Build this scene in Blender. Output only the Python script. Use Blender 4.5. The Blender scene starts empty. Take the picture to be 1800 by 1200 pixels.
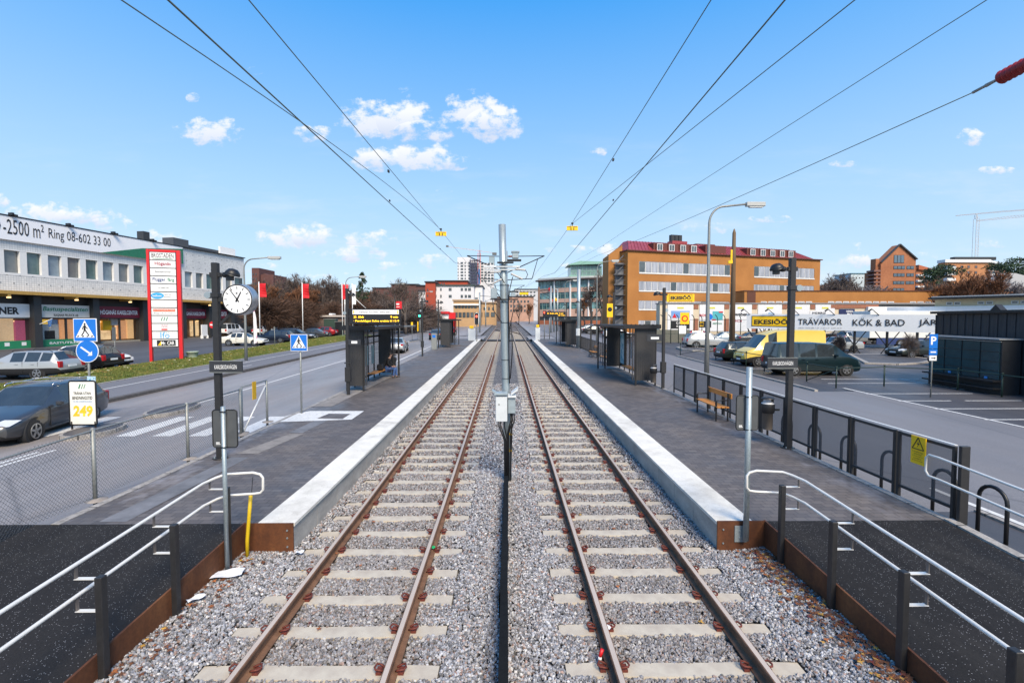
import bpy, bmesh, math, random
import numpy as np
from mathutils import Vector, Matrix
random.seed(7); np.random.seed(7)
R=math.radians; PI=math.pi
SC=bpy.context.scene
# ------------------------------------------------------------------ camera
HC=3.5; FX=840.0
cam=bpy.data.cameras.new('camera'); camo=bpy.data.objects.new('camera',cam); SC.collection.objects.link(camo)
cam.sensor_width=36; cam.lens=36*FX/1800; cam.clip_start=.05; cam.clip_end=5000
camo.location=(0,0,HC)
camo.rotation_euler=(R(90)-math.atan(37/840.),0,-math.atan(10/840.))
SC.camera=camo
# ------------------------------------------------------------------ world, sun, exposure
SUN_EL=R(45); SUN_AZ=R(160)      # azimuth clockwise from +Y
W=bpy.data.worlds.new('World'); SC.world=W; W.use_nodes=True
wt=W.node_tree; wt.nodes.clear()
def wn(t,**k):
    n=wt.nodes.new(t)
    for a,b in k.items(): setattr(n,a,b)
    return n
def wm(op,a,b=None,c=None,clamp=False):
    n=wn('ShaderNodeMath',operation=op,use_clamp=clamp)
    for i,x in enumerate((a,b,c)):
        if x is None: continue
        if isinstance(x,(int,float)): n.inputs[i].default_value=x
        else: wt.links.new(x,n.inputs[i])
    return n.outputs[0]
sky=wn('ShaderNodeTexSky'); sky.sky_type='NISHITA'; sky.sun_disc=False
sky.sun_elevation=SUN_EL; sky.sun_rotation=SUN_AZ; sky.altitude=50; sky.air_density=1.0; sky.dust_density=.6; sky.ozone_density=2.2
hs=wn('ShaderNodeHueSaturation'); hs.inputs['Saturation'].default_value=1.22; hs.inputs['Value'].default_value=1.35
wt.links.new(sky.outputs[0],hs.inputs['Color'])
tc=wn('ShaderNodeTexCoord'); sx=wn('ShaderNodeSeparateXYZ'); wt.links.new(tc.outputs['Generated'],sx.inputs[0])
yy=wm('MAXIMUM',sx.outputs[1],.02)
U=wm('DIVIDE',sx.outputs[0],yy); V=wm('DIVIDE',sx.outputs[2],yy)
CLOUDS=[(384,240,40,19),(672,222,50,28),(718,215,34,30),(757,238,40,12),(840,210,50,27),(872,228,36,20),(735,283,68,17),(655,286,32,16),(802,293,18,8),(555,242,26,11),(520,422,44,16),(556,415,26,17),(655,425,32,13),
 (630,448,46,9),(765,460,24,10),(1700,243,20,10),(110,381,58,15),(175,385,40,12),(215,398,30,8),(290,425,32,14),(15,358,18,9),(1505,437,14,8),(1505,458,24,10),(1622,452,24,7),(1745,430,24,6),(572,452,28,7),
 (1000,475,34,8),(1085,445,28,12),(690,470,40,6),(355,183,9,6),(462,138,12,5),(780,345,14,7),(1355,385,30,5),(1050,270,12,6),(640,490,70,7),(420,470,50,8),(1240,400,30,8),(1000,440,30,6),(1750,300,26,5),(1480,290,20,4)]
acc=None; vacc=None
for (cx,cy,a,b) in CLOUDS:
    u0=(cx-890)/840; v0=(563-cy)/840
    du=wm('MULTIPLY',wm('SUBTRACT',U,u0),840/(a*1.55)); dv=wm('MULTIPLY',wm('SUBTRACT',V,v0),840/(b*1.65))
    m=wm('SUBTRACT',1.0,wm('ADD',wm('MULTIPLY',du,du),wm('MULTIPLY',dv,dv)))
    m=wm('MINIMUM',m,.34 if b<9 else .6 if b<13.5 else 1.0)
    acc=m if acc is None else wm('MAXIMUM',acc,m)
    vv=wm('MULTIPLY',wm('GREATER_THAN',m,0.0),wm('MULTIPLY',dv,1.0))
    vacc=vv if vacc is None else wm('ADD',vacc,vv)
cmb=wn('ShaderNodeCombineXYZ'); wt.links.new(U,cmb.inputs[0]); wt.links.new(wm('MULTIPLY',V,1.4),cmb.inputs[1])
nz=wn('ShaderNodeTexNoise'); nz.inputs['Scale'].default_value=26; nz.inputs['Detail'].default_value=9; nz.inputs['Roughness'].default_value=.62; wt.links.new(cmb.outputs[0],nz.inputs['Vector'])
dens=wm('ADD',wm('MULTIPLY',acc,1.0),wm('MULTIPLY',wm('SUBTRACT',nz.outputs['Fac'],.52),3.4))
mr=wn('ShaderNodeMapRange'); mr.interpolation_type='SMOOTHSTEP'; mr.inputs['From Min'].default_value=.22; mr.inputs['From Max'].default_value=.95; wt.links.new(wm('MULTIPLY',dens,wm('GREATER_THAN',acc,-.6)),mr.inputs['Value'])
front=wm('GREATER_THAN',sx.outputs[1],.03)
cf=wm('MULTIPLY',wm('MULTIPLY',mr.outputs[0],front),.93)
ccol=wn('ShaderNodeMixRGB'); ccol.inputs[1].default_value=(3.3,3.6,4.3,1); ccol.inputs[2].default_value=(4.6,4.65,4.75,1)
wt.links.new(wm('ADD',wm('MULTIPLY',vacc,.7),.62,clamp=True),ccol.inputs[0])
# measured clear-sky gradient by elevation, blended with the physical sky
rp=wn('ShaderNodeValToRGB'); wt.links.new(sx.outputs[2],rp.inputs[0]); el=rp.color_ramp.elements
ST=[(0.,(3.06,3.78,4.41)),(.12,(2.5,3.45,4.45)),(.246,(1.93,3.13,4.5)),(.397,(1.07,2.46,4.5)),(.543,(.33,1.81,4.38)),(1.,(.2,1.25,3.5))]
while len(el)<len(ST): el.new(.5)
for i,(p_,c_) in enumerate(ST): el[i].position=p_; el[i].color=(c_[0]/5,c_[1]/5,c_[2]/5,1)
m5=wn('ShaderNodeMixRGB',blend_type='MULTIPLY'); m5.inputs[0].default_value=1; m5.inputs[2].default_value=(5,5,5,1); wt.links.new(rp.outputs[0],m5.inputs[1])
hm=wn('ShaderNodeMixRGB'); hm.inputs[0].default_value=.92; wt.links.new(hs.outputs[0],hm.inputs[1]); wt.links.new(m5.outputs[0],hm.inputs[2])
cb2=wn('ShaderNodeCombineXYZ'); wt.links.new(wm('MULTIPLY',U,1.3),cb2.inputs[0]); wt.links.new(wm('MULTIPLY',V,6.0),cb2.inputs[1])
n2=wn('ShaderNodeTexNoise'); n2.inputs['Scale'].default_value=2.6; n2.inputs['Detail'].default_value=8; n2.inputs['Roughness'].default_value=.6; wt.links.new(cb2.outputs[0],n2.inputs['Vector'])
w2=wn('ShaderNodeMapRange'); w2.interpolation_type='SMOOTHSTEP'; w2.inputs['From Min'].default_value=.48; w2.inputs['From Max'].default_value=.75; w2.inputs['To Max'].default_value=.42; wt.links.new(n2.outputs['Fac'],w2.inputs['Value'])
lowv=wn('ShaderNodeMapRange'); lowv.inputs['From Min'].default_value=.42; lowv.inputs['From Max'].default_value=.10; wt.links.new(V,lowv.inputs['Value'])
wm_=wn('ShaderNodeMixRGB'); wm_.inputs[2].default_value=(4.2,4.3,4.6,1); wt.links.new(wm('MULTIPLY',w2.outputs[0],lowv.outputs[0]),wm_.inputs[0]); wt.links.new(hm.outputs[0],wm_.inputs[1])
mx=wn('ShaderNodeMixRGB'); wt.links.new(cf,mx.inputs[0]); wt.links.new(wm_.outputs[0],mx.inputs[1]); wt.links.new(ccol.outputs[0],mx.inputs[2])
bg=wn('ShaderNodeBackground'); bg.inputs['Strength'].default_value=.115; wt.links.new(mx.outputs[0],bg.inputs['Color'])
wo=wn('ShaderNodeOutputWorld'); wt.links.new(bg.outputs[0],wo.inputs[0])
sl=bpy.data.lights.new('sun','SUN'); sl.energy=2.9; sl.angle=R(26); sl.color=(1,.86,.66)
so=bpy.data.objects.new('sun',sl); SC.collection.objects.link(so)
sd=Vector((math.sin(SUN_AZ)*math.cos(SUN_EL),math.cos(SUN_AZ)*math.cos(SUN_EL),math.sin(SUN_EL)))
so.rotation_euler=sd.to_track_quat('Z','Y').to_euler()
SC.view_settings.view_transform='Standard'; SC.view_settings.look='None'; SC.view_settings.exposure=0.95; SC.view_settings.gamma=1.0
# ------------------------------------------------------------------ terrain profile and survey helpers
def T(Y):
    if Y<9: return 0.
    if Y<20.7: return .0103*(Y-9)
    return min(.1205+.0153*(Y-20.7),3.2)
_p=math.atan(37/840.); _w=math.atan(10/840.)
def ray(px,py):
    x,y,z=(px-900)/FX,1.,(600-py)/FX
    y,z=y*math.cos(_p)+z*math.sin(_p),-y*math.sin(_p)+z*math.cos(_p)
    x,y=x*math.cos(_w)+y*math.sin(_w),-x*math.sin(_w)+y*math.cos(_w)
    return x/y,z/y
def Q(px,py,Y):
    a,b=ray(px,py); return (a*Y,Y,HC+b*Y)
def P(px,py,dz=0.):
    a,b=ray(px,py); Y=1.
    f=lambda y:HC+b*y-T(y)-dz
    while Y<900 and f(Y)>0: Y*=1.01
    lo,hi=Y/1.01,Y
    for _ in range(30):
        m=(lo+hi)/2
        if f(m)>0: lo=m
        else: hi=m
    return (a*lo,lo,T(lo)+dz)
def G(x,Y,dz=0.): return (x,Y,T(Y)+dz)
# ------------------------------------------------------------------ materials
MATS={}
def mat(name,col,rough=.6,metal=0.,var=.12,scale=6.,bump=0.,bscale=None,emit=0.,spec=None,col2=None,coat=0.,alpha=1.,detail=6.,thr=None,stretch=None):
    if name in MATS: return MATS[name]
    m=bpy.data.materials.new(name); m.use_nodes=True; nt=m.node_tree; b=nt.nodes['Principled BSDF']; MATS[name]=m
    b.inputs['Roughness'].default_value=rough; b.inputs['Metallic'].default_value=metal
    if spec is not None: b.inputs['Specular IOR Level'].default_value=spec
    if coat: b.inputs['Coat Weight'].default_value=coat; b.inputs['Coat Roughness'].default_value=.08
    if alpha<1: b.inputs['Alpha'].default_value=alpha
    c=(*col,1)
    if var or col2:
        t=nt.nodes.new('ShaderNodeTexCoord'); n=nt.nodes.new('ShaderNodeTexNoise'); n.inputs['Scale'].default_value=scale; n.inputs['Detail'].default_value=detail; n.inputs['Roughness'].default_value=.65
        src=t.outputs['Object']
        if stretch:
            mp=nt.nodes.new('ShaderNodeMapping'); mp.inputs['Scale'].default_value=stretch; nt.links.new(src,mp.inputs[0]); src=mp.outputs[0]
        nt.links.new(src,n.inputs['Vector'])
        r=nt.nodes.new('ShaderNodeMapRange'); lo,hi=thr or (.3,.7)
        r.inputs['From Min'].default_value=lo; r.inputs['From Max'].default_value=hi; nt.links.new(n.outputs['Fac'],r.inputs['Value'])
        x=nt.nodes.new('ShaderNodeMixRGB'); nt.links.new(r.outputs[0],x.inputs[0])
        if col2: x.inputs[1].default_value=c; x.inputs[2].default_value=(*col2,1)
        else:
            x.inputs[1].default_value=tuple(v*(1-var) for v in col)+(1,); x.inputs[2].default_value=tuple(min(1,v*(1+var)) for v in col)+(1,)
        nt.links.new(x.outputs[0],b.inputs['Base Color'])
        if bump:
            n2=n
            if bscale:
                n2=nt.nodes.new('ShaderNodeTexNoise'); n2.inputs['Scale'].default_value=bscale; n2.inputs['Detail'].default_value=4; nt.links.new(src,n2.inputs['Vector'])
            bp=nt.nodes.new('ShaderNodeBump'); bp.inputs['Strength'].default_value=bump; bp.inputs['Distance'].default_value=.02
            nt.links.new(n2.outputs['Fac'],bp.inputs['Height']); nt.links.new(bp.outputs[0],b.inputs['Normal'])
    else: b.inputs['Base Color'].default_value=c
    if emit: b.inputs['Emission Color'].default_value=c; b.inputs['Emission Strength'].default_value=emit
    return m
def glassy(name,col=(.02,.025,.03),rough=.08): return mat(name,col,rough,0,var=.25,scale=2.,spec=.9)
# ------------------------------------------------------------------ mesh builder
class MB:
    def __init__(s,m=None): s.v=[];s.f=[];s.mi=[];s.ms=[];s.c=0;s.sm=[];s.smooth=False
    def use(s,m):
        if m not in s.ms: s.ms.append(m)
        s.c=s.ms.index(m); return s
    def face(s,*pts):
        i=len(s.v); s.v+= [tuple(p) for p in pts]; s.f.append(tuple(range(i,i+len(pts)))); s.mi.append(s.c); s.sm.append(s.smooth); return s
    def raw(s,vs,fs):
        i=len(s.v); s.v+=[tuple(p) for p in vs]
        for f in fs: s.f.append(tuple(i+k for k in f)); s.mi.append(s.c); s.sm.append(s.smooth)
        return s
    def box(s,x0,x1,y0,y1,z0,z1):
        return s.raw([(x0,y0,z0),(x1,y0,z0),(x1,y1,z0),(x0,y1,z0),(x0,y0,z1),(x1,y0,z1),(x1,y1,z1),(x0,y1,z1)],[(0,3,2,1),(4,5,6,7),(0,1,5,4),(1,2,6,5),(2,3,7,6),(3,0,4,7)])
    def bbox(s,x0,x1,y0,y1,z0,z1,b=.01):      # box with chamfered edges
        bm=bmesh.new(); bmesh.ops.create_cube(bm,size=1)
        for v in bm.verts: v.co=Vector(((x0+x1)/2+v.co.x*(x1-x0),(y0+y1)/2+v.co.y*(y1-y0),(z0+z1)/2+v.co.z*(z1-z0)))
        bmesh.ops.bevel(bm,geom=list(bm.edges),offset=b,segments=1,affect='EDGES')
        bm.verts.index_update(); s.raw([v.co[:] for v in bm.verts],[[v.index for v in f.verts] for f in bm.faces]); bm.free(); return s
    def obox(s,a,b,w,h,up=(0,0,1)):           # bar of w x h from a to b
        a=Vector(a);b=Vector(b);d=(b-a).normalized();u=Vector(up)
        if abs(d.dot(u))>.99: u=Vector((0,1,0))
        r=d.cross(u).normalized()*w/2; u=r.cross(d).normalized()*h/2
        vs=[a-r-u,a+r-u,a+r+u,a-r+u,b-r-u,b+r-u,b+r+u,b-r+u]
        return s.raw(vs,[(0,1,2,3),(4,7,6,5),(0,4,5,1),(1,5,6,2),(2,6,7,3),(3,7,4,0)])
    def cyl(s,a,b,r0,r1=None,n=10,cap=True):
        r1=r0 if r1 is None else r1
        a=Vector(a);b=Vector(b);d=(b-a).normalized(); u=Vector((0,0,1)) if abs(d.z)<.9 else Vector((1,0,0))
        x=d.cross(u).normalized(); y=d.cross(x)
        vs=[];fs=[]
        for k in range(n):
            t=2*PI*k/n; o=x*math.cos(t)+y*math.sin(t); vs+=[a+o*r0,b+o*r1]
        i=len(s.v); s.v+=[tuple(p) for p in vs]
        for k in range(n):
            j=(k+1)%n; s.f.append((i+2*k,i+2*k+1,i+2*j+1,i+2*j)); s.mi.append(s.c); s.sm.append(n>6)
        if cap:
            s.f.append(tuple(i+2*k for k in range(n))); s.mi.append(s.c); s.sm.append(False)
            s.f.append(tuple(i+2*k+1 for k in range(n-1,-1,-1))); s.mi.append(s.c); s.sm.append(False)
        return s
    def tube(s,pts,r,n=6,closed=False):
        pts=[Vector(p) for p in pts]; N=len(pts); rr=r if isinstance(r,(list,tuple)) else [r]*N
        i=len(s.v); x=None
        for k,p in enumerate(pts):
            if closed: d=(pts[(k+1)%N]-pts[k-1])
            else: d=pts[min(k+1,N-1)]-pts[max(k-1,0)]
            d.normalize()
            if x is None:
                u=Vector((0,0,1)) if abs(d.z)<.9 else Vector((1,0,0)); x=d.cross(u).normalized()
            else: x=(x-d*x.dot(d)).normalized()
            y=d.cross(x)
            for j in range(n):
                t=2*PI*j/n+PI/n; s.v.append(tuple(p+(x*math.cos(t)+y*math.sin(t))*rr[k]))
        for k in range(N if closed else N-1):
            for j in range(n):
                a=i+k*n; b=i+((k+1)%N)*n; s.f.append((a+j,b+j,b+(j+1)%n,a+(j+1)%n)); s.mi.append(s.c); s.sm.append(n>4)
        if not closed:
            s.f.append(tuple(i+j for j in range(n))); s.f.append(tuple(i+(N-1)*n+j for j in range(n-1,-1,-1))); s.mi+=[s.c]*2; s.sm+=[False]*2
        return s
    def prism(s,poly,axis,a,b):                # 2D polygon extruded on an axis ('x','y','z') from a to b
        def q(p,t): return {'x':(t,p[0],p[1]),'y':(p[0],t,p[1]),'z':(p[0],p[1],t)}[axis]
        n=len(poly); i=len(s.v); s.v+=[q(p,a) for p in poly]+[q(p,b) for p in poly]
        s.f.append(tuple(range(i+n-1,i-1,-1))); s.f.append(tuple(range(i+n,i+2*n)))
        for k in range(n): s.f.append((i+k,i+(k+1)%n,i+n+(k+1)%n,i+n+k))
        s.mi+=[s.c]*(n+2); s.sm+=[False]*(n+2); return s
    def lathe(s,c,prof,n=16,ax=(0,0,1)):       # profile of (radius, height)
        c=Vector(c); d=Vector(ax).normalized(); u=Vector((0,0,1)) if abs(d.z)<.9 else Vector((1,0,0)); x=d.cross(u).normalized(); y=d.cross(x)
        i=len(s.v); N=len(prof)
        for (r,h) in prof:
            for j in range(n):
                t=2*PI*j/n; s.v.append(tuple(c+d*h+(x*math.cos(t)+y*math.sin(t))*r))
        for k in range(N-1):
            for j in range(n):
                a=i+k*n;b=a+n; s.f.append((a+j,b+j,b+(j+1)%n,a+(j+1)%n)); s.mi.append(s.c); s.sm.append(True)
        for st,rev in ((i,True),(i+(N-1)*n,False)):
            q=list(range(st,st+n)); s.f.append(tuple(q if not rev else q[::-1])); s.mi.append(s.c); s.sm.append(False)
        return s
    def build(s,name,parent=None,world=False,off=(0,0,0)):
        me=bpy.data.meshes.new(name)
        v=s.v
        if world and parent is not None:
            mi=Matrix.LocRotScale(parent.location,parent.rotation_euler,None).inverted(); pp=parent.parent
            if pp is not None: mi=(Matrix.LocRotScale(pp.location,pp.rotation_euler,None)@Matrix.LocRotScale(parent.location,parent.rotation_euler,None)).inverted()
            v=[tuple(mi@Vector(p)) for p in v]
        elif world or off!=(0,0,0):
            v=[(p[0]-off[0],p[1]-off[1],p[2]-off[2]) for p in v]
        me.from_pydata(v,[],s.f)
        for m in s.ms: me.materials.append(m)
        me.polygons.foreach_set('material_index',s.mi); me.polygons.foreach_set('use_smooth',s.sm)
        me.update()
        o=bpy.data.objects.new(name,me); SC.collection.objects.link(o)
        if parent is not None: o.parent=parent
        elif off!=(0,0,0): o.location=off
        return o
def mb(m): return MB().use(m)
def tag(o,label,cat,group=None,kind=None):
    if label: o['label']=label
    if cat: o['category']=cat
    if group: o['group']=group
    if kind: o['kind']=kind
    return o
def thing(name,label,cat,loc=(0,0,0),rz=0.,group=None):
    o=bpy.data.objects.new(name,None); SC.collection.objects.link(o); o.location=loc; o.rotation_euler=(0,0,rz); o.empty_display_size=.2
    return tag(o,label,cat,group)
def struct(b,name): return tag(b.build(name),None,None,kind='structure')
def copy_tree(o,parent=None):
    c=o.copy(); SC.collection.objects.link(c); c.parent=parent
    for ch in list(o.children): copy_tree(ch,c)
    return c
def text(s,h,m,parent,origin,right=(1,0,0),up=(0,0,1),width=None,bold=0.,name='lettering',align='C',sub=None,ext=.004,shear=0.):
    cu=bpy.data.curves.new('t','FONT'); cu.body=s; cu.size=1; cu.offset=bold; cu.resolution_u=2; cu.align_x='LEFT'; cu.shear=shear; cu.space_line=.9
    to=bpy.data.objects.new('t',cu); SC.collection.objects.link(to); dg=bpy.context.evaluated_depsgraph_get(); dg.update()
    me=bpy.data.meshes.new_from_object(to.evaluated_get(dg)); bpy.data.objects.remove(to); bpy.data.curves.remove(cu)
    n=len(me.vertices)
    if n==0: return None
    co=np.empty(n*3); me.vertices.foreach_get('co',co); co=co.reshape(-1,3)
    mn=co.min(0); mxx=co.max(0); sy=h/max(1e-6,(mxx[1]-mn[1])); sxx=sy if width is None else width/(mxx[0]-mn[0])
    X=(co[:,0]-mn[0])*sxx; Yv=(co[:,1]-mn[1])*sy
    tw=(mxx[0]-mn[0])*sxx
    if align=='C': X-=tw/2; Yv-=h/2
    if align=='L': Yv-=h/2
    r=np.array(right,float); r/=np.linalg.norm(r); u=np.array(up,float); u/=np.linalg.norm(u); nn=np.cross(r,u)
    out=np.array(origin)[None,:]+X[:,None]*r+Yv[:,None]*u+ext*nn
    me.vertices.foreach_set('co',out.reshape(-1)); me.materials.clear(); me.materials.append(m); me.update()
    me.name=name; o=bpy.data.objects.new(name,me); SC.collection.objects.link(o); o.parent=parent
    return o
# palette
BLACK=mat('black_paint',(.012,.012,.014),.45,var=.2)
ANTH=mat('anthracite_steel',(.021,.0205,.022),.5,var=.18,scale=14)
GALV=mat('galvanised_steel',(.30,.36,.38),.45,.55,col2=(.42,.47,.49),scale=38,detail=3)
GALV2=mat('galvanised_dull',(.27,.28,.27),.55,.4,var=.22,scale=20)
INOX=mat('white_handrail',(.72,.70,.66),.35,.1,var=.06)
WHITE=mat('white_paint',(.78,.78,.78),.5,var=.05)
RED=mat('red_paint',(.62,.015,.02),.4,var=.06)
YEL=mat('yellow_paint',(.90,.54,.004),.5,var=.06)
BLUE=mat('blue_sign',(.01,.16,.60),.4,var=.05)
DK=mat('dark_void',(.008,.008,.009),.8,var=.2)
# ------------------------------------------------------------------ ground materials
def nmat(name,rough,build,spec=.5):
    m=bpy.data.materials.new(name); m.use_nodes=True; nt=m.node_tree; b=nt.nodes['Principled BSDF']; MATS[name]=m
    b.inputs['Roughness'].default_value=rough; b.inputs['Specular IOR Level'].default_value=spec
    L=nt.links
    def N(t,**k):
        n=nt.nodes.new(t)
        for a,v in k.items():
            if a in n.inputs.keys(): n.inputs[a].default_value=v
            else: setattr(n,a,v)
        return n
    t=N('ShaderNodeTexCoord')
    build(N,L,t.outputs['Object'],b,nt); return m
def rgb(*c): return (*c,1)
def noise(N,L,src,scale,detail=6,rough=.6,stretch=None):
    if stretch:
        mp=N('ShaderNodeMapping'); mp.inputs['Scale'].default_value=stretch; L.new(src,mp.inputs[0]); src=mp.outputs[0]
    n=N('ShaderNodeTexNoise'); n.inputs['Scale'].default_value=scale; n.inputs['Detail'].default_value=detail; n.inputs['Roughness'].default_value=rough; L.new(src,n.inputs['Vector']); return n.outputs['Fac']
def ramp(N,L,f,stops):
    r=N('ShaderNodeValToRGB'); e=r.color_ramp.elements
    while len(e)<len(stops): e.new(.5)
    for i,(p,c) in enumerate(stops): e[i].position=p; e[i].color=rgb(*c) if isinstance(c,tuple) else (c,c,c,1)
    L.new(f,r.inputs[0]); return r.outputs[0]
def mixc(N,L,f,a,b,mode='MIX'):
    x=N('ShaderNodeMixRGB'); x.blend_type=mode
    for i,v in ((0,f),(1,a),(2,b)):
        if isinstance(v,(int,float)): x.inputs[i].default_value=v
        elif isinstance(v,tuple): x.inputs[i].default_value=rgb(*v)
        else: L.new(v,x.inputs[i])
    return x.outputs[0]
def bumpn(N,L,b,h,s=.3,d=.01):
    x=N('ShaderNodeBump'); x.inputs['Strength'].default_value=s; x.inputs['Distance'].default_value=d; L.new(h,x.inputs['Height']); L.new(x.outputs[0],b.inputs['Normal'])
def asphalt(name,base,speck=.0,wet=.0,rough=.75,patch=.25,spec=.5):
    def f(N,L,s,b,nt):
        big=noise(N,L,s,.5,6,.65,(1,.09,1)); fine=noise(N,L,s,55,3,.7)
        c=ramp(N,L,big,[(.3,tuple(v*(1-patch) for v in base)),(.7,tuple(v*(1+patch) for v in base))])
        c=mixc(N,L,.5,c,ramp(N,L,fine,[(.35,(.25,.25,.26)),(.5,(.5,.5,.5)),(.75,(.85,.84,.82))]),'OVERLAY')
        cr=N('ShaderNodeTexVoronoi'); cr.feature='DISTANCE_TO_EDGE'; cr.inputs['Scale'].default_value=.16; L.new(s,cr.inputs['Vector'])
        mp=N('ShaderNodeMapping'); mp.inputs['Scale'].default_value=(1,.4,1); L.new(s,mp.inputs[0]); L.new(mp.outputs[0],cr.inputs['Vector'])
        c=mixc(N,L,ramp(N,L,cr.outputs['Distance'],[(.0,.55),(.006,0.)]),c,tuple(v*.45 for v in base))
        if speck:
            v=N('ShaderNodeTexVoronoi'); v.inputs['Scale'].default_value=62; L.new(s,v.inputs['Vector'])
            w=N('ShaderNodeTexWhiteNoise'); L.new(v.outputs['Color'],w.inputs['Vector'])
            a=N('ShaderNodeMath',operation='LESS_THAN'); L.new(v.outputs['Distance'],a.inputs[0]); a.inputs[1].default_value=.24
            g=N('ShaderNodeMath',operation='GREATER_THAN'); L.new(w.outputs['Value'],g.inputs[0]); g.inputs[1].default_value=1-speck
            q=N('ShaderNodeMath',operation='MULTIPLY'); L.new(a.outputs[0],q.inputs[0]); L.new(g.outputs[0],q.inputs[1])
            c=mixc(N,L,q.outputs[0],c,(.30,.30,.31)); dd=noise(N,L,s,1.3,7,.7,(1,.5,1)); c=mixc(N,L,ramp(N,L,dd,[(.5,0.),(.75,.35)]),c,(.06,.055,.05))
        L.new(c,b.inputs['Base Color'])
        if wet:
            wn_=noise(N,L,s,.5,5,.6,(1,.18,1)); L.new(ramp(N,L,wn_,[(.35,rough-wet),(.65,rough)]),b.inputs['Roughness'])
        bumpn(N,L,b,fine,.35,.006)
    return nmat(name,rough,f,spec)
ROAD=asphalt('road_asphalt',(.25,.225,.215),wet=.3,rough=.62)
ROADR=asphalt('road_asphalt_pale',(.185,.175,.178),wet=.15,rough=.7,patch=.12)
LOT=asphalt('parking_asphalt',(.072,.068,.072),wet=.2,rough=.66,patch=.3)
PATH=asphalt('path_asphalt',(.16,.155,.165),rough=.75,patch=.12)
RAMP=asphalt('fresh_asphalt',(.019,.0175,.0175),speck=.2,rough=.85,patch=.3,spec=.22)
def paver(name,side):
    def f(N,L,s,b,nt):
        br=N('ShaderNodeTexBrick'); br.offset=.5; br.inputs['Scale'].default_value=1.0
        br.inputs['Brick Width'].default_value=.21; br.inputs['Row Height'].default_value=.14; br.inputs['Mortar Size'].default_value=.006; br.inputs['Mortar Smooth'].default_value=.3
        br.inputs['Color1'].default_value=rgb(.098,.084,.079); br.inputs['Color2'].default_value=rgb(.148,.128,.117); br.inputs['Mortar'].default_value=rgb(.042,.037,.036)
        L.new(s,br.inputs['Vector'])
        big=noise(N,L,s,.55,6,.65); c=mixc(N,L,.55,br.outputs['Color'],ramp(N,L,big,[(.3,(.36,.36,.37)),(.7,(.64,.63,.62))]),'OVERLAY')
        fine=noise(N,L,s,70,3,.7); c=mixc(N,L,.4,c,ramp(N,L,fine,[(.3,(.3,.3,.3)),(.75,(.75,.75,.75))]),'OVERLAY')
        # pale salt and grit washed out along the outer edge of the platform
        sp=N('ShaderNodeSeparateXYZ'); L.new(s,sp.inputs[0])
        e=N('ShaderNodeMapRange'); e.inputs['From Min'].default_value=6.0 if side>0 else -6.0; e.inputs['From Max'].default_value=6.9*side; L.new(sp.outputs[0],e.inputs['Value'])
        st=noise(N,L,s,1.5,7,.62,(1.6,.8,1)); q=N('ShaderNodeMath',operation='MULTIPLY'); L.new(e.outputs[0],q.inputs[0]); L.new(ramp(N,L,st,[(.5,0.),(.68,.75)]),q.inputs[1])
        c=mixc(N,L,q.outputs[0],c,(.30,.29,.31))
        v=N('ShaderNodeTexVoronoi'); v.inputs['Scale'].default_value=9; L.new(s,v.inputs['Vector'])
        c=mixc(N,L,ramp(N,L,v.outputs['Distance'],[(.03,.7),(.06,0.)]),c,(.3,.3,.3))
        L.new(c,b.inputs['Base Color']); L.new(ramp(N,L,big,[(.35,.42),(.65,.8)]),b.inputs['Roughness']); bumpn(N,L,b,br.outputs['Fac'],-.4,.006)
    return nmat(name,.7,f)
PAVL=paver('grey_pavers_left',-1); PAVR=paver('grey_pavers_right',1)
def _edge(N,L,s,b,nt):
    n=noise(N,L,s,2.2,8,.7); c=ramp(N,L,n,[(.3,(.62,.585,.51)),(.7,(.80,.76,.69))])
    f=noise(N,L,s,26,5,.75); c=mixc(N,L,ramp(N,L,f,[(.60,0.),(.72,.8)]),c,(.16,.14,.12)); g_=noise(N,L,s,.9,7,.7); c=mixc(N,L,ramp(N,L,g_,[(.5,0.),(.72,.55)]),c,(.30,.27,.23)); L.new(c,b.inputs['Base Color']); bumpn(N,L,b,f,.2,.004)
EDGE=nmat('pale_edge_stone',.8,_edge)
def _conc(N,L,s,b,nt):
    n=noise(N,L,s,1.6,8,.65,(1,1,2.5)); c=ramp(N,L,n,[(.3,(.30,.275,.25)),(.7,(.47,.44,.395))]); f=noise(N,L,s,40,4,.7)
    c=mixc(N,L,.35,c,ramp(N,L,f,[(.3,(.3,.3,.3)),(.7,(.7,.7,.7))]),'OVERLAY'); L.new(c,b.inputs['Base Color']); bumpn(N,L,b,f,.25,.004)
CONC=nmat('platform_concrete',.85,_conc)
def _rust(N,L,s,b,nt):
    n=noise(N,L,s,1.8,8,.65,(1,1,.6)); c=ramp(N,L,n,[(.3,(.045,.014,.006)),(.52,(.11,.036,.011)),(.75,(.19,.072,.022))])
    f=noise(N,L,s,22,6,.7); c=mixc(N,L,.5,c,ramp(N,L,f,[(.3,(.28,.28,.28)),(.7,(.72,.7,.68))]),'OVERLAY'); L.new(c,b.inputs['Base Color']); bumpn(N,L,b,f,.3,.003)
RUST=nmat('rusted_steel_plate',.8,_rust)
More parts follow.
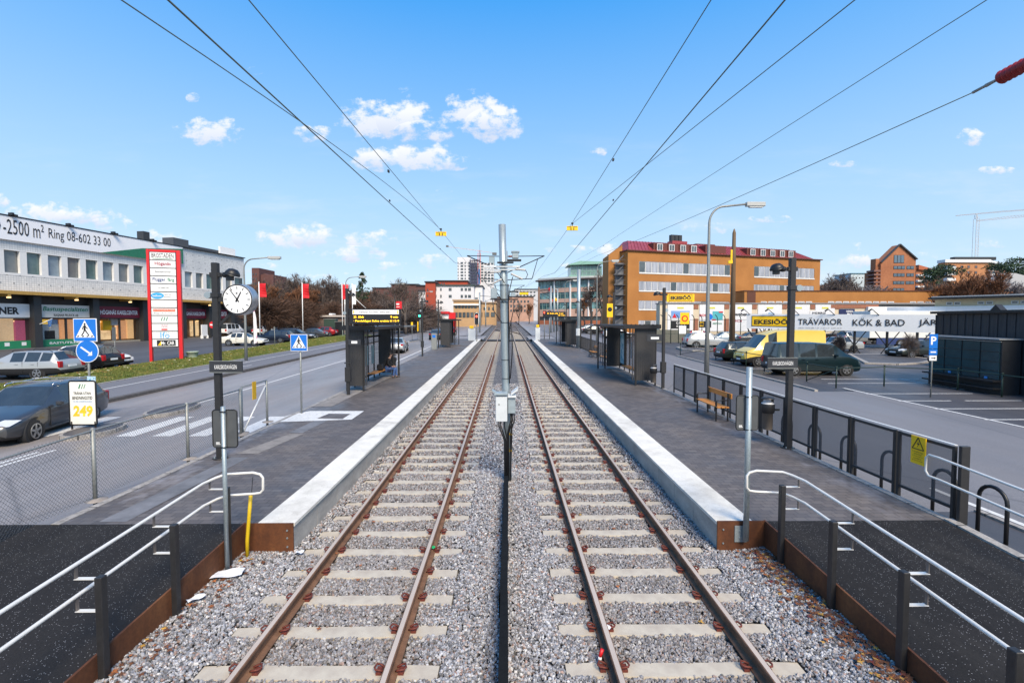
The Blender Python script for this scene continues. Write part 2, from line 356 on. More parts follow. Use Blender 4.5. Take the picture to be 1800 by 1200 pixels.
def _bal(N,L,s,b,nt):
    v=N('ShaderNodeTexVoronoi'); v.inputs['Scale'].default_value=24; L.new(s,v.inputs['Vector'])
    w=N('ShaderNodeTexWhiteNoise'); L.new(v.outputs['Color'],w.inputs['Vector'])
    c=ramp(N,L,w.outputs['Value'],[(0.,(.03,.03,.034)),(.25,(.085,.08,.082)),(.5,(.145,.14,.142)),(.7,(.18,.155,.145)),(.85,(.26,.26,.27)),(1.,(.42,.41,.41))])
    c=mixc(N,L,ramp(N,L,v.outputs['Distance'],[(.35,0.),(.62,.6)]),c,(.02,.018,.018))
    sp=N('ShaderNodeSeparateXYZ'); L.new(s,sp.inputs[0])
    ab=N('ShaderNodeMath',operation='ABSOLUTE'); L.new(sp.outputs[0],ab.inputs[0])
    d=N('ShaderNodeMapRange'); d.inputs['From Min'].default_value=.7; d.inputs['From Max'].default_value=1.2; L.new(ab.outputs[0],d.inputs['Value'])
    d2=N('ShaderNodeMapRange'); d2.inputs['From Min'].default_value=3.0; d2.inputs['From Max'].default_value=2.6; L.new(ab.outputs[0],d2.inputs['Value'])
    q=N('ShaderNodeMath',operation='MULTIPLY'); L.new(d.outputs[0],q.inputs[0]); L.new(d2.outputs[0],q.inputs[1])
    q2=N('ShaderNodeMath',operation='MULTIPLY'); L.new(q.outputs[0],q2.inputs[0]); q2.inputs[1].default_value=.35
    c=mixc(N,L,q2.outputs[0],c,(.16,.115,.085)); L.new(c,b.inputs['Base Color']); bumpn(N,L,b,v.outputs['Distance'],-.9,.03)
BAL=nmat('granite_ballast',.85,_bal)
def _grass(N,L,s,b,nt):
    n=noise(N,L,s,1.1,6,.65); c=ramp(N,L,n,[(.3,(.045,.075,.010)),(.5,(.085,.125,.014)),(.64,(.16,.14,.03)),(.8,(.20,.13,.05))]); f=noise(N,L,s,26,5,.8)
    c=mixc(N,L,.6,c,ramp(N,L,f,[(.3,(.25,.25,.25)),(.7,(.8,.8,.8))]),'OVERLAY'); L.new(c,b.inputs['Base Color']); bumpn(N,L,b,f,.8,.05)
GRASS=nmat('winter_grass',.9,_grass)
def _kerb(N,L,s,b,nt):
    n=noise(N,L,s,9,6,.7); c=ramp(N,L,n,[(.35,(.20,.185,.17)),(.65,(.42,.39,.36))]); br=N('ShaderNodeTexBrick'); br.inputs['Brick Width'].default_value=50; br.inputs['Row Height'].default_value=.9; br.inputs['Mortar Size'].default_value=.012; br.inputs['Scale'].default_value=1
    L.new(s,br.inputs['Vector']); c=mixc(N,L,br.outputs['Fac'],c,(.06,.055,.05)); L.new(c,b.inputs['Base Color'])
KERB=nmat('granite_kerb',.8,_kerb)
def _paint(N,L,s,b,nt):
    n=noise(N,L,s,14,7,.75); c=ramp(N,L,n,[(.34,(.28,.27,.27)),(.44,(.60,.59,.57)),(.7,(.74,.73,.70))]); L.new(c,b.inputs['Base Color'])
PAINT=nmat('road_paint',.7,_paint)
SLAB=mat('pale_concrete_slab',(.22,.20,.185),.85,var=.3,scale=3)
SALT=mat('salt_stained_paving',(.16,.16,.17),.75,var=.35,scale=1.8)
FOOT=mat('concrete_footing',(.27,.24,.22),.9,var=.25,scale=12)
# ------------------------------------------------------------------ ground sheets (all follow the terrain profile)
BR=[9,20.7,222.]
def ys(a,b):
    return sorted({a,b}|{y for y in BR if a<y<b})
def strip(m,x0,x1,Y0,Y1,dz):       # x0,x1 constants or functions of Y
    fx=lambda v:(v if callable(v) else (lambda Y:v)); a=fx(x0); c=fx(x1); yl=ys(Y0,Y1)
    if callable(x0) or callable(x1):
        yl=sorted(set(yl)|{Y0+(Y1-Y0)*k/24 for k in range(25)})
    for y,z in zip(yl,yl[1:]): m.face((a(y),y,T(y)+dz),(c(y),y,T(y)+dz),(c(z),z,T(z)+dz),(a(z),z,T(z)+dz))
    return m
def wallstrip(m,x,Y0,Y1,z0,z1,t):  # vertical band of thickness t, following the terrain
    for y,z in zip(ys(Y0,Y1),ys(Y0,Y1)[1:]):
        A=[(x,y,T(y)+z0),(x+t,y,T(y)+z0),(x+t,y,T(y)+z1),(x,y,T(y)+z1)]; B=[(p[0],z,p[2]-T(y)+T(z)) for p in A]
        m.raw(A+B,[(0,1,2,3),(4,7,6,5),(0,4,5,1),(1,5,6,2),(2,6,7,3),(3,7,4,0)])
    return m
g=mb(LOT)
xs=[-1500,-7.3,-7.2,7.05,7.15,1500]; hz_=[.03,.03,-.45,-.45,.03,.03]
Yl=[-30,9,20.7,76,76.5,222,2600]
def gz(i,Y): return T(Y)+(hz_[i] if Y<76.2 else .03 if i in (0,1,4,5) else -.3)
for i in range(5):
    for a,b in zip(Yl,Yl[1:]): g.face((xs[i],a,gz(i,a)),(xs[i+1],a,gz(i+1,a)),(xs[i+1],b,gz(i+1,b)),(xs[i],b,gz(i,b)))
struct(g,'ground')
# roads
kx=lambda Y:-16.0
struct(strip(mb(ROAD),-16.0,-7.3,-20,130,.08),'road')
struct(strip(strip(mb(ROADR),7.2,14.25,-20,150,.08),14.25,16.2,-20,21.8,.08),'road')
far=mb(ROAD); strip(far,-40,-4.2,130,240,.075); strip(far,4.2,40,150,240,.075); strip(far,-16,-4.15,76.2,130,.085); strip(far,4.15,7.3,76.2,150,.085); struct(far,'road')
# cycle path, kerbs, grass
struct(strip(mb(PATH),-20.0,-16.3,-20,74,.20),'cycle_path')
k=wallstrip(mb(mat('dark_kerb',(.10,.09,.085),.85,var=.35,scale=4)),-16.3,-20,74,-.1,.22,.3); struct(k,'kerb')
k=wallstrip(mb(KERB),-20.14,-20,74,-.1,.24,.14); struct(k,'kerb')
gr=mb(GRASS)
gy=[-20,9,20.7,30,40,52,66,74]
gx=lambda Y:-24.2-(Y-20)*.035 if Y>20 else -24.2
for a,b in zip(gy,gy[1:]):
    n=7
    for i in range(n):
        def pt(t,Y): x=-20.14+(gx(Y)+20.14)*t; return (x,Y,T(Y)+.22+.22*math.sin(t*PI)**.7)
        gr.smooth=True; gr.face(pt(i/n,a),pt((i+1)/n,a),pt((i+1)/n,b),pt(i/n,b))
struct(gr,'grass_verge')
# real blades over the verge
def blades(name,n,xr,yr,hfun,zf,m,w=.02):
    V=[];Fc=[]
    for k in range(n):
        Y=yr[0]+(yr[1]-yr[0])*random.random(); x=random.uniform(*xr(Y)); z=zf(x,Y); a=random.random()*PI; h=hfun(); d=random.uniform(-.06,.06); e=random.uniform(-.06,.06)
        i=len(V); cx,sy=math.cos(a)*w,math.sin(a)*w
        V+=[(x-cx,Y-sy,z),(x+cx,Y+sy,z),(x+d,Y+e,z+h)]; Fc.append((i,i+1,i+2))
    q=mb(m); q.raw(V,Fc); return q
GB=mat('grass_blades',(.07,.12,.012),.8,col2=(.22,.20,.05),scale=1.3)
def vz(x,Y): t=min(1,max(0,(x+20.14)/(gx(Y)+20.14))); return T(Y)+.21+.22*math.sin(t*PI)**.7
gb=blades('grass',52000,lambda Y:(gx(Y)+.05,-20.2),(18,66),lambda:random.uniform(.05,.13),vz,GB,.022)
tag(gb.build('grass'),'short green and straw coloured grass on the verge beside the cycle path','grass',kind='stuff')
# car park surface beyond the verge and forecourt
struct(strip(mb(asphalt('forecourt_asphalt',(.075,.075,.082),wet=.1,rough=.72)),-52,gx,-20,90,.12),'car_park')
# platforms: paving, edge stone, concrete face, outer kerb
YF=62.5
for s,pv in ((-1,PAVL),(1,PAVR)):
    Y0=7.42
    a,b=sorted((s*3.92,s*6.98)); struct(strip(mb(pv),a,b,Y0,YF,.315),'platform_paving')
    e=mb(EDGE)
    for y0 in np.arange(Y0,YF,2.0):            # edge stones laid with open joints
        y1=min(y0+1.992,YF)
        x0,x1=s*3.33,s*3.905
        for u,v in zip(ys(y0,y1),ys(y0,y1)[1:]):
            top=[(x0,u,T(u)+.32),(x1,u,T(u)+.325),(x1,v,T(v)+.325),(x0,v,T(v)+.32)]
            lo=[(p[0],p[1],p[2]-.05) for p in top]
            e.raw(lo+top,[(0,3,2,1),(4,5,6,7),(0,1,5,4),(1,2,6,5),(2,3,7,6),(3,0,4,7)])
    struct(e,'platform_edge')
    c=mb(CONC)
    for y0 in np.arange(Y0,YF,1.0):
        y1=min(y0+.99,YF); wallstrip(c,min(s*3.37,s*3.49),y0,y1,-.45,.268,.12)
    wallstrip(c,min(s*3.42,s*3.50),Y0,YF,-.45,.262,.08)
    wallstrip(c,min(s*3.51,s*3.91),Y0,YF,-.30,.26,.40)
    struct(c,'platform_wall')
    k=wallstrip(mb(KERB),min(s*6.985,s*7.12),-3 if s>0 else Y0,YF+(0 if s>0 else 0),-.2,.322 if s<0 else .33,.135)
    if s<0: struct(k,'kerb')
    else:
        k=wallstrip(mb(KERB),6.985,Y0,YF,-.2,.33,.135); struct(k,'kerb')
    # far end slope down to the crossing
    q=mb(pv); q.face((s*3.33,YF,T(YF)+.325),(s*7.1,YF,T(YF)+.325),(s*7.1,67,T(67)+.02),(s*3.33,67,T(67)+.02)); struct(q,'platform_slope')
    q=mb(ROAD); q.face((s*3.2,67,T(67)+.02),(s*7.35,67,T(67)+.02),(s*7.35,76.3,T(76.3)+.03),(s*3.2,76.3,T(76.3)+.03)); struct(q,'pavement')
# stained strip of pale slabs and salt along the left platform
for (pts,m,nm) in (([(-6.45,7.5),(-6.02,7.5),(-5.95,11),(-6.35,11)],SALT,'stain'),([(-6.42,11.3),(-5.9,11.3),(-5.62,13.2),(-6.0,13.2)],SLAB,'slab'),([(-6.1,13.3),(-5.7,13.3),(-5.55,15.2),(-5.95,15.2)],SALT,'stain'),
    ([(-6.97,17.2),(-6.3,17.2),(-6.0,28.2),(-6.97,28.2)],SLAB,'slab'),([(6.15,23),(6.97,23),(6.97,30),(6.3,30)],SLAB,'slab')):
    q=mb(m); q.face(*[(x,y,T(y)+.319) for x,y in pts]); struct(q,'paving_slab')
# white painted access patch on the left platform
q=mb(PAINT)
def pp(px,py): return P(px,py,.3215)
fr=[(468,742),(512,728),(545,722),(640,722),(618,737),(500,741)]
q.face(*[pp(*c) for c in fr]); struct(q,'painted_patch')
q=mb(PAVL); q.face(*[P(*c,.3245) for c in [(557,735),(578,726.5),(616,727),(602,736)]]); struct(q,'paving_patch')
# ramps at the near end with fresh speckled asphalt
def rz(Y): return .315-max(0,7.42-Y)*.062
for s in (-1,1):
    q=mb(RAMP); a=s*4.12; b=s*6.99 if s>0 else -9.0
    yl=[7.42,6,4.5,3,1,-2,-8]
    for u,v in zip(yl,yl[1:]): q.face((a,u,rz(u)),(b,u,rz(u)),(b,v,rz(v)),(a,v,rz(v)))
    struct(q,'ramp')
q=mb(KERB)
for u,v in zip([7.42,6,4.5,3,1,-2],[6,4.5,3,1,-2,-8]):
    q.raw([(6.99,u,-.4),(7.13,u,-.4),(7.13,v,-.4),(6.99,v,-.4),(6.99,u,rz(u)+.03),(7.13,u,rz(u)+.03),(7.13,v,rz(v)+.03),(6.99,v,rz(v)+.03)],[(4,5,6,7),(1,2,6,5),(3,0,4,7),(0,1,5,4)])
struct(q,'kerb')
q=mb(LOT); q.face((7.13,-8,.06),(8.35,-8,.06),(8.35,8.3,.09),(7.13,8.3,.09)); struct(q,'pavement')
q=mb(KERB); q.box(8.35,8.45,-8,8.3,-.1,.13); struct(q,'kerb')
# rusted steel retaining plates holding the ramps
for s,nm in ((-1,'rusted steel plate wall holding the left ramp beside the ballast'),(1,'rusted steel plate wall holding the right ramp beside the ballast')):
    t=thing('retaining_wall',nm,'retaining wall',(s*4.1,7.42,-.2),group='rusted plate walls at the platform ends')
    q=mb(RUST)
    for u,v in zip([7.42,5,2.5,0,-3],[5,2.5,0,-3,-8]):
        x0,x1=s*4.09,s*4.115
        q.raw([(x0,u,-.6),(x1,u,-.6),(x1,v,-.6),(x0,v,-.6),(x0,u,rz(u)+.02),(x1,u,rz(u)+.02),(x1,v,rz(v)+.02),(x0,v,rz(v)+.02)],[(4,5,6,7),(1,2,6,5),(3,0,4,7),(0,1,5,4),(2,3,7,6)])
    q.build('side_plate',t,world=True)
    q=mb(RUST).box(min(s*3.34,s*4.12),max(s*3.34,s*4.12),7.385,7.41,-.6,.33); 
    q.build('end_plate',t,world=True)
    q=mb(GALV)
    if s<0:
        for z in (.22,.10,-.04): q.cyl((-3.43,7.37,z),(-3.43,7.39,z),.014,n=6)
    else:
        for z in (.2,-.02): q.cyl((3.43,7.37,z),(3.43,7.39,z),.014,n=6)
    q.build('bolt',t,world=True)
# ------------------------------------------------------------------ ballast
q=mb(BAL)
bx=[-4.15,-3.4,-2.0,-.9,0,.9,2.0,3.4,4.15]; bh=[-.15,-.205,-.23,-.225,-.185,-.225,-.23,-.205,-.15]
for a,b in zip([-10,9,20.7,25],[9,20.7,25,130]):
    if a==25: bh=[-.12,-.165,-.182,-.178,-.16,-.178,-.182,-.165,-.12]
    for i in range(8): q.face((bx[i],a,T(a)+bh[i]),(bx[i+1],a,T(a)+bh[i+1]),(bx[i+1],b,T(b)+bh[i+1]),(bx[i],b,T(b)+bh[i]))
TO=lambda Y: 0 if Y<130 else -(Y-130)**2*.0009      # the line curves left far away
yl=list(range(130,236,6))
for a,b in zip(yl,yl[1:]):
    q.face((-4.4+TO(a),a,T(a)-.1),(4.4+TO(a),a,T(a)-.1),(4.4+TO(b),b,T(b)-.1),(-4.4+TO(b),b,T(b)-.1))
struct(q,'track_bed')
XL,XR=-1.955,1.88; SP=.65; S0=4.86-.65*2
SLEEP=[S0+SP*k for k in range(0,150)]
def hump(x): return float(np.interp(abs(x),[0,.9,2.0,3.4,4.15],[-.155,-.175,-.185,-.16,-.12]))
# loose stones, one mesh of faceted granite chips
ico=bmesh.new(); bmesh.ops.create_icosphere(ico,subdivisions=1,radius=1); IV=np.array([v.co[:] for v in ico.verts]); IF=np.array([[v.index for v in f.verts] for f in ico.faces]); ico.free()
pos=[]
def area(n,y0,y1,x0=-4.1,x1=4.1):
    return np.stack([np.random.uniform(x0,x1,n),np.random.uniform(y0,y1,n)],1)
A=np.concatenate([area(92000,3.6,7.4),area(62000,7.4,11.5,-3.5,3.5),area(28000,11.5,17,-3.5,3.5),area(16000,17,26,-3.5,3.5)])
sl_=np.array(SLEEP)
d=np.abs(A[:,1][:,None]-sl_[None,:]).min(1)
inx=(np.abs(A[:,0]-XL)<1.27)|(np.abs(A[:,0]-XR)<1.27)
keep=~((d<np.random.uniform(.085,.125,len(A)))&inx)
for rx in (XL-.7535,XL+.7535,XR-.7535,XR+.7535): keep&=np.abs(A[:,0]-rx)>.085
A=A[keep]; n=len(A)
size=np.random.uniform(.010,.0215,n)*np.where(A[:,1]>11,1.25,1.0)*np.where(A[:,1]>17,1.25,1.0)
tz=np.where(A[:,1]<9,0,np.where(A[:,1]<20.7,.0103*(A[:,1]-9),.1205+.0153*(A[:,1]-20.7)))
hz2=np.interp(np.abs(A[:,0]),[0,.9,2.0,3.4,4.15],[-.155,-.175,-.185,-.16,-.12])
bumpz=.019+.008*np.sin(A[:,0]*5.1+A[:,1]*3.3)+.006*np.sin(A[:,1]*7.7-A[:,0]*4.)
intr=(np.abs(A[:,0]-XL)<1.3)|(np.abs(A[:,0]-XR)<1.3)
zz=tz+hz2+np.random.uniform(.000,.020,n)+bumpz-.010-.020*intr
sc3=size[:,None]*np.random.uniform(.6,1.45,(n,3)); sc3[:,2]*=.8
q4=np.random.normal(size=(n,4)); q4/=np.linalg.norm(q4,axis=1)[:,None]; w_,x_,y_,z_=q4.T
RM=np.stack([1-2*(y_*y_+z_*z_),2*(x_*y_-z_*w_),2*(x_*z_+y_*w_),2*(x_*y_+z_*w_),1-2*(x_*x_+z_*z_),2*(y_*z_-x_*w_),2*(x_*z_-y_*w_),2*(y_*z_+x_*w_),1-2*(x_*x_+y_*y_)],1).reshape(n,3,3)
jit=np.random.uniform(.72,1.2,(n,len(IV)))
VV=np.einsum('nij,nkj->nki',RM,IV[None]*jit[:,:,None]*sc3[:,None,:])+np.stack([A[:,0],A[:,1],zz],1)[:,None,:]
nv=len(IV); nf=len(IF)
me=bpy.data.meshes.new('ballast'); me.vertices.add(n*nv); me.vertices.foreach_set('co',VV.reshape(-1).astype(np.float32))
FF=(IF[None]+(np.arange(n)*nv)[:,None,None]).reshape(-1); me.loops.add(n*nf*3); me.loops.foreach_set('vertex_index',FF.astype(np.int32))
me.polygons.add(n*nf); me.polygons.foreach_set('loop_start',np.arange(0,n*nf*3,3,dtype=np.int32)); me.update(calc_edges=True)
pal=np.array([(.30,.30,.32),(.17,.17,.185),(.42,.42,.44),(.54,.53,.52),(.32,.22,.19),(.12,.12,.125),(.38,.33,.31),(.24,.25,.28),(.20,.13,.10)]); pr=np.array([.22,.20,.17,.085,.055,.10,.06,.09,.02]); 
ci=np.random.choice(len(pal),n,p=pr/pr.sum()); col=pal[ci]*np.random.uniform(.75,1.2,(n,1))
# rusty dust worn off the rails and brakes settles between them
ax=np.minimum(np.abs(A[:,0]-XL),np.abs(A[:,0]-XR)); dust=np.clip((1.25-ax)/.5,0,1)*.36
col=col*(1-dust[:,None])+np.array([.17,.14,.118])*dust[:,None]
ca=me.color_attributes.new('stone','FLOAT_COLOR','POINT'); ca.data.foreach_set('color',np.repeat(np.concatenate([col,np.ones((n,1))],1),nv,0).reshape(-1).astype(np.float32))
def _st(N,L,s,b,nt):
    a=N('ShaderNodeVertexColor'); a.layer_name='stone'; f=noise(N,L,s,90,4,.75); c=mixc(N,L,.55,a.outputs[0],ramp(N,L,f,[(.3,(.3,.3,.3)),(.7,(.75,.75,.75))]),'OVERLAY'); L.new(c,b.inputs['Base Color'])
me.materials.append(nmat('stone_chips',.8,_st)); me.polygons.foreach_set('use_smooth',[False]*(n*nf))
o=bpy.data.objects.new('ballast',me); SC.collection.objects.link(o); tag(o,'loose grey granite ballast stones around the rails','ballast',kind='stuff')
# fallen leaves
def leaf(m,x,y,z,s,a,til):
    c,sn=math.cos(a),math.sin(a); pts=[]
    for k in range(10):
        t=2*PI*k/10; r=s*(1 if k%2==0 else .48)*(1.15 if k==0 else 1); pts.append((r*math.cos(t),r*math.sin(t),til*r*math.cos(t*2+a)))
    V=[(x,y,z+.01)]+[(x+p[0]*c-p[1]*sn,y+p[0]*sn+p[1]*c,z+p[2]+.004) for p in pts]
    m.raw(V,[(0,k+1,(k+1)%10+1) for k in range(10)])
lv=MB(); LM=[mat('leaf_orange',(.30,.10,.03),.7,var=.3),mat('leaf_brown',(.13,.05,.022),.8,var=.3),mat('leaf_red',(.13,.02,.015),.6,var=.3),mat('leaf_ochre',(.42,.24,.05),.7,var=.2)]
for k in range(620):
    u=random.random()
    if u<.68: y=random.uniform(4.2,7.3); x=4.06-abs(random.gauss(0,.22)) ; 
    elif u<.82: y=random.uniform(4.6,7.3); x=-4.04+abs(random.gauss(0,.2))
    else: y=random.uniform(4,15); x=random.uniform(-3.3,3.9)
    lv.use(random.choices(LM,[.14,.72,.06,.08] if u<.82 else [.6,.2,.1,.1])[0]); leaf(lv,x,y,T(y)+hump(x)+(.05 if abs(x)>3.3 else .028),random.uniform(.022,.048),random.random()*6.3,random.uniform(-.3,.5))
tag(lv.build('fallen_leaves'),'brown and orange fallen leaves lying on the ballast beside the rusted walls','leaves',kind='stuff')
lv=MB()
for k in range(420):
    Y=random.uniform(20,62); x=random.uniform(gx(Y)+.2,-20.3); lv.use(random.choices([LM[3],LM[0],MATS.get('leaf_pale') or mat('leaf_pale',(.55,.50,.30),.7)],[.4,.2,.4])[0]); leaf(lv,x,Y,vz(x,Y)+.08,random.uniform(.06,.11),random.random()*6.3,random.uniform(-.3,.5))
tag(lv.build('fallen_leaves'),'pale yellow fallen leaves lying on the left grass verge','leaves',kind='stuff')
# ------------------------------------------------------------------ road markings
q=mb(PAINT); z1=.084
for x in (-7.95,-9.0,-10.05,-11.1,-13.6,-14.65): strip(q,x-.27,x+.27,13.9,16.6,z1)
strip(q,-12.42,-12.30,18.6,58,z1)
strip(q,-8.3,-8.15,30,58,z1)
for u in (11,): strip(q,-11.85,-11.74,u,u+1.5,z1); strip(q,-12.1,-11.99,u,u+1.3,z1)
for Y in range(70,128,6): strip(q,-11.1,-11.0,Y,Y+2.5,z1+.006)
struct(q,'road_marking')
q=mb(PAINT); strip(q,-18.55,-18.45,14,72,.205)
for dx in (0,.45): strip(q,-17.9+dx,-17.82+dx,29+dx,31.4+dx,.205); strip(q,-17.7+dx,-17.62+dx,29.8+dx,32+dx,.205)
struct(q,'cycle_path_marking')
q=mb(PAINT)
strip(q,16.25,16.37,8,22.8,.086)
for Y in (21.4,19.6,17.9,16.0,14.2): strip(q,16.4,21.3 if Y!=19.6 else 18.6,Y,Y+.1,.036)
strip(q,19.2,21.6,19.6,19.7,.036); strip(q,16.8,22.0,24.6,24.7,.036); strip(q,17.5,23,26.2,26.3,.036); strip(q,21.9,22.0,22.5,26.2,.036)
for Y in (29.9,31.2,35.2): strip(q,16.3,21.0,Y,Y+.1,.036)
strip(q,6.0+2.6,8.72,6.5,9.5,.086)
struct(q,'parking_marking')
# right kerb, verge island, rounded traffic island
struct(wallstrip(mb(KERB),14.25,21.8,40,-.1,.17,.16),'kerb')
def island(name,pts,h,mk,mt):
    q=mb(mk); n=len(pts); c=Vector((sum(p[0] for p in pts)/n,sum(p[1] for p in pts)/n,0))
    zt=lambda p:T(p[1])+h
    inn=[(c.x+(p[0]-c.x)*.88,c.y+(p[1]-c.y)*.9) for p in pts]
    for k in range(n):
        a,b=pts[k],pts[(k+1)%n]; q.face((a[0],a[1],zt(a)-h-.05),(b[0],b[1],zt(b)-h-.05),(b[0],b[1],zt(b)),(a[0],a[1],zt(a)))
        ia,ib=inn[k],inn[(k+1)%n]; q.face((a[0],a[1],zt(a)),(b[0],b[1],zt(b)),(ib[0],ib[1],zt(ib)),(ia[0],ia[1],zt(ia)))
    q.use(mt); q.face(*[(p[0],p[1],zt(p)) for p in inn]); return struct(q,name)
def ell(cx,cy,a,b,n=18,rot=0): return [(cx+a*math.cos(t)*math.cos(rot)-b*math.sin(t)*math.sin(rot),cy+a*math.cos(t)*math.sin(rot)+b*math.sin(t)*math.cos(rot)) for t in [2*PI*k/n for k in range(n)]]
island('traffic_island',ell(-12.35,14.35,.62,.95),.2,KERB,LOT)
island('traffic_island',ell(-12.25,17.6,.6,1.25),.2,KERB,LOT)
island('traffic_island',[(17.2,46.5),(17.8,45.4),(19,45),(24,45),(24,51),(18.5,50.5),(17.4,48.8)],.2,KERB,LOT)
island('traffic_island',[P(1520,638,.1)[:2],P(1578,640,.1)[:2],P(1620,638,.1)[:2],P(1650,632,.1)[:2],P(1560,622,.1)[:2],P(1490,622,.1)[:2]],.14,KERB,LOT)
island('traffic_island',ell(-12.0,62,.5,3.2),.2,KERB,LOT)
# ------------------------------------------------------------------ rails, sleepers, clips
SLM=mat('concrete_sleeper',(.56,.50,.40),.85,col2=(.42,.36,.29),scale=5)
RAILT=mat('worn_rail_head',(.52,.42,.34),.45,.12,var=.12,scale=3,stretch=(1,.1,1))
RAILS=mat('rusty_rail_web',(.17,.088,.05),.75,.1,var=.35,scale=7)
CLIPM=mat('rusty_rail_clip',(.13,.028,.018),.7,var=.4,scale=60)
def sleeper_mesh(p):
    q=mb(SLM); L=1.25
    A=[(-L,-.15),(L,-.15),(L,.15),(-L,.15)]
    def pts(k,z,hy): return (k,-hy,z),(k,hy,z)
    st=[(-1.25,-.175),(-.95,-.168),(-.5,-.168),(-.35,-.172),(.35,-.172),(.5,-.168),(.95,-.168),(1.25,-.175)]
    for (a,za),(b,zb) in zip(st,st[1:]):
        q.face((a,-.10,za),(b,-.10,zb),(b,.10,zb),(a,.10,za)); q.face((a,-.14,-.36),(b,-.14,-.36),(b,-.10,zb),(a,-.10,za)); q.face((b,.14,-.36),(a,.14,-.36),(a,.10,za),(b,.10,zb))
    for k in (-1,1): q.face((k*1.25,-.10,-.175),(k*1.25,.10,-.175),(k*1.25,.14,-.36),(k*1.25,-.14,-.36))
    return q
def clip_mesh(s):
    q=mb(CLIPM); x=0
    q.tube([(x-s*.055,-.03,.02),(x-s*.03,-.05,.04),(x+s*.03,-.05,.05),(x+s*.05,-.01,.045),(x+s*.03,.04,.05),(x-s*.01,.045,.035),(x-s*.05,.02,.025)],.0115,n=5)
    return q.obox((x-.03,0,0),(x+.03,0,0),.1,.03)
CLIPS=[]
for _s in (-1,1): _o=clip_mesh(_s).build('rail_clip'); CLIPS.append(_o.data); bpy.data.objects.remove(_o)
def rail_profile(): # head, web, foot (x,z)
    return [(-.075,-.16),(.075,-.16),(.075,-.148),(.012,-.13),(.010,-.045),(.036,-.035),(.036,-.008),(.026,0),(-.026,0),(-.036,-.008),(-.036,-.035),(-.010,-.045),(-.012,-.13),(-.075,-.148)]
def rail(m,xf,Y0,Y1,step=None):
    pr=rail_profile(); n=len(pr); yl=ys(Y0,min(Y1,130))
    if Y1>130: yl=yl+[130+6*k for k in range(1,int((Y1-130)/6)+1)]
    if step: yl=sorted(set(yl)|set(np.arange(Y0,Y1,step)))
    i0=None
    for u,v in zip(yl,yl[1:]):
        A=[(xf(u)+p[0],u,T(u)+p[1]) for p in pr]; B=[(xf(v)+p[0],v,T(v)+p[1]) for p in pr]
        for k in range(n):
            j=(k+1)%n; top=k==7; m.use(RAILT if top else RAILS); m.face(A[k],A[j],B[j],B[k])
    return m
for X,lab in ((XL,'left railway track on pale concrete sleepers beside the left platform'),(XR,'right railway track on pale concrete sleepers beside the right platform')):
    t=thing('railway_track',lab,'railway track',(X,0,0),group='railway tracks')
    for s in (-.7535,.7535): rail(MB(),lambda Y,s=s:s+TO(Y),-6,232).build('rail',t)
    s0=sleeper_mesh(0).build('sleeper'); first=True
    for k,Y in enumerate(SLEEP[:99]):
        if first: o=s0; first=False
        else: o=s0.copy(); SC.collection.objects.link(o)
        o.parent=t; o.location=(random.uniform(-.015,.015),Y,T(Y)); o.rotation_euler=(0,0,random.uniform(-.008,.008))
        if k<62:
            for rx in (-.7535,.7535):
                for j,s_ in enumerate((-1,1)): c=bpy.data.objects.new('rail_clip',CLIPS[j]); SC.collection.objects.link(c); c.parent=o; c.location=(rx+s_*.115,0,-.155)
    q=mb(SLM)
    for Y in SLEEP[99:]: q.box(-1.25+TO(Y),1.25+TO(Y),Y-.1,Y+.1,T(Y)-.3,T(Y)-.172)
    tag(q.build('sleepers',t),None,None,kind='stuff')
# crossover between the two tracks far ahead
t=thing('crossover_track','diagonal crossover rails linking the two tracks beyond the platforms','crossover',(0,84,T(84)))
for s in (-.7535,.7535):
    f=lambda Y,s=s:XR+s+(XL-XR)*(3*((Y-82)/34)**2-2*((Y-82)/34)**3)
    q=MB(); rail(q,f,82,116,2.0); q.v=[(a,b,c+.003) for a,b,c in q.v]; q.build('rail',t,world=True)
# dark rubber crossing plates and end stop at platform end
t=thing('crossing_panel','dark rubber pedestrian crossing panels laid across both tracks','crossing panel',(0,66,T(66)))
for c,w in ((XL-1.1,.6),(XL,1.3),(XL+1.15,.7),(XR-1.15,.7),(XR,1.3),(XR+1.1,.6)):
    z=T(66); q=mb(mat('dark_rubber',(.02,.022,.028),.7,var=.3,scale=5)); q.raw([(c-w/2,65,T(65)-.2),(c+w/2,65,T(65)-.2),(c+w/2,67.2,T(67.2)-.2),(c-w/2,67.2,T(67.2)-.2),(c-w/2,65,T(65)-.01),(c+w/2,65,T(65)-.01),(c+w/2,67.2,T(67.2)-.01),(c-w/2,67.2,T(67.2)-.01)],[(4,5,6,7),(0,1,5,4),(1,2,6,5),(2,3,7,6),(3,0,4,7)]); q.build('panel',t,world=True)
# cable duct on edge between the tracks
t=thing('cable_duct','narrow black cable duct standing on edge between the tracks','cable duct',(0,6,-.15))
prev=None
for (a,b,x0,x1,zt) in ((3.0,5.72,-.03,-.025,.28),(5.70,7.15,-.035,-.02,.27),(7.13,8.5,-.02,-.015,.22),(8.48,10.35,-.015,.0,.2)):
    q=mb(mat('black_duct',(.008,.008,.008),.75,var=.3,scale=9,spec=.15)); zt=zt-.1
    q.raw([(x0-.05,a,-.25),(x0+.045,a,-.25),(x1+.045,b,-.25),(x1-.05,b,-.25),(x0-.05,a,zt),(x0+.045,a,zt),(x1+.045,b,zt),(x1-.05,b,zt)],[(4,5,6,7),(0,1,5,4),(1,2,6,5),(2,3,7,6),(3,0,4,7)])
    q.box(x0-.058,x0+.053,a,a+.06,-.25,zt+.008); q.build('duct_section',t,world=True)
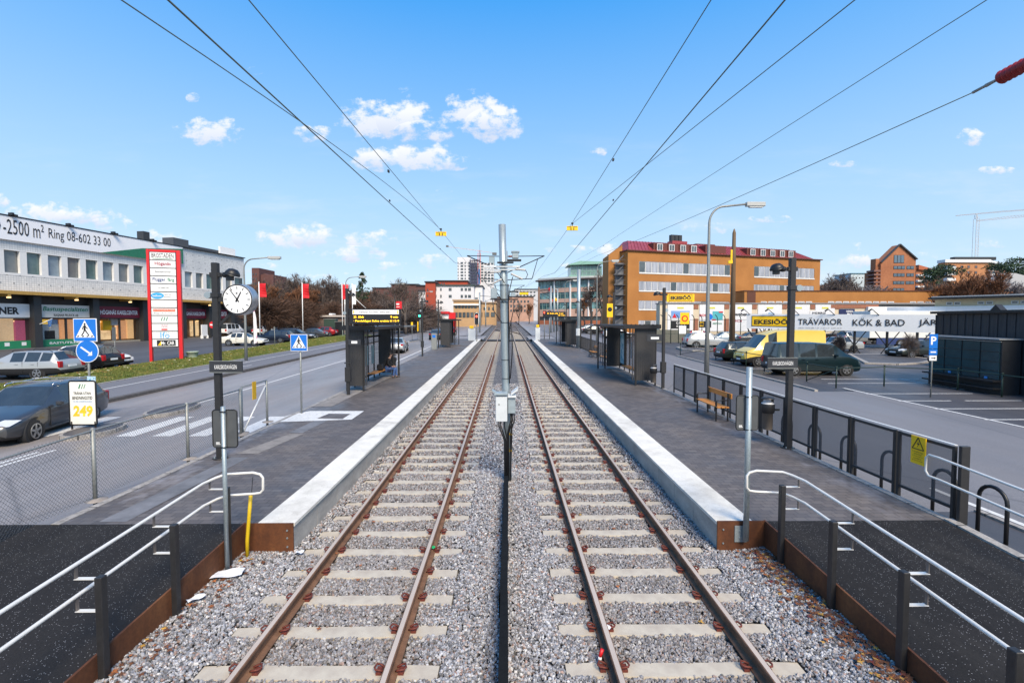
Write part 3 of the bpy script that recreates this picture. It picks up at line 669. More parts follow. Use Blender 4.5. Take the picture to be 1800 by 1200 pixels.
# ------------------------------------------------------------------ near handrails
BRKM=mat('bracket_brown_grey',(.16,.14,.13),.5,.3,var=.2)
def handrail(s,labels):
    t=thing('handrail',labels,'handrail',(s*4.15,7,-.1),group='handrails along the ramps')
    xr=s*4.30; zu=lambda Y:rz(Y)+.92; zl=lambda Y:rz(Y)+.60
    def bar(zf,nm):
        pts=[(xr,y,zf(y)) for y in (-5,0,3,5,6.7)]
        return pts
    z7=zu(7.2); z7l=zl(7.2)
    up=[(xr,y,zu(y)) for y in (-5,0,3,5,6.72)]+[(xr-s*.05,6.95,z7-.02),(xr-s*.14,7.05,z7),(xr-s*.5,7.12,z7),(xr-s*.60,7.13,z7-.03),(xr-s*.64,7.13,z7-.08),(xr-s*.64,7.13,z7l+.06),(xr-s*.60,7.13,z7l+.01),(xr-s*.52,7.12,z7l)]
    lo=[(xr-s*.52,7.12,z7l),(xr-s*.14,7.05,z7l),(xr-s*.05,6.95,z7l-.02)]+[(xr,y,zl(y)) for y in (6.72,5,3,0,-5)]
    mb(INOX).tube(up+lo[1:],.0195,n=8).build('rail_tube',t,world=True)
    for Y in (6.88,5.78,4.72,3.65,2.6,1.5):
        x=s*4.06; zt=rz(Y)+.80
        q=mb(ANTH); q.bbox(x-.035,x+.035,Y-.04,Y+.04,rz(Y)-.36,zt,.006); p=q.build('post',t,world=True)
        for zf,zb in ((zu,zt-.02),(zl,zt-.35)):
            q=mb(INOX); q.box(min(x+s*.035,xr+s*.006),max(x+s*.035,xr+s*.006),Y-.025,Y+.025,zb-.006,zb)
            q.use(BRKM).box(xr-.005,xr+.005,Y-.016,Y+.016,zb,zf(Y)-.01); q.build('bracket',p,world=True)
    return t
handrail(-1,'white double handrail on black posts along the left ramp'); handrail(1,'white double handrail on black posts along the right ramp')
# short outer handrail at right
t=thing('handrail','pale curved double handrail at the end of the grey screen fence','handrail',(7.3,7.4,.1),group='handrails along the ramps')
zu=lambda Y:rz(Y)+.98; zl=lambda Y:rz(Y)+.63
mb(INOX).tube([(6.95,y,zu(y)) for y in (-4,0,4,7.5)]+[(6.95,7.68,zu(7.6)+.0),(6.95,7.74,zu(7.6)-.06),(6.95,7.74,zl(7.6)+.07),(6.95,7.68,zl(7.6))]+[(6.95,y,zl(y)) for y in (7.5,4,0,-4)],.019,n=8).build('rail_tube',t,world=True)
# backs of two signs on galvanised poles
STK=mat('sign_back_grey',(.095,.10,.105),.45,.2,var=.12,scale=8)
def backsign(px,s):
    if s<0: x,Y,z0,z1=-4.02,6.78,-.15,2.28
    else: x,Y,z0,z1=3.75,7.30,.06,2.78
    t=thing('traffic_sign','grey back of a rounded sign on a pole fixed to the left handrail' if s<0 else 'grey back of a rounded sign on a pole bolted to the right rusted plate','sign',(x,Y,z0))
    mb(GALV).cyl((x,Y,z0),(x+s*.0,Y,z1),.03 if s<0 else .043,n=12).build('pole',t,world=True)
    zc=Q(0,755,Y)[2] if s<0 else Q(0,729,Y)[2]; w,h=.175,.27
    q=mb(STK); pts=[]
    for cx,cz,a0 in ((w-.04,h-.04,0),(-w+.04,h-.04,90),(-w+.04,-h+.04,180),(w-.04,-h+.04,270)):
        for k in range(4): pts.append((x+cx+.04*math.cos(R(a0+30*k)),zc+cz+.04*math.sin(R(a0+30*k))))
    q.prism(pts,'y',Y+.035,Y+.055)
    pl=q.build('sign_plate',t,world=True)
    q=mb(BLACK); q.tube([(p[0],Y+.035,p[1]) for p in pts],.008,n=5,closed=True); 
    for zz in (zc+h-.015,zc-h+.015): q.tube([(x-.05,Y-.0,zz),(x-.03,Y-.035,zz),(x+.03,Y-.035,zz),(x+.05,Y,zz)],.008,n=5); 
    q.build('rim',pl,world=True)
    q=mb(WHITE); q.box(x-.13,x-.07,Y+.031,Y+.034,zc-h+.04,zc-h+.05); q.box(x-.13,x-.08,Y+.031,Y+.034,zc-h+.06,zc-h+.075); q.build('sticker',pl,world=True)
    if s>0:
        q=mb(GALV); q.box(x-.14,x+.05,7.372,7.384,.0,.26)
        for dx in (-.06,.035):
            for dz in (.07,.18): q.cyl((x+dx,7.36,dz),(x+dx,7.373,dz),.014,n=6)
        q.build('bracket',t,world=True)
backsign(0,-1); backsign(0,1)
# yellow hose/marker pole, cable tie wire
q=mb(mat('yellow_pole',(.62,.42,.01),.5,var=.1)); q.tube([(-3.96,7.2,-.12),(-3.955,7.2,.15),(-3.93,7.22,.5),(-3.91,7.25,.85)],.027,n=8); q.use(BLACK).tube([(-3.9,7.25,.85),(-3.86,7.2,1.0),(-3.82,7.15,1.14)],.005,n=4)
tag(q.build('marker_pole',off=(-3.96,7.2,-.12)),'yellow plastic pole leaning in the corner by the left rusted plate','pole')
# litter
def sheet(label,x,y,w,h,a,m=WHITE,z=None):
    q=mb(m); z0=(T(y)+hump(x)+.085) if z is None else z
    n=5
    for i in range(n):
        for j in range(3):
            def p(u,v): X=(u/n-.5)*w; Y=(v/3-.5)*h; return (x+X*math.cos(a)-Y*math.sin(a),y+X*math.sin(a)+Y*math.cos(a),z0+.012*math.sin(u*1.4+v))
            q.face(p(i,j),p(i+1,j),p(i+1,j+1),p(i,j+1))
    tag(q.build('paper_sheet',off=(x,y,z0)),label,'litter','paper litter on the ballast')
PAP=mat('paper_white',(.75,.77,.82),.7,var=.06)
sheet('large white paper sheet on the ballast near the left rusted wall',-3.93,6.62,.42,.22,.25,PAP)
sheet('small white paper strip on the ballast against the left rusted wall',-3.98,6.02,.2,.1,.9,PAP)
sheet('tiny white scrap near the left platform corner',-3.2,7.3,.12,.08,.2,PAP)
sheet('tiny white scrap between the rails of the right track',1.17,5.45,.08,.09,.5,PAP)
sheet('green plastic scrap between the rails of the left track',-1.18,7.45,.1,.06,.2,mat('green_plastic',(.02,.42,.16),.4,var=.1))
q=mb(RED).cyl((1.0,4.95,-.09),(1.03,4.97,-.02),.02,n=8); q.use(WHITE).cyl((1.0,4.95,-.13),(1.0,4.95,-.09),.021,n=8)
tag(q.build('small_bottle',off=(1,4.95,-.13)),'small red and white bottle beside the right track inner rail','bottle')
# ------------------------------------------------------------------ platform furniture
TXW=mat('white_lettering',(.80,.80,.80),.5,var=.0); TXB=mat('black_lettering',(.015,.015,.018),.5,var=.0)
LED=mat('amber_led',(1.0,.55,.02),.4,var=0,emit=1.3)
SIGNG=mat('sign_dark_grey',(.032,.034,.04),.45,var=.1)
def stop_lamp(x,Y,zt,label,side,clock=False,board=True,small=False,bin_=False,grp='black lamp posts on the platforms'):
    z0=T(Y)+.315; t=thing('platform_lamp_post',label,'lamp post',(x,Y,z0),group=grp); w=.065
    q=mb(ANTH); q.bbox(x-w,x+w,Y-w,Y+w,z0,zt,.008); q.cyl((x,Y,z0),(x,Y,z0+.02),.16,n=12); q.build('pole',t,world=True)
    q=mb(GALV); [q.cyl((x+.12*math.cos(a),Y+.12*math.sin(a),z0+.02),(x+.12*math.cos(a),Y+.12*math.sin(a),z0+.05),.014,n=6) for a in (.8,2.4,3.9,5.5)]; q.build('bolt',t,world=True)
    # cross arm with hooded floodlight leaning over the platform
    d=-side; za=zt-.27
    q=mb(ANTH); q.bbox(x-.12,x+.12,Y-.045,Y+.045,za-.05,za+.05,.006); q.obox((x+d*.1,Y,za),(x+d*.2,Y,za-.01),.04,.04); arm=q.build('arm',t,world=True)
    q=mb(BLACK); c=Vector((x+d*.36,Y,za+.03))
    q.lathe(c+Vector((d*.02,0,-.02)),[(.02,.13),(.09,.115),(.14,.06),(.165,0),(.155,-.03)],14,ax=(d*.25,0,1))
    q.lathe(c+Vector((-d*.12,0,-.03)),[(.03,-.08),(.06,-.06),(.07,0),(.06,.06),(.03,.08)],12,ax=(1,0,0))
    q.obox(c+Vector((-d*.2,0,-.05)),c+Vector((d*.05,0,-.03)),.05,.06); q.box(c.x-.1,c.x+.03,Y-.05,Y+.05,za-.13,za-.03)
    q.build('floodlight',arm,world=True)
    if clock is not None:
        q=mb(GALV); zz=za-.46; q.cyl((x-d*.06,Y,zz+.0),(x-d*.13,Y,zz),.03,n=8); q.cyl((x-d*.17,Y-.05,zz),(x-d*.17,Y+.06,zz),.075,n=16); q.build('loudspeaker',t,world=True)
        q=mb(ANTH); q.bbox(x-.085,x+.085,Y-.085,Y+.085,zz-.05,zz+.05,.006); q.build('collar',t,world=True)
    if board:
        zb=z0+2.0 if not small else z0+2.2; bw=.74; x0=x-.13; 
        xa,xb=(x0,x0+bw) if side<0 else (x+.13-bw,x+.13)
        Yb=Y-w-.03; q=mb(SIGNG); q.bbox(xa,xb,Yb-.02,Yb+.02,zb,zb+.24,.004); b=q.build('name_board',t,world=True)
        q=mb(GALV2); q.box(xa,xb,Yb-.026,Yb+.024,zb-.018,zb-.002); q.box(xa,xb,Yb-.026,Yb+.024,zb+.242,zb+.252); q.build('frame',b,world=True)
        o=text('KARLSBODAVÄGEN',.115,TXW,None,((xa+xb)/2,Yb-.021,zb+.125),width=.50,bold=.004)
        o.data.transform(Matrix.Translation((-x,-Y,-z0))); o.parent=b
    return t
def relp(o,t):   # move world-built text into a thing's frame
    M=Matrix.LocRotScale(t.location,t.rotation_euler,None).inverted(); o.data.transform(M); o.parent=t; return o
def wtext(t,*a,**k):
    o=text(*a[:3],None,*a[3:],**k)
    if o is None: return None
    root=t
    while root.parent is not None: root=root.parent
    o.data.transform(Matrix.LocRotScale(root.location,root.rotation_euler,None).inverted()); o.parent=t; return o
LX=-6.60
stop_lamp(-6.58,10.95,4.80,'black lamp post with station name board beside the round clock on the left platform',-1)
stop_lamp(6.98,11.65,5.02,'black lamp post with station name board before the grey screen fence',1)
# litter bin hung on the left post
def litter_bin(x,Y,z,label,side):
    t=thing('litter_bin',label,'litter bin',(x,Y,z),group='round litter bins on the platforms')
    q=mb(BLACK); q.lathe((x,Y,z+.42),[(.135,0),(.16,.02),(.165,.22),(.155,.24)],16); q.build('hood',t,world=True)
    q=mb(mat('bin_brown_grey',(.13,.11,.095),.6,var=.2)); q.lathe((x,Y,z),[(.11,0),(.125,.02),(.125,.42)],16); q.build('container',t,world=True)
    q=mb(ANTH); q.lathe((x,Y,z+.80),[(.02,.03),(.12,.02),(.16,-.01),(.155,-.02)],16); q.obox((x+side*.12,Y,z+.4),(x+side*.12,Y,z+.82),.05,.03); q.build('lid',t,world=True)
    q=mb(mat('bag_white',(.6,.6,.62),.5,var=.2)); q.lathe((x,Y,z+.655),[(.15,0),(.155,.015),(.1,.03),(.12,.05)],14); q.build('bag_edge',t,world=True)
    q=mb(ANTH); q.obox((x+side*.12,Y,z+.5),(x+side*.3,Y,z+.5),.04,.05); q.build('bracket',t,world=True)
litter_bin(6.68,12.05,.72,'black round litter bin hung on the right name board lamp post',1)
# clock
t=thing('station_clock','round white station clock on a black bracket beside the left lamp post','clock',(-6.02,10.93,3.98))
cx,cy,cz=-6.02,10.93,3.97; cr=.335
mb(mat('clock_case_silver',(.45,.46,.48),.35,.8,var=.1)).lathe((cx,cy-.13,cz),[(cr-.02,0),(cr,.008),(cr+.01,.03),(cr+.01,.26),(cr-.02,.29)],36,ax=(0,1,0)).build('case',t,world=True)
f=mb(mat('clock_face_white',(.86,.86,.86),.3,var=.0)); f.cyl((cx,cy-.135,cz),(cx,cy-.131,cz),cr-.025,n=36); f.use(BLACK).tube([(cx+(cr-.012)*math.cos(a),cy-.133,cz+(cr-.012)*math.sin(a)) for a in [2*PI*k/36 for k in range(36)]],.012,n=5,closed=True); face=f.build('face',t,world=True)
q=mb(BLACK)
for k in range(12):
    a=R(30*k); r0,r1=(.225,.29); q.obox((cx+r0*math.sin(a),cy-.138,cz+r0*math.cos(a)),(cx+r1*math.sin(a),cy-.138,cz+r1*math.cos(a)),.016,.004,up=(0,1,0))
q.build('hour_marks',face,world=True)
def hand(ang,l,w,back):
    a=R(ang); q=mb(BLACK); s_,c_=math.sin(a),math.cos(a)
    q.raw([(cx-s_*back-c_*w,cy-.145,cz-c_*back+s_*w),(cx-s_*back+c_*w,cy-.145,cz-c_*back-s_*w),(cx+s_*l+c_*w*.55,cy-.145,cz+c_*l-s_*w*.55),(cx+s_*l-c_*w*.55,cy-.145,cz+c_*l+s_*w*.55)],[(0,1,2,3)])
    q.cyl((cx,cy-.15,cz),(cx,cy-.141,cz),.02,n=10); q.build('hand',face,world=True)
hand(28,.19,.019,.06); hand(-36,.275,.013,.07)
q=mb(BLACK).box(cx-.03,cx+.01,cy-.139,cy-.136,cz+.12,cz+.15); q.build('emblem',face,world=True)
mb(ANTH).obox((cx-.53,cy+.0,cz-.62),(cx-.19,cy,cz-.27),.05,.05).obox((cx-.55,cy,cz+.0),(cx-.3,cy,cz+.0),.05,.09).build('bracket',t,world=True)
# chain link fence at left
t=thing('chain_link_fence','galvanised chain link fence between the left platform and the road','fence',(-7.35,8,.2))
YA,YB=3.0,13.2
for Y in (3.4,5.95,8.5,11.0,13.2):
    z=T(Y)+.3 if Y>=7.42 else rz(Y); q=mb(GALV2); q.cyl((-7.35,Y,z-.1),(-7.35,Y,z+1.27),.035,n=10); q.lathe((-7.35,Y,z+1.27),[(.037,0),(.03,.02),(.005,.03)],10); q.use(FOOT).lathe((-7.33,Y,z-.01),[(.17,0),(.16,.02),(.05,.035)],9); q.build('post',t,world=True)
zb=lambda Y:(T(Y)+.33 if Y>7.42 else rz(Y)); zt_=lambda Y:zb(Y)+1.22
q=mb(GALV2); q.tube([(-7.35,y,zt_(y)) for y in (YA,5.95,8.5,11,13.2)],.016,n=6); q.build('top_rail',t,world=True)
q=mb(mat('fence_wire',(.16,.165,.17),.5,.5,var=.1)); st=.062; H=1.22
def dwire(Ya,dirn):
    y0=Ya;z0=0.;y1=Ya+dirn*H*.85;z1=H
    def clipy(y,z,yo,zo):
        if y<YA: f=(YA-yo)/(y-yo); return YA,zo+(z-zo)*f
        if y>YB: f=(YB-yo)/(y-yo); return YB,zo+(z-zo)*f
        return y,z
    if max(y0,y1)<YA or min(y0,y1)>YB: return
    a=clipy(y0,z0,y1,z1); b=clipy(y1,z1,y0,z0)
    q.tube([(-7.35,a[0],zb(a[0])+a[1]),(-7.35,b[0],zb(b[0])+b[1])],.0023,n=3)
y=YA-H
while y<YB+H: dwire(y,1); dwire(y,-1); y+=st
q.build('wire_mesh',t,world=True)
t=thing('fence_gate_frame','galvanised two post frame with diagonal brace and yellow plate at the zebra crossing','barrier',(-7.35,14,.3))
for Y in (13.32,14.72): mb(GALV2).cyl((-7.38,Y,T(Y)+.2),(-7.38,Y,T(Y)+1.6),.035,n=10).use(FOOT).lathe((-7.36,Y,T(Y)+.31),[(.17,0),(.16,.02),(.05,.035)],9).build('post',t,world=True)
mb(GALV2).tube([(-7.38,13.32,T(13.3)+1.6),(-7.38,14.72,T(14.7)+1.6)],.02,n=6).build('top_rail',t,world=True)
mb(INOX).tube([(-7.38,13.4,T(13.3)+.35),(-7.38,14.66,T(14.7)+1.45)],.025,n=8).build('brace',t,world=True)
q=mb(mat('amber_plate',(.75,.42,.01),.5,var=.08)).box(-7.36,-7.345,13.85,14.05,1.2,1.72); q.build('yellow_plate',t,world=True)
# grey screen fence panels on the right with bike hoops behind
PANM=mat('mesh_screen',(.10,.095,.10),.7,var=.08,scale=20,alpha=.62)
tR=thing('screen_fence','anthracite framed mesh screen fence along the right platform edge','fence',(7.17,14,.3))
def panel_(x,Ya,Yb,root):
    q=mb(ANTH); h=1.13
    za,zc=T(Ya)+.36,T(Yb)+.36
    for (Y,z) in ((Ya,za),(Yb,zc)): q.bbox(x-.025,x+.025,Y-.025,Y+.025,z-.3,z+h,.004)
    for dz in (.14,h-.03): q.obox((x,Ya,za+dz),(x,Yb,zc+dz),.04,.045)
    f=q.build('frame',root,world=True)
    q=mb(PANM); q.face((x,Ya,za+.16),(x,Yb,zc+.16),(x,Yb,zc+h-.05),(x,Ya,za+h-.05)); q.build('screen',f,world=True)
Y=7.42
for k in range(11): panel_(7.17,Y+.05,Y+1.12,tR); Y+=1.17
q=mb(INOX); q.obox((7.17,7.45,T(7.45)+1.515),(7.17,20.3,T(20.3)+1.515),.05,.012); q.build('top_strip',tR,world=True)
q=mb(ANTH).bbox(7.12,7.26,7.30,7.36,.05,1.53,.006); q.build('end_post',tR,world=True)
tR2=thing('screen_fence','dark slatted railing fence beyond the right shelter','fence',(7.17,36,.6))
for k in range(15):
    Ya=30.5+k*1.17; 
    q=mb(ANTH); z0,z1=T(Ya)+.36,T(Ya+1.12)+.36
    for dz in (.1,1.1): q.obox((7.17,Ya,z0+dz),(7.17,Ya+1.12,z1+dz),.04,.04)
    for j in range(6): yy=Ya+j*.2; q.box(7.16,7.185,yy,yy+.03,T(yy)+.3,T(yy)+1.46)
    q.build('railing_panel',tR2,world=True)
def hoop(x,Y,grp='black bicycle hoops behind the screen fence',lab='black steel bicycle hoop standing behind the grey screen fence',m=ANTH,w=.44,z=None):
    z=T(Y)+.06 if z is None else z
    pts=[(x,Y-w/2,z)]+[(x,Y-w/2*math.cos(R(a)),z+.62+w/2*math.sin(R(a))) for a in range(0,181,20)]+[(x,Y+w/2,z)]
    tag(mb(m).tube(pts,.03,n=8).build('bicycle_hoop',off=(x,Y,z)),lab,'bicycle hoop',grp)
hoop(7.62,7.28,lab='nearest black bicycle hoop, in the open beyond the end of the grey screen fence',m=BLACK)
hl=['bicycle hoop behind the fence panel with the yellow warning sign','bicycle hoop behind the second grey fence panel from the near end','bicycle hoop behind the third grey fence panel from the near end','bicycle hoop behind the grey fence panel just right of the lamp post']
for k in range(9): hoop(7.62,8.1+1.17*k,lab=hl[k] if k<4 else 'black steel bicycle hoop behind the far grey fence panels around the bench')
# yellow high-voltage warning sign
t=thing('warning_sign','yellow high voltage warning sign with lightning triangle on the screen fence','sign',(7.14,8.15,1.4))
zc=1.26; q=mb(YEL).box(7.105,7.12,7.93,8.22,zc-.24,zc+.24); q.build('plate',t,world=True)
def onx(x,Y,zc_,pts): return [(x,Y-p[0],zc_+p[1]) for p in pts]   # faces -x: right is -Y... seen from the rails
q=mb(BLACK); c=(8.075,zc+.11)
tri=[(-.115,-.09),(.115,-.09),(0,.11)]
for a,b in zip(tri,tri[1:]+tri[:1]): q.obox((7.101,c[0]-a[0],c[1]+a[1]),(7.101,c[0]-b[0],c[1]+b[1]),.014,.004,up=(1,0,0))
bolt=[(.03,.07),(-.03,-.005),(.005,-.005),(-.025,-.075),(.035,.015),(.0,.015)]
q.face(*[(7.1,c[0]-p[0],c[1]+p[1]) for p in bolt]); q.build('symbol',t,world=True)
for i,(s,h) in enumerate((('Livsfarlig',.028),('spänning',.028),('Kontaktledning',.02),('Livsfara',.02),('beröring',.02))):
    wtext(t,s,h,TXB,(7.104,8.075,zc-.03-.037*i),right=(0,-1,0),width=.2 if i%2==0 else .15)
# platform benches
WOOD=mat('varnished_pine',(.50,.17,.03),.45,col2=(.62,.28,.06),scale=5,stretch=(6,.6,6)); 
def bench(x,Y,label,side,L=1.7,n=2):
    z=T(Y)+.32; t=thing('platform_bench',label,'bench',(x,Y,z),group='wooden benches on the platforms')
    d=-side
    mkr=lambda q,*a:q
    q=mb(WOOD)
    for k in range(3): q.bbox(x+d*(.12+.13*k)-.055,x+d*(.12+.13*k)+.055,Y-L/2,Y+L/2,z+.42,z+.455,.006)
    q.build('seat',t,world=True)
    q=mb(WOOD); q.bbox(x-.02,x+.02,Y-L/2,Y+L/2,z+.70,z+.86,.008); q.build('backrest',t,world=True)
    for yy in (Y-L/2+.12,Y+L/2-.12):
        q=mb(BLACK); q.obox((x+d*.06,yy,z),(x+d*.06,yy,z+.86),.04,.04); q.obox((x+d*.42,yy,z),(x+d*.42,yy,z+.62),.04,.04); q.obox((x+d*.04,yy,z+.41),(x+d*.44,yy,z+.41),.04,.03); q.build('leg',t,world=True)
        q=mb(BLACK); q.tube([(x+d*.06,yy,z+.64),(x+d*.4,yy,z+.64),(x+d*.44,yy,z+.6),(x+d*.44,yy,z+.5)],.018,n=6); q.build('armrest',t,world=True)
    return t
bench(6.92,15.35,'wooden bench with orange backrest in front of the grey screen fence',1)
bench(6.9,32.2,'wooden bench against the dark railing just beyond the right shelter',1,1.5); bench(6.9,36.6,'wooden bench against the dark railing further beyond the right shelter',1,1.5)
# shelters
PAN=mat('ribbed_dark_panel',(.042,.041,.043),.5,var=.15,scale=20); GL=glassy('shelter_glass',(.035,.045,.045),.06)
GL.node_tree.nodes['Principled BSDF'].inputs['Alpha'].default_value=.28
def shelter(xb,side,Ya,Yb,label,ov=2.0,poster=True,h=2.62,dep=1.35,far=False,bins=False):
    d=-side; z=lambda Y:T(Y)+.32; Ym=(Ya+Yb)/2; z0=z(Ym)
    t=thing('tram_shelter',label,'shelter',(xb,Ym,z0),group='dark tram stop shelters')
    X=lambda u:xb+d*u
    def bx(q,u0,u1,a,b,c,e): 
        p,r=sorted((X(u0),X(u1))); return q.box(p,r,a,b,c,e)
    for (yy,yo) in ((Ya,-1),(Yb,1)):    # end panels, vertical ribs
        q=mb(PAN); bx(q,0,dep*.62 if yo>0 else dep*.72,yy-.03,yy+.03,z0+.18,z0+h)
        for k in range(12): bx(q,.03+k*.08*dep*.8/.9,.06+k*.08*dep*.8/.9,yy-.045,yy+.045,z0+.2,z0+h-.02)
        p=q.build('end_panel',t,world=True)
        q=mb(ANTH); bx(q,0,.06,yy-.05,yy+.05,z(yy)-.02,z0+h); bx(q,dep*.72-.06,dep*.72,yy-.05,yy+.05,z(yy)-.02,z0+h); q.build('end_post',t,world=True)
    n=max(3,int(round((Yb-Ya)/1.15)))
    for k in range(n+1):
        yy=Ya+(Yb-Ya)*k/n
        if 0<k<n: bx(mb(ANTH),0,.06,yy-.03,yy+.03,z(yy)-.02,z0+h).build('back_post',t,world=True)
    for k in range(n):
        y0=Ya+(Yb-Ya)*k/n+.04; y1=Ya+(Yb-Ya)*(k+1)/n-.04
        if k==0 or far: q=mb(PAN); bx(q,.02,.04,y0,y1,z0+.25,z0+h-.1); q.build('back_panel',t,world=True)
        else: 
            q=mb(GL); bx(q,.02,.035,y0,y1,z0+.3,z0+2.15); q.build('glass_pane',t,world=True)
            q=mb(ANTH); bx(q,.01,.05,y0,y1,z0+.22,z0+.3); bx(q,.01,.05,y0,y1,z0+2.15,z0+2.25); q.build('crossbar',t,world=True)
    q=mb(BLACK); zr=z0+h
    bx(q,-.15,dep+.25,Ya-.2,Yb+.35,zr,zr+.13); bx(q,-.15,dep+.25,Ya-.22,Ya-.19,zr-.02,zr+.17)
    for k in range(8): bx(q,.0+.2*k,.05+.2*k,Ya-.21,Ya-.14,zr+.15,zr+.19)
    rf=q.build('roof',t,world=True)
    q=mb(GALV2); bx(q,dep+.0,dep+.2,Yb+.35,Yb+.35+ov,zr+.02,zr+.10); q.build('roof_beam',t,world=True)
    q=mb(WHITE)
    for k in range(6): yy=Ya+.35+(Yb-Ya-.7)*k/5; bx(q,.35,.55,yy-.12,yy+.12,zr-.02,zr-.005)
    q.build('roof_light',rf,world=True)
    # front posts
    for yy in (Yb-.1,): bx(mb(ANTH),dep,dep+.08,yy-.04,yy+.04,z(yy)-.02,zr).build('front_post',t,world=True)
    return t,X,z0
sl_t,XS,zS=shelter(-6.93,-1,20.7,26.0,'dark tram shelter with a seated person under the left departure board',3.6,dep=1.06)
q=mb(WOOD).bbox(-6.75,-6.3,23.2,25.6,zS+.42,zS+.46,.008); q.build('seat',sl_t,world=True)
q=mb(mat('notice_paper',(.30,.38,.36),.5,var=.25,scale=3))
for a,b in ((22.2,22.9),(23.3,24.0),(24.4,25.0)): q.box(-6.89,-6.885,a,b,zS+.8,zS+1.75)
q.build('notice',sl_t,world=True)
sr_t,XS2,zS2=shelter(7.0,1,22.2,29.2,'dark tram shelter with lit posters on the right platform',3.0)
PO1=mat('poster_blue',(.10,.32,.42),.4,col2=(.50,.62,.66),scale=2.2,thr=(.42,.55),stretch=(1,1,1.6),emit=0); PO2=mat('poster_white_red',(.72,.73,.76),.4,col2=(.34,.04,.08),scale=2.0,thr=(.52,.56),stretch=(1,2,1.2))
for (a,b,m) in ((23.0,23.9,PO2),(27.6,28.5,PO1)):
    q=mb(BLACK).box(6.83,6.96,a-.1,b+.1,zS2+.35,zS2+2.35); p=q.build('poster_case',sr_t,world=True); q=mb(m).box(6.822,6.829,a,b,zS2+.45,zS2+2.25); q.build('poster',p,world=True)
for a in (25.0,26.0): mb(mat('timetable_paper',(.30,.31,.33),.5,var=.3,scale=9)).box(6.93,6.945,a,a+.55,zS2+.9,zS2+1.8).build('timetable',sr_t,world=True)
mb(WOOD).bbox(6.5,6.9,24.3,26.8,zS2+.42,zS2+.46,.008).build('seat',sr_t,world=True)
mb(WOOD).bbox(6.88,6.92,24.1,25.2,zS2+.62,zS2+.78,.008).build('backrest',sr_t,world=True)
shelter(-6.5,-1,47.2,51.5,'narrow dark tram shelter at the far end of the left platform',1.5,far=True,h=2.6)
shelter(7.0,1,47.6,53.5,'dark tram shelter at the far end of the right platform',1.5,far=True,h=2.5)
# departure boards
def board(x0,x1,Y,zb,label,lines,post_x,pz,side,head=True):
    z0=T(Y)+.315; t=thing('departure_board',label,'display',(post_x,Y,z0),group='departure boards on black posts')
    h=.62; q=mb(BLACK); q.bbox(x0,x1,Y-.08,Y+.08,zb,zb+h,.008); b=q.build('screen_case',t,world=True)
    if head:
        q=mb(WHITE); q.box(x0+.14,x1-.06,Y-.086,Y-.081,zb+h-.22,zb+h-.04); hd=q.build('header_plate',t,world=True)
        q=mb(YEL); q.box(x0+.17,x0+.21,Y-.089,Y-.0865,zb+h-.19,zb+h-.07); q.box(x1-.13,x1-.09,Y-.089,Y-.0865,zb+h-.19,zb+h-.07); q.build('header_mark',hd,world=True)
        wtext(hd,'Tvärbanan mot Alvik - Solna södra',.065,TXB,((x0+x1)/2,Y-.087,zb+h-.13),width=(x1-x0)*.62)
    for (s,fx,zz,hh,ww) in lines: wtext(b,s,hh,LED,(x0+(x1-x0)*fx,Y-.082,zb+zz),width=ww,bold=.012)
    q=mb(ANTH); s=.055; q.bbox(post_x-s,post_x+s,Y-s,Y+s,z0,pz,.008); q.bbox(post_x-.11,post_x+.11,Y-.1,Y+.1,z0+.55,z0+1.15,.01); q.bbox(post_x-.14,post_x+.14,Y-.06,Y+.06,z0+1.3,z0+1.34,.006); q.build('post',t,world=True)
    q=mb(INOX); q.tube([(post_x,Y,pz-.1),(x0+(x1-x0)*(.32 if side<0 else .7),Y,zb+h+.02)],.014,n=6); q.build('stay',t,world=True)
    q=mb(BLACK); q.lathe((post_x-side*.2,Y,pz-.25),[(.02,.08),(.1,.06),(.14,-.02),(.12,-.05)],12); q.obox((post_x,Y,pz-.22),(post_x-side*.2,Y,pz-.22),.04,.04); q.build('floodlight',t,world=True)
    q=mb(GALV); q.cyl((post_x+side*.09,Y-.08,pz-1.0),(post_x+side*.09,Y+.02,pz-1.0),.07,n=12); q.build('loudspeaker',t,world=True)
    return t
tb=board(-6.42,-4.33,19.7,3.35,'yellow lettered departure board above the left shelter',[('22  Alvik',.19,.29,.09,.42),('9 min',.88,.29,.09,.3),('· Pendeltågen Solna ersätts kl 12-9',.53,.12,.1,1.85)],-6.52,4.80,-1)
q=mb(SIGNG).bbox(-6.45,-5.95,19.55,19.6,2.5,2.72,.004); nb=q.build('name_board',tb,world=True); q=mb(WHITE).box(-6.32,-6.08,19.54,19.548,2.56,2.66); q.build('name_strip',nb,world=True)
board(4.55,7.0,56.5,3.35+.55,'small departure board beyond the right shelters',[('22  Sickla udde  9 min',.5,.42,.12,1.9),('16 min',.8,.2,.1,.8)],7.1,5.6,1,head=False)
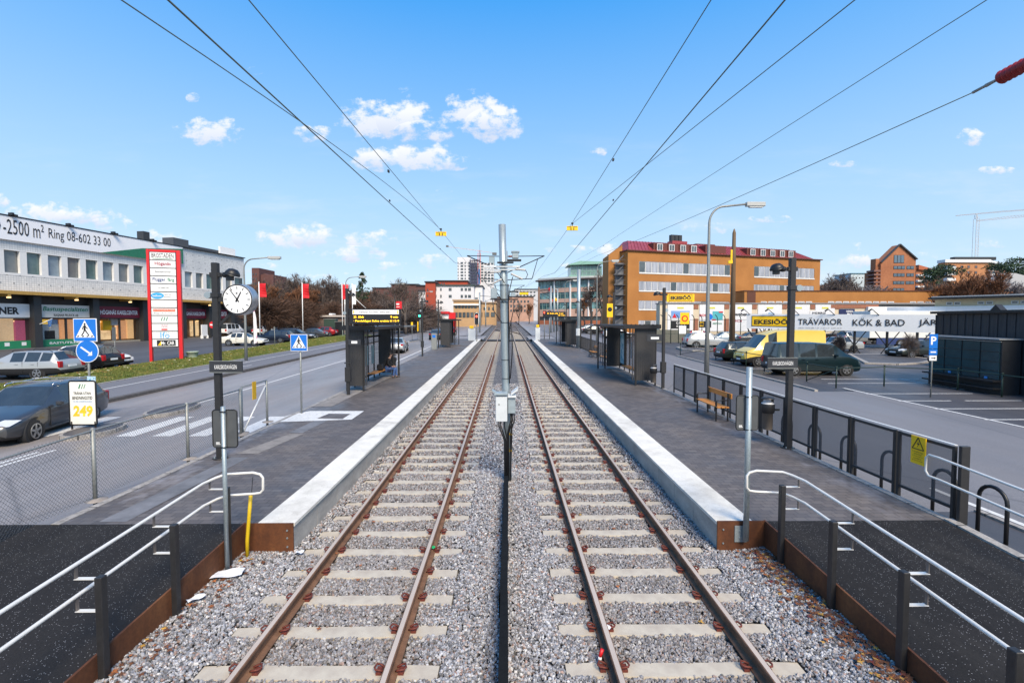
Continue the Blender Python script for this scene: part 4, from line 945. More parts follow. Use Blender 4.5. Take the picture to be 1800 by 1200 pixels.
# more platform posts
def thin_post(x,Y,zt,label,cat='lamp post',grp='black lamp posts on the platforms',floods=1,boxz=True):
    z0=T(Y)+.315; t=thing('platform_lamp_post',label,cat,(x,Y,z0),group=grp); s=.06
    q=mb(ANTH); q.bbox(x-s,x+s,Y-s,Y+s,z0,zt,.008); q.build('pole',t,world=True)
    if boxz: mb(ANTH).bbox(x-.11,x+.11,Y-.1,Y+.1,z0+.7,z0+1.2,.01).build('litter_box',t,world=True)
    d=1 if x<0 else -1
    q=mb(BLACK); q.obox((x-.15*d,Y,zt-.3),(x+.2*d,Y,zt-.3),.06,.08); q.lathe((x+.32*d,Y,zt-.28),[(.03,.12),(.13,.08),(.17,-.02),(.15,-.05)],12,ax=(d*.2,0,1)); q.build('floodlight',t,world=True)
    q=mb(GALV); q.cyl((x-.1*d,Y-.05,zt-1.0),(x-.1*d,Y+.05,zt-1.0),.08,n=12); q.build('loudspeaker',t,world=True)
    return t
thin_post(-6.6,37.6,5.25,'black lamp post with hooded light between the two left shelters')
thin_post(-6.55,46.2,5.5,'black lamp post just before the far left shelter',boxz=False)
thin_post(7.04,21.3,4.95,'black lamp post with a small name plate at the near end of the right shelter')
thin_post(6.85,38.6,5.3,'black lamp post beside the railing beyond the right shelter',boxz=False)
thin_post(6.9,30.6,5.3,'black lamp post with round light at the far end of the right shelter',boxz=False)
thin_post(7.05,45.3,5.5,'furthest black lamp post of the right platform beside the galvanised mast',boxz=False)
t=thing('name_board','small grey station name board at the near end of the right shelter','sign',(6.6,21.2,2.9)); q=mb(SIGNG).bbox(6.25,6.93,21.14,21.18,T(21)+2.45,T(21)+2.75,.004); q.build('plate',t,world=True); mb(WHITE).box(6.42,6.78,21.13,21.138,T(21)+2.54,T(21)+2.64).build('name_strip',t,world=True)
litter_bin(6.7,21.6,T(21)+.55,'black round litter bin on the post at the near end of the right shelter',1)
litter_bin(-6.2,26.3,T(26)+.6,'dark litter bin at the far end of the left shelter',-1)
# signal cabinets, yellow box on mast at right
def ticket(x,Y,label): 
    z=T(Y)+.32; t=thing('ticket_machine',label,'ticket machine',(x,Y,z),group='ticket machines')
    mb(GALV2).bbox(x-.25,x+.25,Y-.2,Y+.2,z,z+1.5,.02).build('body',t,world=True); mb(BLUE).box(x-.15,x+.15,Y-.206,Y-.201,z+1.1,z+1.35).build('screen',t,world=True)
ticket(-6.7,44.5,'grey ticket machine between the far left shelter and the road')
# seated person at the left shelter
def person_seated():
    X0,Y0=-5.98,25.1; z0=T(Y0)+.32
    t=thing('person','seated person in black jacket and blue jeans on the left shelter bench','person',(X0,Y0,z0))
    def skin(name,joints,edges,root,m,lvl=2,parent=t):
        me=bpy.data.meshes.new(name); me.from_pydata([j[:3] for j in joints],edges,[]); o=bpy.data.objects.new('tmp',me); SC.collection.objects.link(o)
        md=o.modifiers.new('s','SKIN'); sv=me.skin_vertices[0].data
        for i,j in enumerate(joints): sv[i].radius=(j[3],j[4] if len(j)>4 else j[3]); sv[i].use_root=(i==root)
        md.use_smooth_shade=True; ss=o.modifiers.new('u','SUBSURF'); ss.levels=lvl; ss.render_levels=lvl
        dg=bpy.context.evaluated_depsgraph_get(); dg.update(); nm=bpy.data.meshes.new_from_object(o.evaluated_get(dg)); bpy.data.objects.remove(o)
        nm.name=name; nm.materials.clear(); nm.materials.append(m)
        for p in nm.polygons: p.material_index=0; p.use_smooth=True
        ob=bpy.data.objects.new(name,nm); SC.collection.objects.link(ob); ob.parent=parent; return ob
    SK=mat('skin',(.45,.26,.19),.6,var=.06); JK=mat('black_jacket',(.010,.010,.012),.85,var=.3); JN=mat('blue_jeans',(.045,.10,.26),.85,var=.25,scale=14); HR=mat('dark_hair',(.02,.015,.012),.7,var=.2)
    # frame: x toward the rails, body sits facing +x, leaning forward
    body=[(0,0,.52,.11,.13),(.05,0,.72,.105,.13),(.10,0,.92,.11,.15),(.13,0,1.03,.07,.08),(.16,0,1.10,.045),(.19,0,1.17,.06),(.20,0,1.24,.075),(.19,0,1.31,.05),
          (.10,.17,.98,.05),(.10,.24,.76,.04),(.30,.20,.62,.032),(.37,.17,.60,.022),(.10,-.17,.98,.05),(.10,-.24,.76,.04),(.30,-.20,.62,.032),(.37,-.17,.60,.022),
          (.04,.09,.50,.085),(.44,.10,.50,.065),(.46,.11,.10,.042),(.46,.11,.05,.04),(.60,.12,.035,.03),(.04,-.09,.50,.085),(.42,-.10,.50,.065),(.34,-.11,.10,.042),(.34,-.11,.05,.04),(.48,-.12,.035,.03)]
    ed=[(0,1),(1,2),(2,3),(3,4),(4,5),(5,6),(6,7),(2,8),(8,9),(9,10),(10,11),(2,12),(12,13),(13,14),(14,15),(0,16),(16,17),(17,18),(18,19),(19,20),(0,21),(21,22),(22,23),(23,24),(24,25)]
    b=skin('body',body,ed,0,SK)
    g=1.18
    def grow(idx,k=g): return [tuple(list(body[i][:3])+[r*k for r in body[i][3:]]) for i in idx]
    idx=[0,1,2,3,8,9,10,12,13,14]; J=grow(idx,1.28); mp={v:i for i,v in enumerate(idx)}
    skin('jacket',J,[(mp[a],mp[c]) for a,c in ed if a in mp and c in mp],0,JK)
    idx=[0,16,17,18,21,22,23]; J=grow(idx,1.2); mp={v:i for i,v in enumerate(idx)}
    skin('jeans',J,[(mp[a],mp[c]) for a,c in ed if a in mp and c in mp],0,JN)
    for s,i in ((1,19),(-1,24)):
        a=body[i]; c=body[i+1]; q=mb(BLACK); q.smooth=True; q.lathe((a[0]-.05,a[1],.045),[(.02,-.0),(.05,.03),(.052,.12),(.045,.2),(.02,.24)],10,ax=(1,0,-.03)); q.build('shoe',t)
    q=mb(HR); q.lathe((.17,0,1.26),[(.088,-.05),(.1,.0),(.088,.06),(.05,.095),(.01,.105)],14,ax=(-.25,0,1)); q.build('hair',t)
    q=mb(SK); q.lathe((.265,0,1.235),[(.012,-.02),(.018,0),(.006,.03)],6); 
    for s in (-1,1): q.lathe((.20,s*.078,1.235),[(.01,-.025),(.02,0),(.01,.025)],6)
    q.build('nose_and_ears',t)
    q=mb(BLACK)
    for s in (-1,1): q.cyl((.262,s*.028,1.258),(.268,s*.028,1.258),.009,n=8)
    q.build('eyes',t)
    for s in (-1,1):
        q=mb(SK)
        for k in range(4):
            l=.045+.008*(1.5-abs(k-1.4)); y=s*.17-s*.025+s*k*.016; q.tube([(.385,y,.60),(.385+l*.6,y,.595),(.385+l*.85,y,.575),(.385+l*.8,y,.555)],[.009,.0085,.008,.006],n=6)
        q.tube([(.37,s*.14,.60),(.395,s*.125,.59),(.41,s*.12,.575)],[.01,.009,.007],n=6); q.build('fingers',t)
    t.location=(X0-.28,Y0,z0-.03)
person_seated()
# small bag beside the person
q=mb(mat('dark_bag',(.02,.018,.02),.8,var=.3)); q.bbox(-6.6,-6.3,24.3,24.65,T(25)+.78,T(25)+1.08,.05); tag(q.build('bag',off=(-6.56,24.95,T(25)+.78)),'dark bag on the shelter bench beside the seated person','bag')
# ------------------------------------------------------------------ centre mast with cabinets
t=thing('catenary_mast','thick galvanised mast with grey cabinets standing between the tracks','mast',(.04,10.7,-.2))
lean=lambda z:.04-.13*(z+.17)/5.7
mb(GALV).tube([(lean(z),10.7,z) for z in (-.2,1.5,3,4.2,5.62)],[.088,.087,.085,.083,.082],n=20).build('pole',t,world=True)
mb(FOOT).cyl((.04,10.7,-.22),(.04,10.7,-.10),.16,n=14).build('footing',t,world=True)
q=mb(BLACK)
for z in (4.62,4.28,3.9,3.45,2.62,2.2): q.tube([(lean(z)+.09*math.cos(a),10.7+.09*math.sin(a),z) for a in [2*PI*k/16 for k in range(16)]],.007,n=5,closed=True)
q.build('strap',t,world=True)
CAB=mat('cabinet_grey',(.60,.63,.65),.45,.0,var=.06); CABD=mat('cabinet_blue_grey',(.32,.38,.41),.45,.2,var=.12)
q=mb(CAB); q.bbox(-.235,.02,10.3,10.55,1.30,1.86,.012); cb=q.build('cabinet',t,world=True)
q=mb(CABD); q.bbox(-.27,.03,10.26,10.58,1.88,1.93,.01); q.raw([(-.31,10.28,1.99),(-.31,10.56,1.99),(-.16,10.28,1.90),(-.16,10.56,1.90),(-.31,10.28,1.97),(-.31,10.56,1.97),(-.16,10.28,1.88),(-.16,10.56,1.88)],[(0,1,3,2),(4,6,7,5),(0,2,6,4),(0,4,5,1)]); q.build('cabinet_hood',cb,world=True)
mb(GALV2).cyl((-.16,10.295,1.68),(-.16,10.31,1.68),.018,n=10).build('lock',cb,world=True)
q=mb(CABD); q.bbox(.035,.20,10.35,10.6,1.47,1.84,.01); c2=q.build('small_cabinet',t,world=True)
q=mb(CAB); q.bbox(.03,.215,10.3,10.6,1.82,1.87,.008); q.raw([(.10,10.3,1.92),(.10,10.6,1.92),(.25,10.3,2.03),(.25,10.6,2.03),(.10,10.3,1.87),(.10,10.6,1.87),(.25,10.3,1.98),(.25,10.6,1.98)],[(0,1,3,2),(4,6,7,5),(0,2,6,4),(2,3,7,6)]); q.build('cabinet_hood',c2,world=True)
for k,(x0,x1,y1) in enumerate(((-.17,-.04,.2),(-.13,-.01,.5),(-.05,0.02,.6),(.09,.03,.5),(.13,.05,.2),(.17,.09,.7))):
    zs=1.32 if k<3 else 1.46; mb(BLACK).tube([(x0,10.45,zs),(x0+.01,10.43,zs-.15),((x0+x1)/2,10.45,zs-.3),(x1,10.56,max(.3,zs-.5)),(x1,10.58,-.1)],.014,n=6).build('cable',t,world=True)
mb(BLACK).tube([(.12,10.74,1.4),(.12,10.8,.9),(.1,10.8,.0)],.02,n=6).tube([(.1,10.7,3.5),(.14,10.68,2.9),(.09,10.66,2.2)],.012,n=6).tube([(-.09+.13,10.6,4.3),(.05,10.6,3.2),(.07,10.6,2.1)],.012,n=6).build('cable',t,world=True)
q=mb(YEL); q.bbox(.06,.11,10.62,10.66,.93,.97,.005); q.bbox(.06,.11,10.62,10.66,.55,.59,.005); q.build('cable_tag',t,world=True)
# switch gear arms
q=mb(CAB); q.bbox(-.50,.30,10.56,10.62,4.66,4.70,.006); q.bbox(-.48,.28,10.56,10.60,4.60,4.625,.004); q.build('crossarm',t,world=True)
q=mb(BLACK); q.bbox(-.20,.16,10.5,10.6,4.75,4.78,.005); q.bbox(.02,.33,10.55,10.65,4.80,4.84,.005); q.build('bracket',t,world=True)
q=mb(GALV); q.bbox(.13,.27,10.55,10.68,4.86,5.0,.01); q.bbox(.11,.29,10.53,10.7,4.99,5.02,.005); q.build('switch_box',t,world=True)
q=mb(mat('porcelain_grey',(.45,.44,.43),.35,var=.1))
for (a,b) in (((-.36,10.5,4.55),(-.12,10.5,4.56)),((-.34,10.5,4.28),(-.10,10.5,4.40)),((.10,10.5,4.52),(.36,10.5,4.40)),((.2,10.5,4.62),(.42,10.5,4.60))):
    va,vb=Vector(a),Vector(b); n=6; q.tube([va.lerp(vb,k/(2*n)) for k in range(2*n+1)],[.03 if k%2 else .018 for k in range(2*n+1)],n=8)
q.build('insulator',t,world=True)
q=mb(BLACK)
q.tube([(-.34,10.5,4.56),(-.46,10.5,4.5),(-.49,10.5,4.38),(-.43,10.5,4.29),(-.34,10.5,4.28)],.008,n=5); q.tube([(-.2,10.5,4.55),(-.1,10.52,4.42),(-.04,10.55,4.32)],.01,n=5)
q.tube([(.42,10.5,4.60),(.47,10.5,4.5),(.42,10.5,4.4),(.34,10.5,4.40)],.008,n=5); q.tube([(.14,10.5,4.45),(.08,10.52,4.2),(.05,10.55,3.9),(.06,10.6,3.2)],.01,n=5)
q.tube([(-.25,10.5,4.28),(-.2,10.52,4.1),(-.06,10.55,3.88)],.009,n=5); q.tube([(-.3,10.5,3.95),(-.27,10.5,3.7),(-.1,10.55,3.45)],.009,n=5); q.tube([(.17,10.5,3.95),(.15,10.5,3.7),(.07,10.55,3.3),(.06,10.6,3.0)],.009,n=5)
q.build('cable',t,world=True)
q=mb(GALV); q.bbox(-.34,-.2,10.5,10.65,3.98,4.2,.01); q.bbox(.1,.2,10.5,10.62,4.02,4.12,.008); q.build('switch_box',t,world=True)
q=mb(BLACK); q.bbox(-.36,.26,10.56,10.6,3.95,3.975,.004); q.bbox(.07,.26,10.5,10.66,4.12,4.145,.005); q.build('bracket',t,world=True)
# ------------------------------------------------------------------ cantilever masts further along, contact wires
WIRE=mat('wire_dark_bronze',(.12,.145,.12),.6,.2,var=.05)
def cmast(Y,label,h=8.2):
    z=T(Y); t=thing('catenary_mast',label,'mast',(0,Y,z-.2),group='catenary masts between the tracks')
    mb(GALV).tube([(0,Y,z-.2),(0,Y,z+h)],[.12,.1],n=10).build('pole',t,world=True)
    for s in (-1,1):
        x=(XL if s<0 else XR)
        q=mb(BLACK); q.tube([(0,Y,z+h-1.6),(x+s*.9,Y,z+h-.35)],.035,n=6); q.tube([(0,Y,z+h-.4),(x+s*.9,Y,z+h-.35)],.03,n=6); q.tube([(x+s*.4,Y,z+h-.6),(x,Y,z+h-2.0)],.025,n=6); q.tube([(0,Y,z+h-2.1),(x,Y,z+h-2.0)],.03,n=6); q.build('cantilever_arm',t,world=True)
        mb(mat('insulator_brown',(.2,.06,.03),.4)).tube([(s*.15,Y,z+h-.4),(s*.45,Y,z+h-.39)],.07,n=8).build('insulator',t,world=True)
for Y,l in ((35,'first thin cantilever mast seen behind the thick centre mast'),(72,'second cantilever mast between the tracks past the crossing panels'),(108,'third cantilever mast between the tracks near the crossover'),(144,'furthest cantilever mast between the tracks where the rails curve')): cmast(Y,l)
def sag(p,q_,s=.0,n=14): 
    p,q_=Vector(p),Vector(q_); return [p.lerp(q_,k/n)-Vector((0,0,4*s*(k/n)*(1-k/n))) for k in range(n+1)]
def ext(a,b,t): a,b=Vector(a),Vector(b); return a+(b-a)*t
def xw(px,py,x): a,b=ray(px,py); Y=x/a; return (x,Y,HC+b*Y)
def wire(label,pts,r=.008,grp='overhead wires above the tracks'):
    o=mb(WIRE).tube(pts,r*.66,n=5).build('overhead_wire'); tag(o,label,'wire',grp)
a,b=xw(437,0,-1.955),xw(775,405,-1.955); wire('overhead wire carrying the left yellow plate',[ext(a,b,-.5)]+sag(a,b)+[(XL,35,T(35)+6.2),(XL,72,T(72)+6.1),(XL,108,T(108)+6.1),(XL,144,T(144)+6.1)],.008)
a,b=xw(295,0,-2.75),xw(800,462,-2.75); wire('thickest dark overhead wire on the left',[ext(a,b,-.3)]+sag(a,b,.0)+[(-2.75,35,T(35)+7.7-1.2+.6),(-2.8,72,T(72)+7.6)],.014)
wire('thin slanting wire on the far left of the sky',[ext(Q(213,0,3.0),Q(775,404,14.3),-.2)]+sag(Q(213,0,3.0),Q(775,404,14.3),-.12),.007)
a,b=xw(1250,0,1.88),xw(1005,393,1.88); wire('overhead wire carrying the right yellow plate',[ext(a,b,-.5)]+sag(a,b)+[(XR,35,T(35)+6.2),(XR,72,T(72)+6.1),(XR,108,T(108)+6.1),(XR,144,T(144)+6.1)],.008)
a,b=xw(1380,0,2.75),xw(975,480,2.75); wire('thickest dark overhead wire on the right',[ext(a,b,-.3)]+sag(a,b)+[(2.75,35,T(35)+6.4),(2.8,72,T(72)+7.6)],.014)
wire('thin slanting wire crossing above the right thick wire',[ext(Q(1503,0,3.6),Q(1005,394,13.7),-.2)]+sag(Q(1503,0,3.6),Q(1005,394,13.7),.0),.007)
a,b=xw(1735,0,7.0),xw(1061,431,7.0); wire('long thin wire running from the upper right corner',[ext(a,b,-.2)]+sag(a,b,-.05)+[Q(975,478,70),Q(925,505,120)],.011)
a,b=xw(1710,163,7.5),xw(1048,450,7.5); wire('wire ending in the red insulator at the right edge',sag(a,b,.12)+[Q(970,492,75),Q(930,512,120)],.013)
t=thing('wire_insulator','ribbed dark red insulator with steel socket at the right edge','insulator',a,group=None)
e=Vector(xw(1757,138,7.5)); va=Vector(a); d=(e-va).normalized(); 
mb(GALV2).tube([va,va+d*.2,va+d*.21,e],[.022,.022,.03,.02],n=8).build('socket',t,world=True)
q=mb(mat('insulator_red',(.27,.018,.02),.45,var=.15,scale=30)); prof=[]
for k in range(8): prof+=[(.045,k*.075),(.095,k*.075+.02),(.105,k*.075+.04),(.045,k*.075+.072)]
q.lathe(e,prof,16,ax=d); q.build('ribbed_body',t,world=True)
for (p,lb) in ((Q(775,404,14.2),'left yellow plate hanging on the overhead wire'),(Q(1006,394,13.7),'right yellow plate hanging on the overhead wire')):
    t=thing('wire_marker',lb,'wire marker',p,group='yellow plates on the overhead wires'); x,y,z=p
    mb(BLACK).tube([(x-.03,y,z+.02),(x+.03,y,z+.02)],.025,n=6).tube([(x,y,z),(x,y,z-.06)],.012,n=5).build('clamp',t,world=True)
    pl=mb(YEL).bbox(x-.16,x+.16,y-.012,y+.012,z-.18,z-.055,.004).build('plate',t,world=True)
    q=mb(BLACK); q.box(x-.05,x-.025,y-.014,y-.0125,z-.17,z-.10); q.box(x+.03,x+.055,y-.014,y-.0125,z-.17,z-.10); q.box(x-.14,x-.03,y-.014,y-.0125,z-.085,z-.07); q.box(x+.02,x+.14,y-.014,y-.0125,z-.085,z-.07); q.build('digits',pl,world=True)
# clamps on wires, dropper
q=mb(BLACK)
for p in (xw(683,300,-1.955),xw(685,352,-2.75),xw(774,437,-2.75),xw(1078,280,1.88),xw(1078,351,2.75),xw(1061,432,7.0)): q.bbox(p[0]-.014,p[0]+.014,p[1]-.03,p[1]+.03,p[2]-.03,p[2]+.01,.004)
tag(q.build('wire_clamps'),'small dark clamps fixed on the overhead wires','clamps',kind='stuff')
# ------------------------------------------------------------------ galvanised mast on the right platform, more poles
t=thing('galvanised_mast','pale galvanised mast with white cabinet on the right platform edge','mast',(7.05,46.5,T(46.5)+.3))
z=T(46.5)+.3; mb(GALV).tube([(7.05,46.5,z),(7.05,46.5,z+7.6)],[.2,.16],n=10).build('pole',t,world=True); mb(CAB).bbox(6.75,7.2,46.1,46.3,z+1.2,z+1.9,.02).build('cabinet',t,world=True)
for (x,Y,h,r,l) in ((8.2,88,12,.18,'leftmost tall pale mast in the group right of the tracks'),(9.2,92,12.5,.2,'second pale mast in the group right of the tracks'),(10.3,96,12,.16,'third pale mast in the group right of the tracks'),(5.3,78,11,.2,'brown mast closest to the right track beyond the crossing'),(-5.0,90,10.5,.18,'grey mast left of the tracks beyond the crossing'),(-5.6,130,10,.18,'far grey mast left of the tracks')):
    z=T(Y); tt=thing('catenary_pole',l,'mast',(x,Y,z),group='side masts beyond the platforms'); mb(GALV if l[0]!='b' else mat('rusty_pole',(.16,.09,.06),.7,var=.3)).tube([(x,Y,z),(x,Y,z+h*.72)],[r,r*.8],n=8).build('pole',tt,world=True)
    s=-1 if x>0 else 1; mb(BLACK).tube([(x,Y,z+h*.66),(x+s*3,Y,z+h*.64)],.04,n=5).tube([(x,Y,z+h*.5),(x+s*2.4,Y,z+h*.62)],.03,n=5).build('bracket_arm',tt,world=True)
# ------------------------------------------------------------------ street lamps
def lamp(x,Y,h,arm,label,r=.08,dirn=1):
    z=T(Y)+.1; t=thing('street_lamp',label,'street lamp',(x,Y,z),group='tall curved street lamps')
    pts=[(x,Y,z),(x,Y,z+h*.35),(x,Y,z+h*.9)]; rr=[r*1.35,r,r*.62]
    for k in range(1,9): a=R(90*k/8); pts.append((x+dirn*(1-math.cos(a))*h*.09,Y,z+h*.9+math.sin(a)*h*.1)); rr.append(r*.55)
    pts.append((x+dirn*arm*.72,Y,z+h*1.015)); rr.append(r*.5)
    mb(GALV2).tube(pts,rr,n=8).build('pole',t,world=True)
    q=mb(mat('lamp_head_grey',(.45,.45,.43),.4,.1,var=.06)); q.bbox(x+min(dirn*arm*.66,dirn*arm),x+max(dirn*arm*.66,dirn*arm),Y-.14,Y+.14,z+h*1.0,z+h*1.025,.02); hd=q.build('lamp_head',t,world=True)
    q=mb(mat('lamp_glass',(.6,.6,.58),.3,var=0)); q.box(x+min(dirn*arm*.72,dirn*arm*.96),x+max(dirn*arm*.72,dirn*arm*.96),Y-.1,Y+.1,z+h*.993,z+h-.001); q.build('lamp_glass',hd,world=True)
lamp(11.75,27.8,9.75,3.2,'nearest tall street lamp standing beside the right road',.11)
lamp(11.75,62,10.2,2.8,'second street lamp of the right road, in front of the orange stair tower'); lamp(11.75,96,10,2.4,'third street lamp of the right road near the curved office'); lamp(11.7,130,10,2.4,'furthest street lamp of the right road')
lamp(-19.25,35.5,7.55,2.7,'nearest curved street lamp on the left grass verge behind the clock',.085); lamp(-19.5,58.5,7.9,2.5,'second curved street lamp of the left road by the flags'); lamp(-19.5,84,8.6,1.9,'third curved street lamp of the left road near the bare tree'); lamp(-19.0,110,8.4,2.2,'furthest street lamp of the left road')
# wooden utility pole
t=thing('utility_pole','tall brown wooden pole in the right car park','pole',(23.1,48.6,.6)); z=T(48.6)
mb(mat('weathered_wood',(.10,.065,.04),.85,col2=(.20,.13,.075),scale=1.2,stretch=(3,3,.4))).tube([(23.1,48.6,z),(23.1,48.6,z+11.8),(23.1,48.6,z+12.2)],[.30,.17,.05],n=10).build('pole',t,world=True)
mb(YEL).bbox(22.75,22.95,48.5,48.6,z+8.9,z+10.1,.02).bbox(22.5,22.95,48.45,48.6,z+8.7,z+9.0,.02).build('yellow_bracket',t,world=True)
# ------------------------------------------------------------------ traffic signs
WALK=[(0,.30,.045)]
def ped_sign(t,x,Y,zc,w):
    h=w/2; q=mb(WHITE); q.bbox(x-h,x+h,Y-.012,Y+.008,zc-h,zc+h,.004); pl=q.build('sign_plate',t,world=True)
    q=mb(BLUE); q.box(x-h*.94,x+h*.94,Y-.0145,Y-.0125,zc-h*.94,zc+h*.94); q.build('blue_field',pl,world=True)
    q=mb(WHITE); y=Y-.016; q.face((x-h*.82,y,zc-h*.66),(x+h*.82,y,zc-h*.66),(x,y,zc+h*.86)); q.build('white_triangle',pl,world=True)
    q=mb(BLACK); y=Y-.018; L=lambda a,b,r:q.obox((x+a[0]*h,y,zc+a[1]*h),(x+b[0]*h,y,zc+b[1]*h),r*h,.003,up=(0,1,0))
    q.cyl((x+.0*h,y-.001,zc+.52*h),(x+.0*h,y+.001,zc+.52*h),.085*h,n=10)
    L((0,.42),(-.02,.02),.17); L((-.02,.38),(-.17,.22),.07); L((-.17,.22),(-.20,.05),.07); L((.02,.38),(.14,.2),.07); L((.14,.2),(.26,.12),.07)
    L((-.02,.06),(-.10,-.18),.1); L((-.10,-.18),(-.30,-.48),.09); L((0,.06),(.14,-.18),.1); L((.14,-.18),(.34,-.46),.09)
    for a in (-.6,-.18,.2,.58): L((a-.07,-.56),(a+.09,-.50),.09)
    q.build('walking_symbol',pl,world=True)
    q=mb(BLUE); q.box(x-h*.86,x+h*.86,Y-.017,Y-.0152,zc-h*.88,zc-h*.64); q.build('blue_bar',pl,world=True)
t=thing('pedestrian_sign','blue pedestrian crossing sign above the round arrow sign on the left traffic island','sign',(-12.92,14.9,.2),group='blue pedestrian crossing signs')
x,Y=-12.88,14.85; mb(GALV2).tube([(x+.0,Y,.2),(x,Y,3.55)],.032,n=8).build('pole',t,world=True); ped_sign(t,x-.02,Y-.05,Q(163,580,Y)[2],.71)
t=thing('arrow_sign','round blue keep right arrow sign below the crossing sign','sign',(x,Y-.04,2.5)); zc=Q(165,617,Y)[2]
q=mb(WHITE); q.cyl((x+.02,Y-.06,zc),(x+.02,Y-.045,zc),.345,n=32); pl=q.build('sign_plate',t,world=True); mb(BLUE).cyl((x+.02,Y-.0625,zc),(x+.02,Y-.0605,zc),.325,n=32).build('blue_field',pl,world=True)
q=mb(WHITE); q.obox((x-.17,Y-.065,zc+.13),(x+.12,Y-.065,zc-.08),.05,.003,up=(0,1,0)); q.face((x+.17,Y-.066,zc-.13),(x+.03,Y-.066,zc-.135),(x+.17,Y-.066,zc+.01)); q.build('arrow',pl,world=True)
mb(mat('info_blue_white',(.45,.62,.72),.5,col2=(.05,.25,.45),scale=14,thr=(.5,.56))).box(x-.02,x+.24,Y-.06,Y-.05,1.45,1.78).build('sticker_plate',t,world=True)
t=thing('pedestrian_sign','blue pedestrian crossing sign on a thin pole at the edge of the left platform','sign',(-6.87,16,.4),group='blue pedestrian crossing signs')
x,Y=-6.87,16.0; z=T(16)+.31; mb(GALV2).tube([(x,Y,z),(x,Y,z+2.6)],.03,n=8).build('pole',t,world=True); ped_sign(t,x-.02,Y-.05,Q(527,602,Y)[2],.56)
# poster stand
t=thing('poster_stand','white training advert stand with large yellow price on the left island','advert stand',(-13,14.6,.2)); xa,xb=-13.24,-12.44; Y=14.55; zb=T(Y)+.28
q=mb(BLACK); pts=[]
for cxx,czz,a0 in ((xb-.06,zb+1.33-.06,0),(xa+.06,zb+1.33-.06,90),(xa+.06,zb+.06,180),(xb-.06,zb+.06,270)):
    for k in range(4): pts.append((cxx+.06*math.cos(R(a0+30*k)),Y,czz+.06*math.sin(R(a0+30*k))))
q.tube(pts,.025,n=6,closed=True); 
for xx in (xa+.05,xb-.05): q.obox((xx,Y,zb+.1),(xx,Y,zb-.25),.04,.03)
q.build('frame',t,world=True); q=mb(mat('poster_cream',(.78,.77,.72),.5,var=.04)); q.box(xa+.02,xb-.02,Y-.01,Y+.01,zb+.02,zb+1.31); po=q.build('poster',t,world=True)
xm=(xa+xb)/2; TXY=mat('yellow_lettering',(.85,.45,.02),.5,col2=(.8,.66,.05),scale=6); TXBL=mat('blue_lettering',(.04,.22,.5),.5,var=0); TXG=mat('green_lettering',(.02,.22,.10),.5,var=0)
q=mb(TXG)
for i,dx in enumerate((-.08,.0,.07)): q.obox((xm+dx-.02,Y-.013,zb+1.1),(xm+dx+.03,Y-.013,zb+1.24),.02 if i else .035,.002,up=(0,1,0))
q.build('emblem',po,world=True)
wtext(po,'TRÄNA UTAN',.1,TXB,(xm,Y-.012,zb+.97),width=.52,bold=.015,shear=.1); wtext(po,'BINDNINGSTID',.1,TXB,(xm,Y-.012,zb+.82),width=.6,bold=.015,shear=.1); wtext(po,'STK PER UNDERTECKNING',.04,TXBL,(xm,Y-.012,zb+.71),width=.58); wtext(po,'249',.34,TXY,(xm,Y-.012,zb+.42),width=.6,bold=.04,shear=.1)
# red and white tenant pylon
t=thing('sign_pylon','tall red framed pylon with white tenant name plates on the left verge','sign pylon',(-23.7,33.4,.4))
A=Vector(Q(262,642,33.3)); B=Vector(Q(322,641,34.0)); z0=T(33.5)+.3
ux=(B-A); ux.z=0; Wd=ux.length; ux.normalize(); uy=Vector((-ux.y,ux.x,0)); H=(563-440)*33.4/840+3.5-z0
Ax=Vector((A.x,A.y,z0))
def loc(u,v,d=0): return Ax+ux*u+uy*d+Vector((0,0,v))
def lbox(q,u0,u1,v0,v1,d0,d1):
    c=[loc(u0,v0,d0),loc(u1,v0,d0),loc(u1,v0,d1),loc(u0,v0,d1),loc(u0,v1,d0),loc(u1,v1,d0),loc(u1,v1,d1),loc(u0,v1,d1)]
    return q.raw(c,[(0,3,2,1),(4,5,6,7),(0,1,5,4),(1,2,6,5),(2,3,7,6),(3,0,4,7)])
q=mb(RED); lbox(q,.04,.2,-.3,H,0,.3); lbox(q,Wd-.22,Wd+.0,-.3,H,0,.32); lbox(q,.22,Wd-.24,H-.16,H,0,.3); q.build('frame',t,world=True)
q=mb(BLACK); lbox(q,.22,Wd-.24,1.0,H-.16,.05,.25); q.build('core',t,world=True)
n=12; ph=(H-1.0-.2)/n; pw=Wd-.5
TXR=mat('wine_lettering',(.35,.02,.05),.5,var=0); TXLB=mat('light_blue_lettering',(.03,.35,.7),.5,var=0); TXN=mat('navy_lettering',(.02,.05,.2),.5,var=0); ORG=mat('orange_red_plate',(.75,.12,.03),.5,var=0)
rows=[('BROSTADEN',TXB,.3,.85),('Höganäs',TXR,.3,.62),('Bastuspecialisten',TXB,.14,.6),('Flüggerfärg',TXN,.32,.85),('en trappa upp',TXB,.12,.4),('badhuset',TXW,.16,.38),('',TXB,0,0),('ENTREPRENADBUTIKEN',TXW,.1,.7),('',TXG,.3,.3),('Kakel',TXR,.12,.3),('Ifö',TXLB,.42,.36),('Mr. CAR',TXW,.26,.52)]
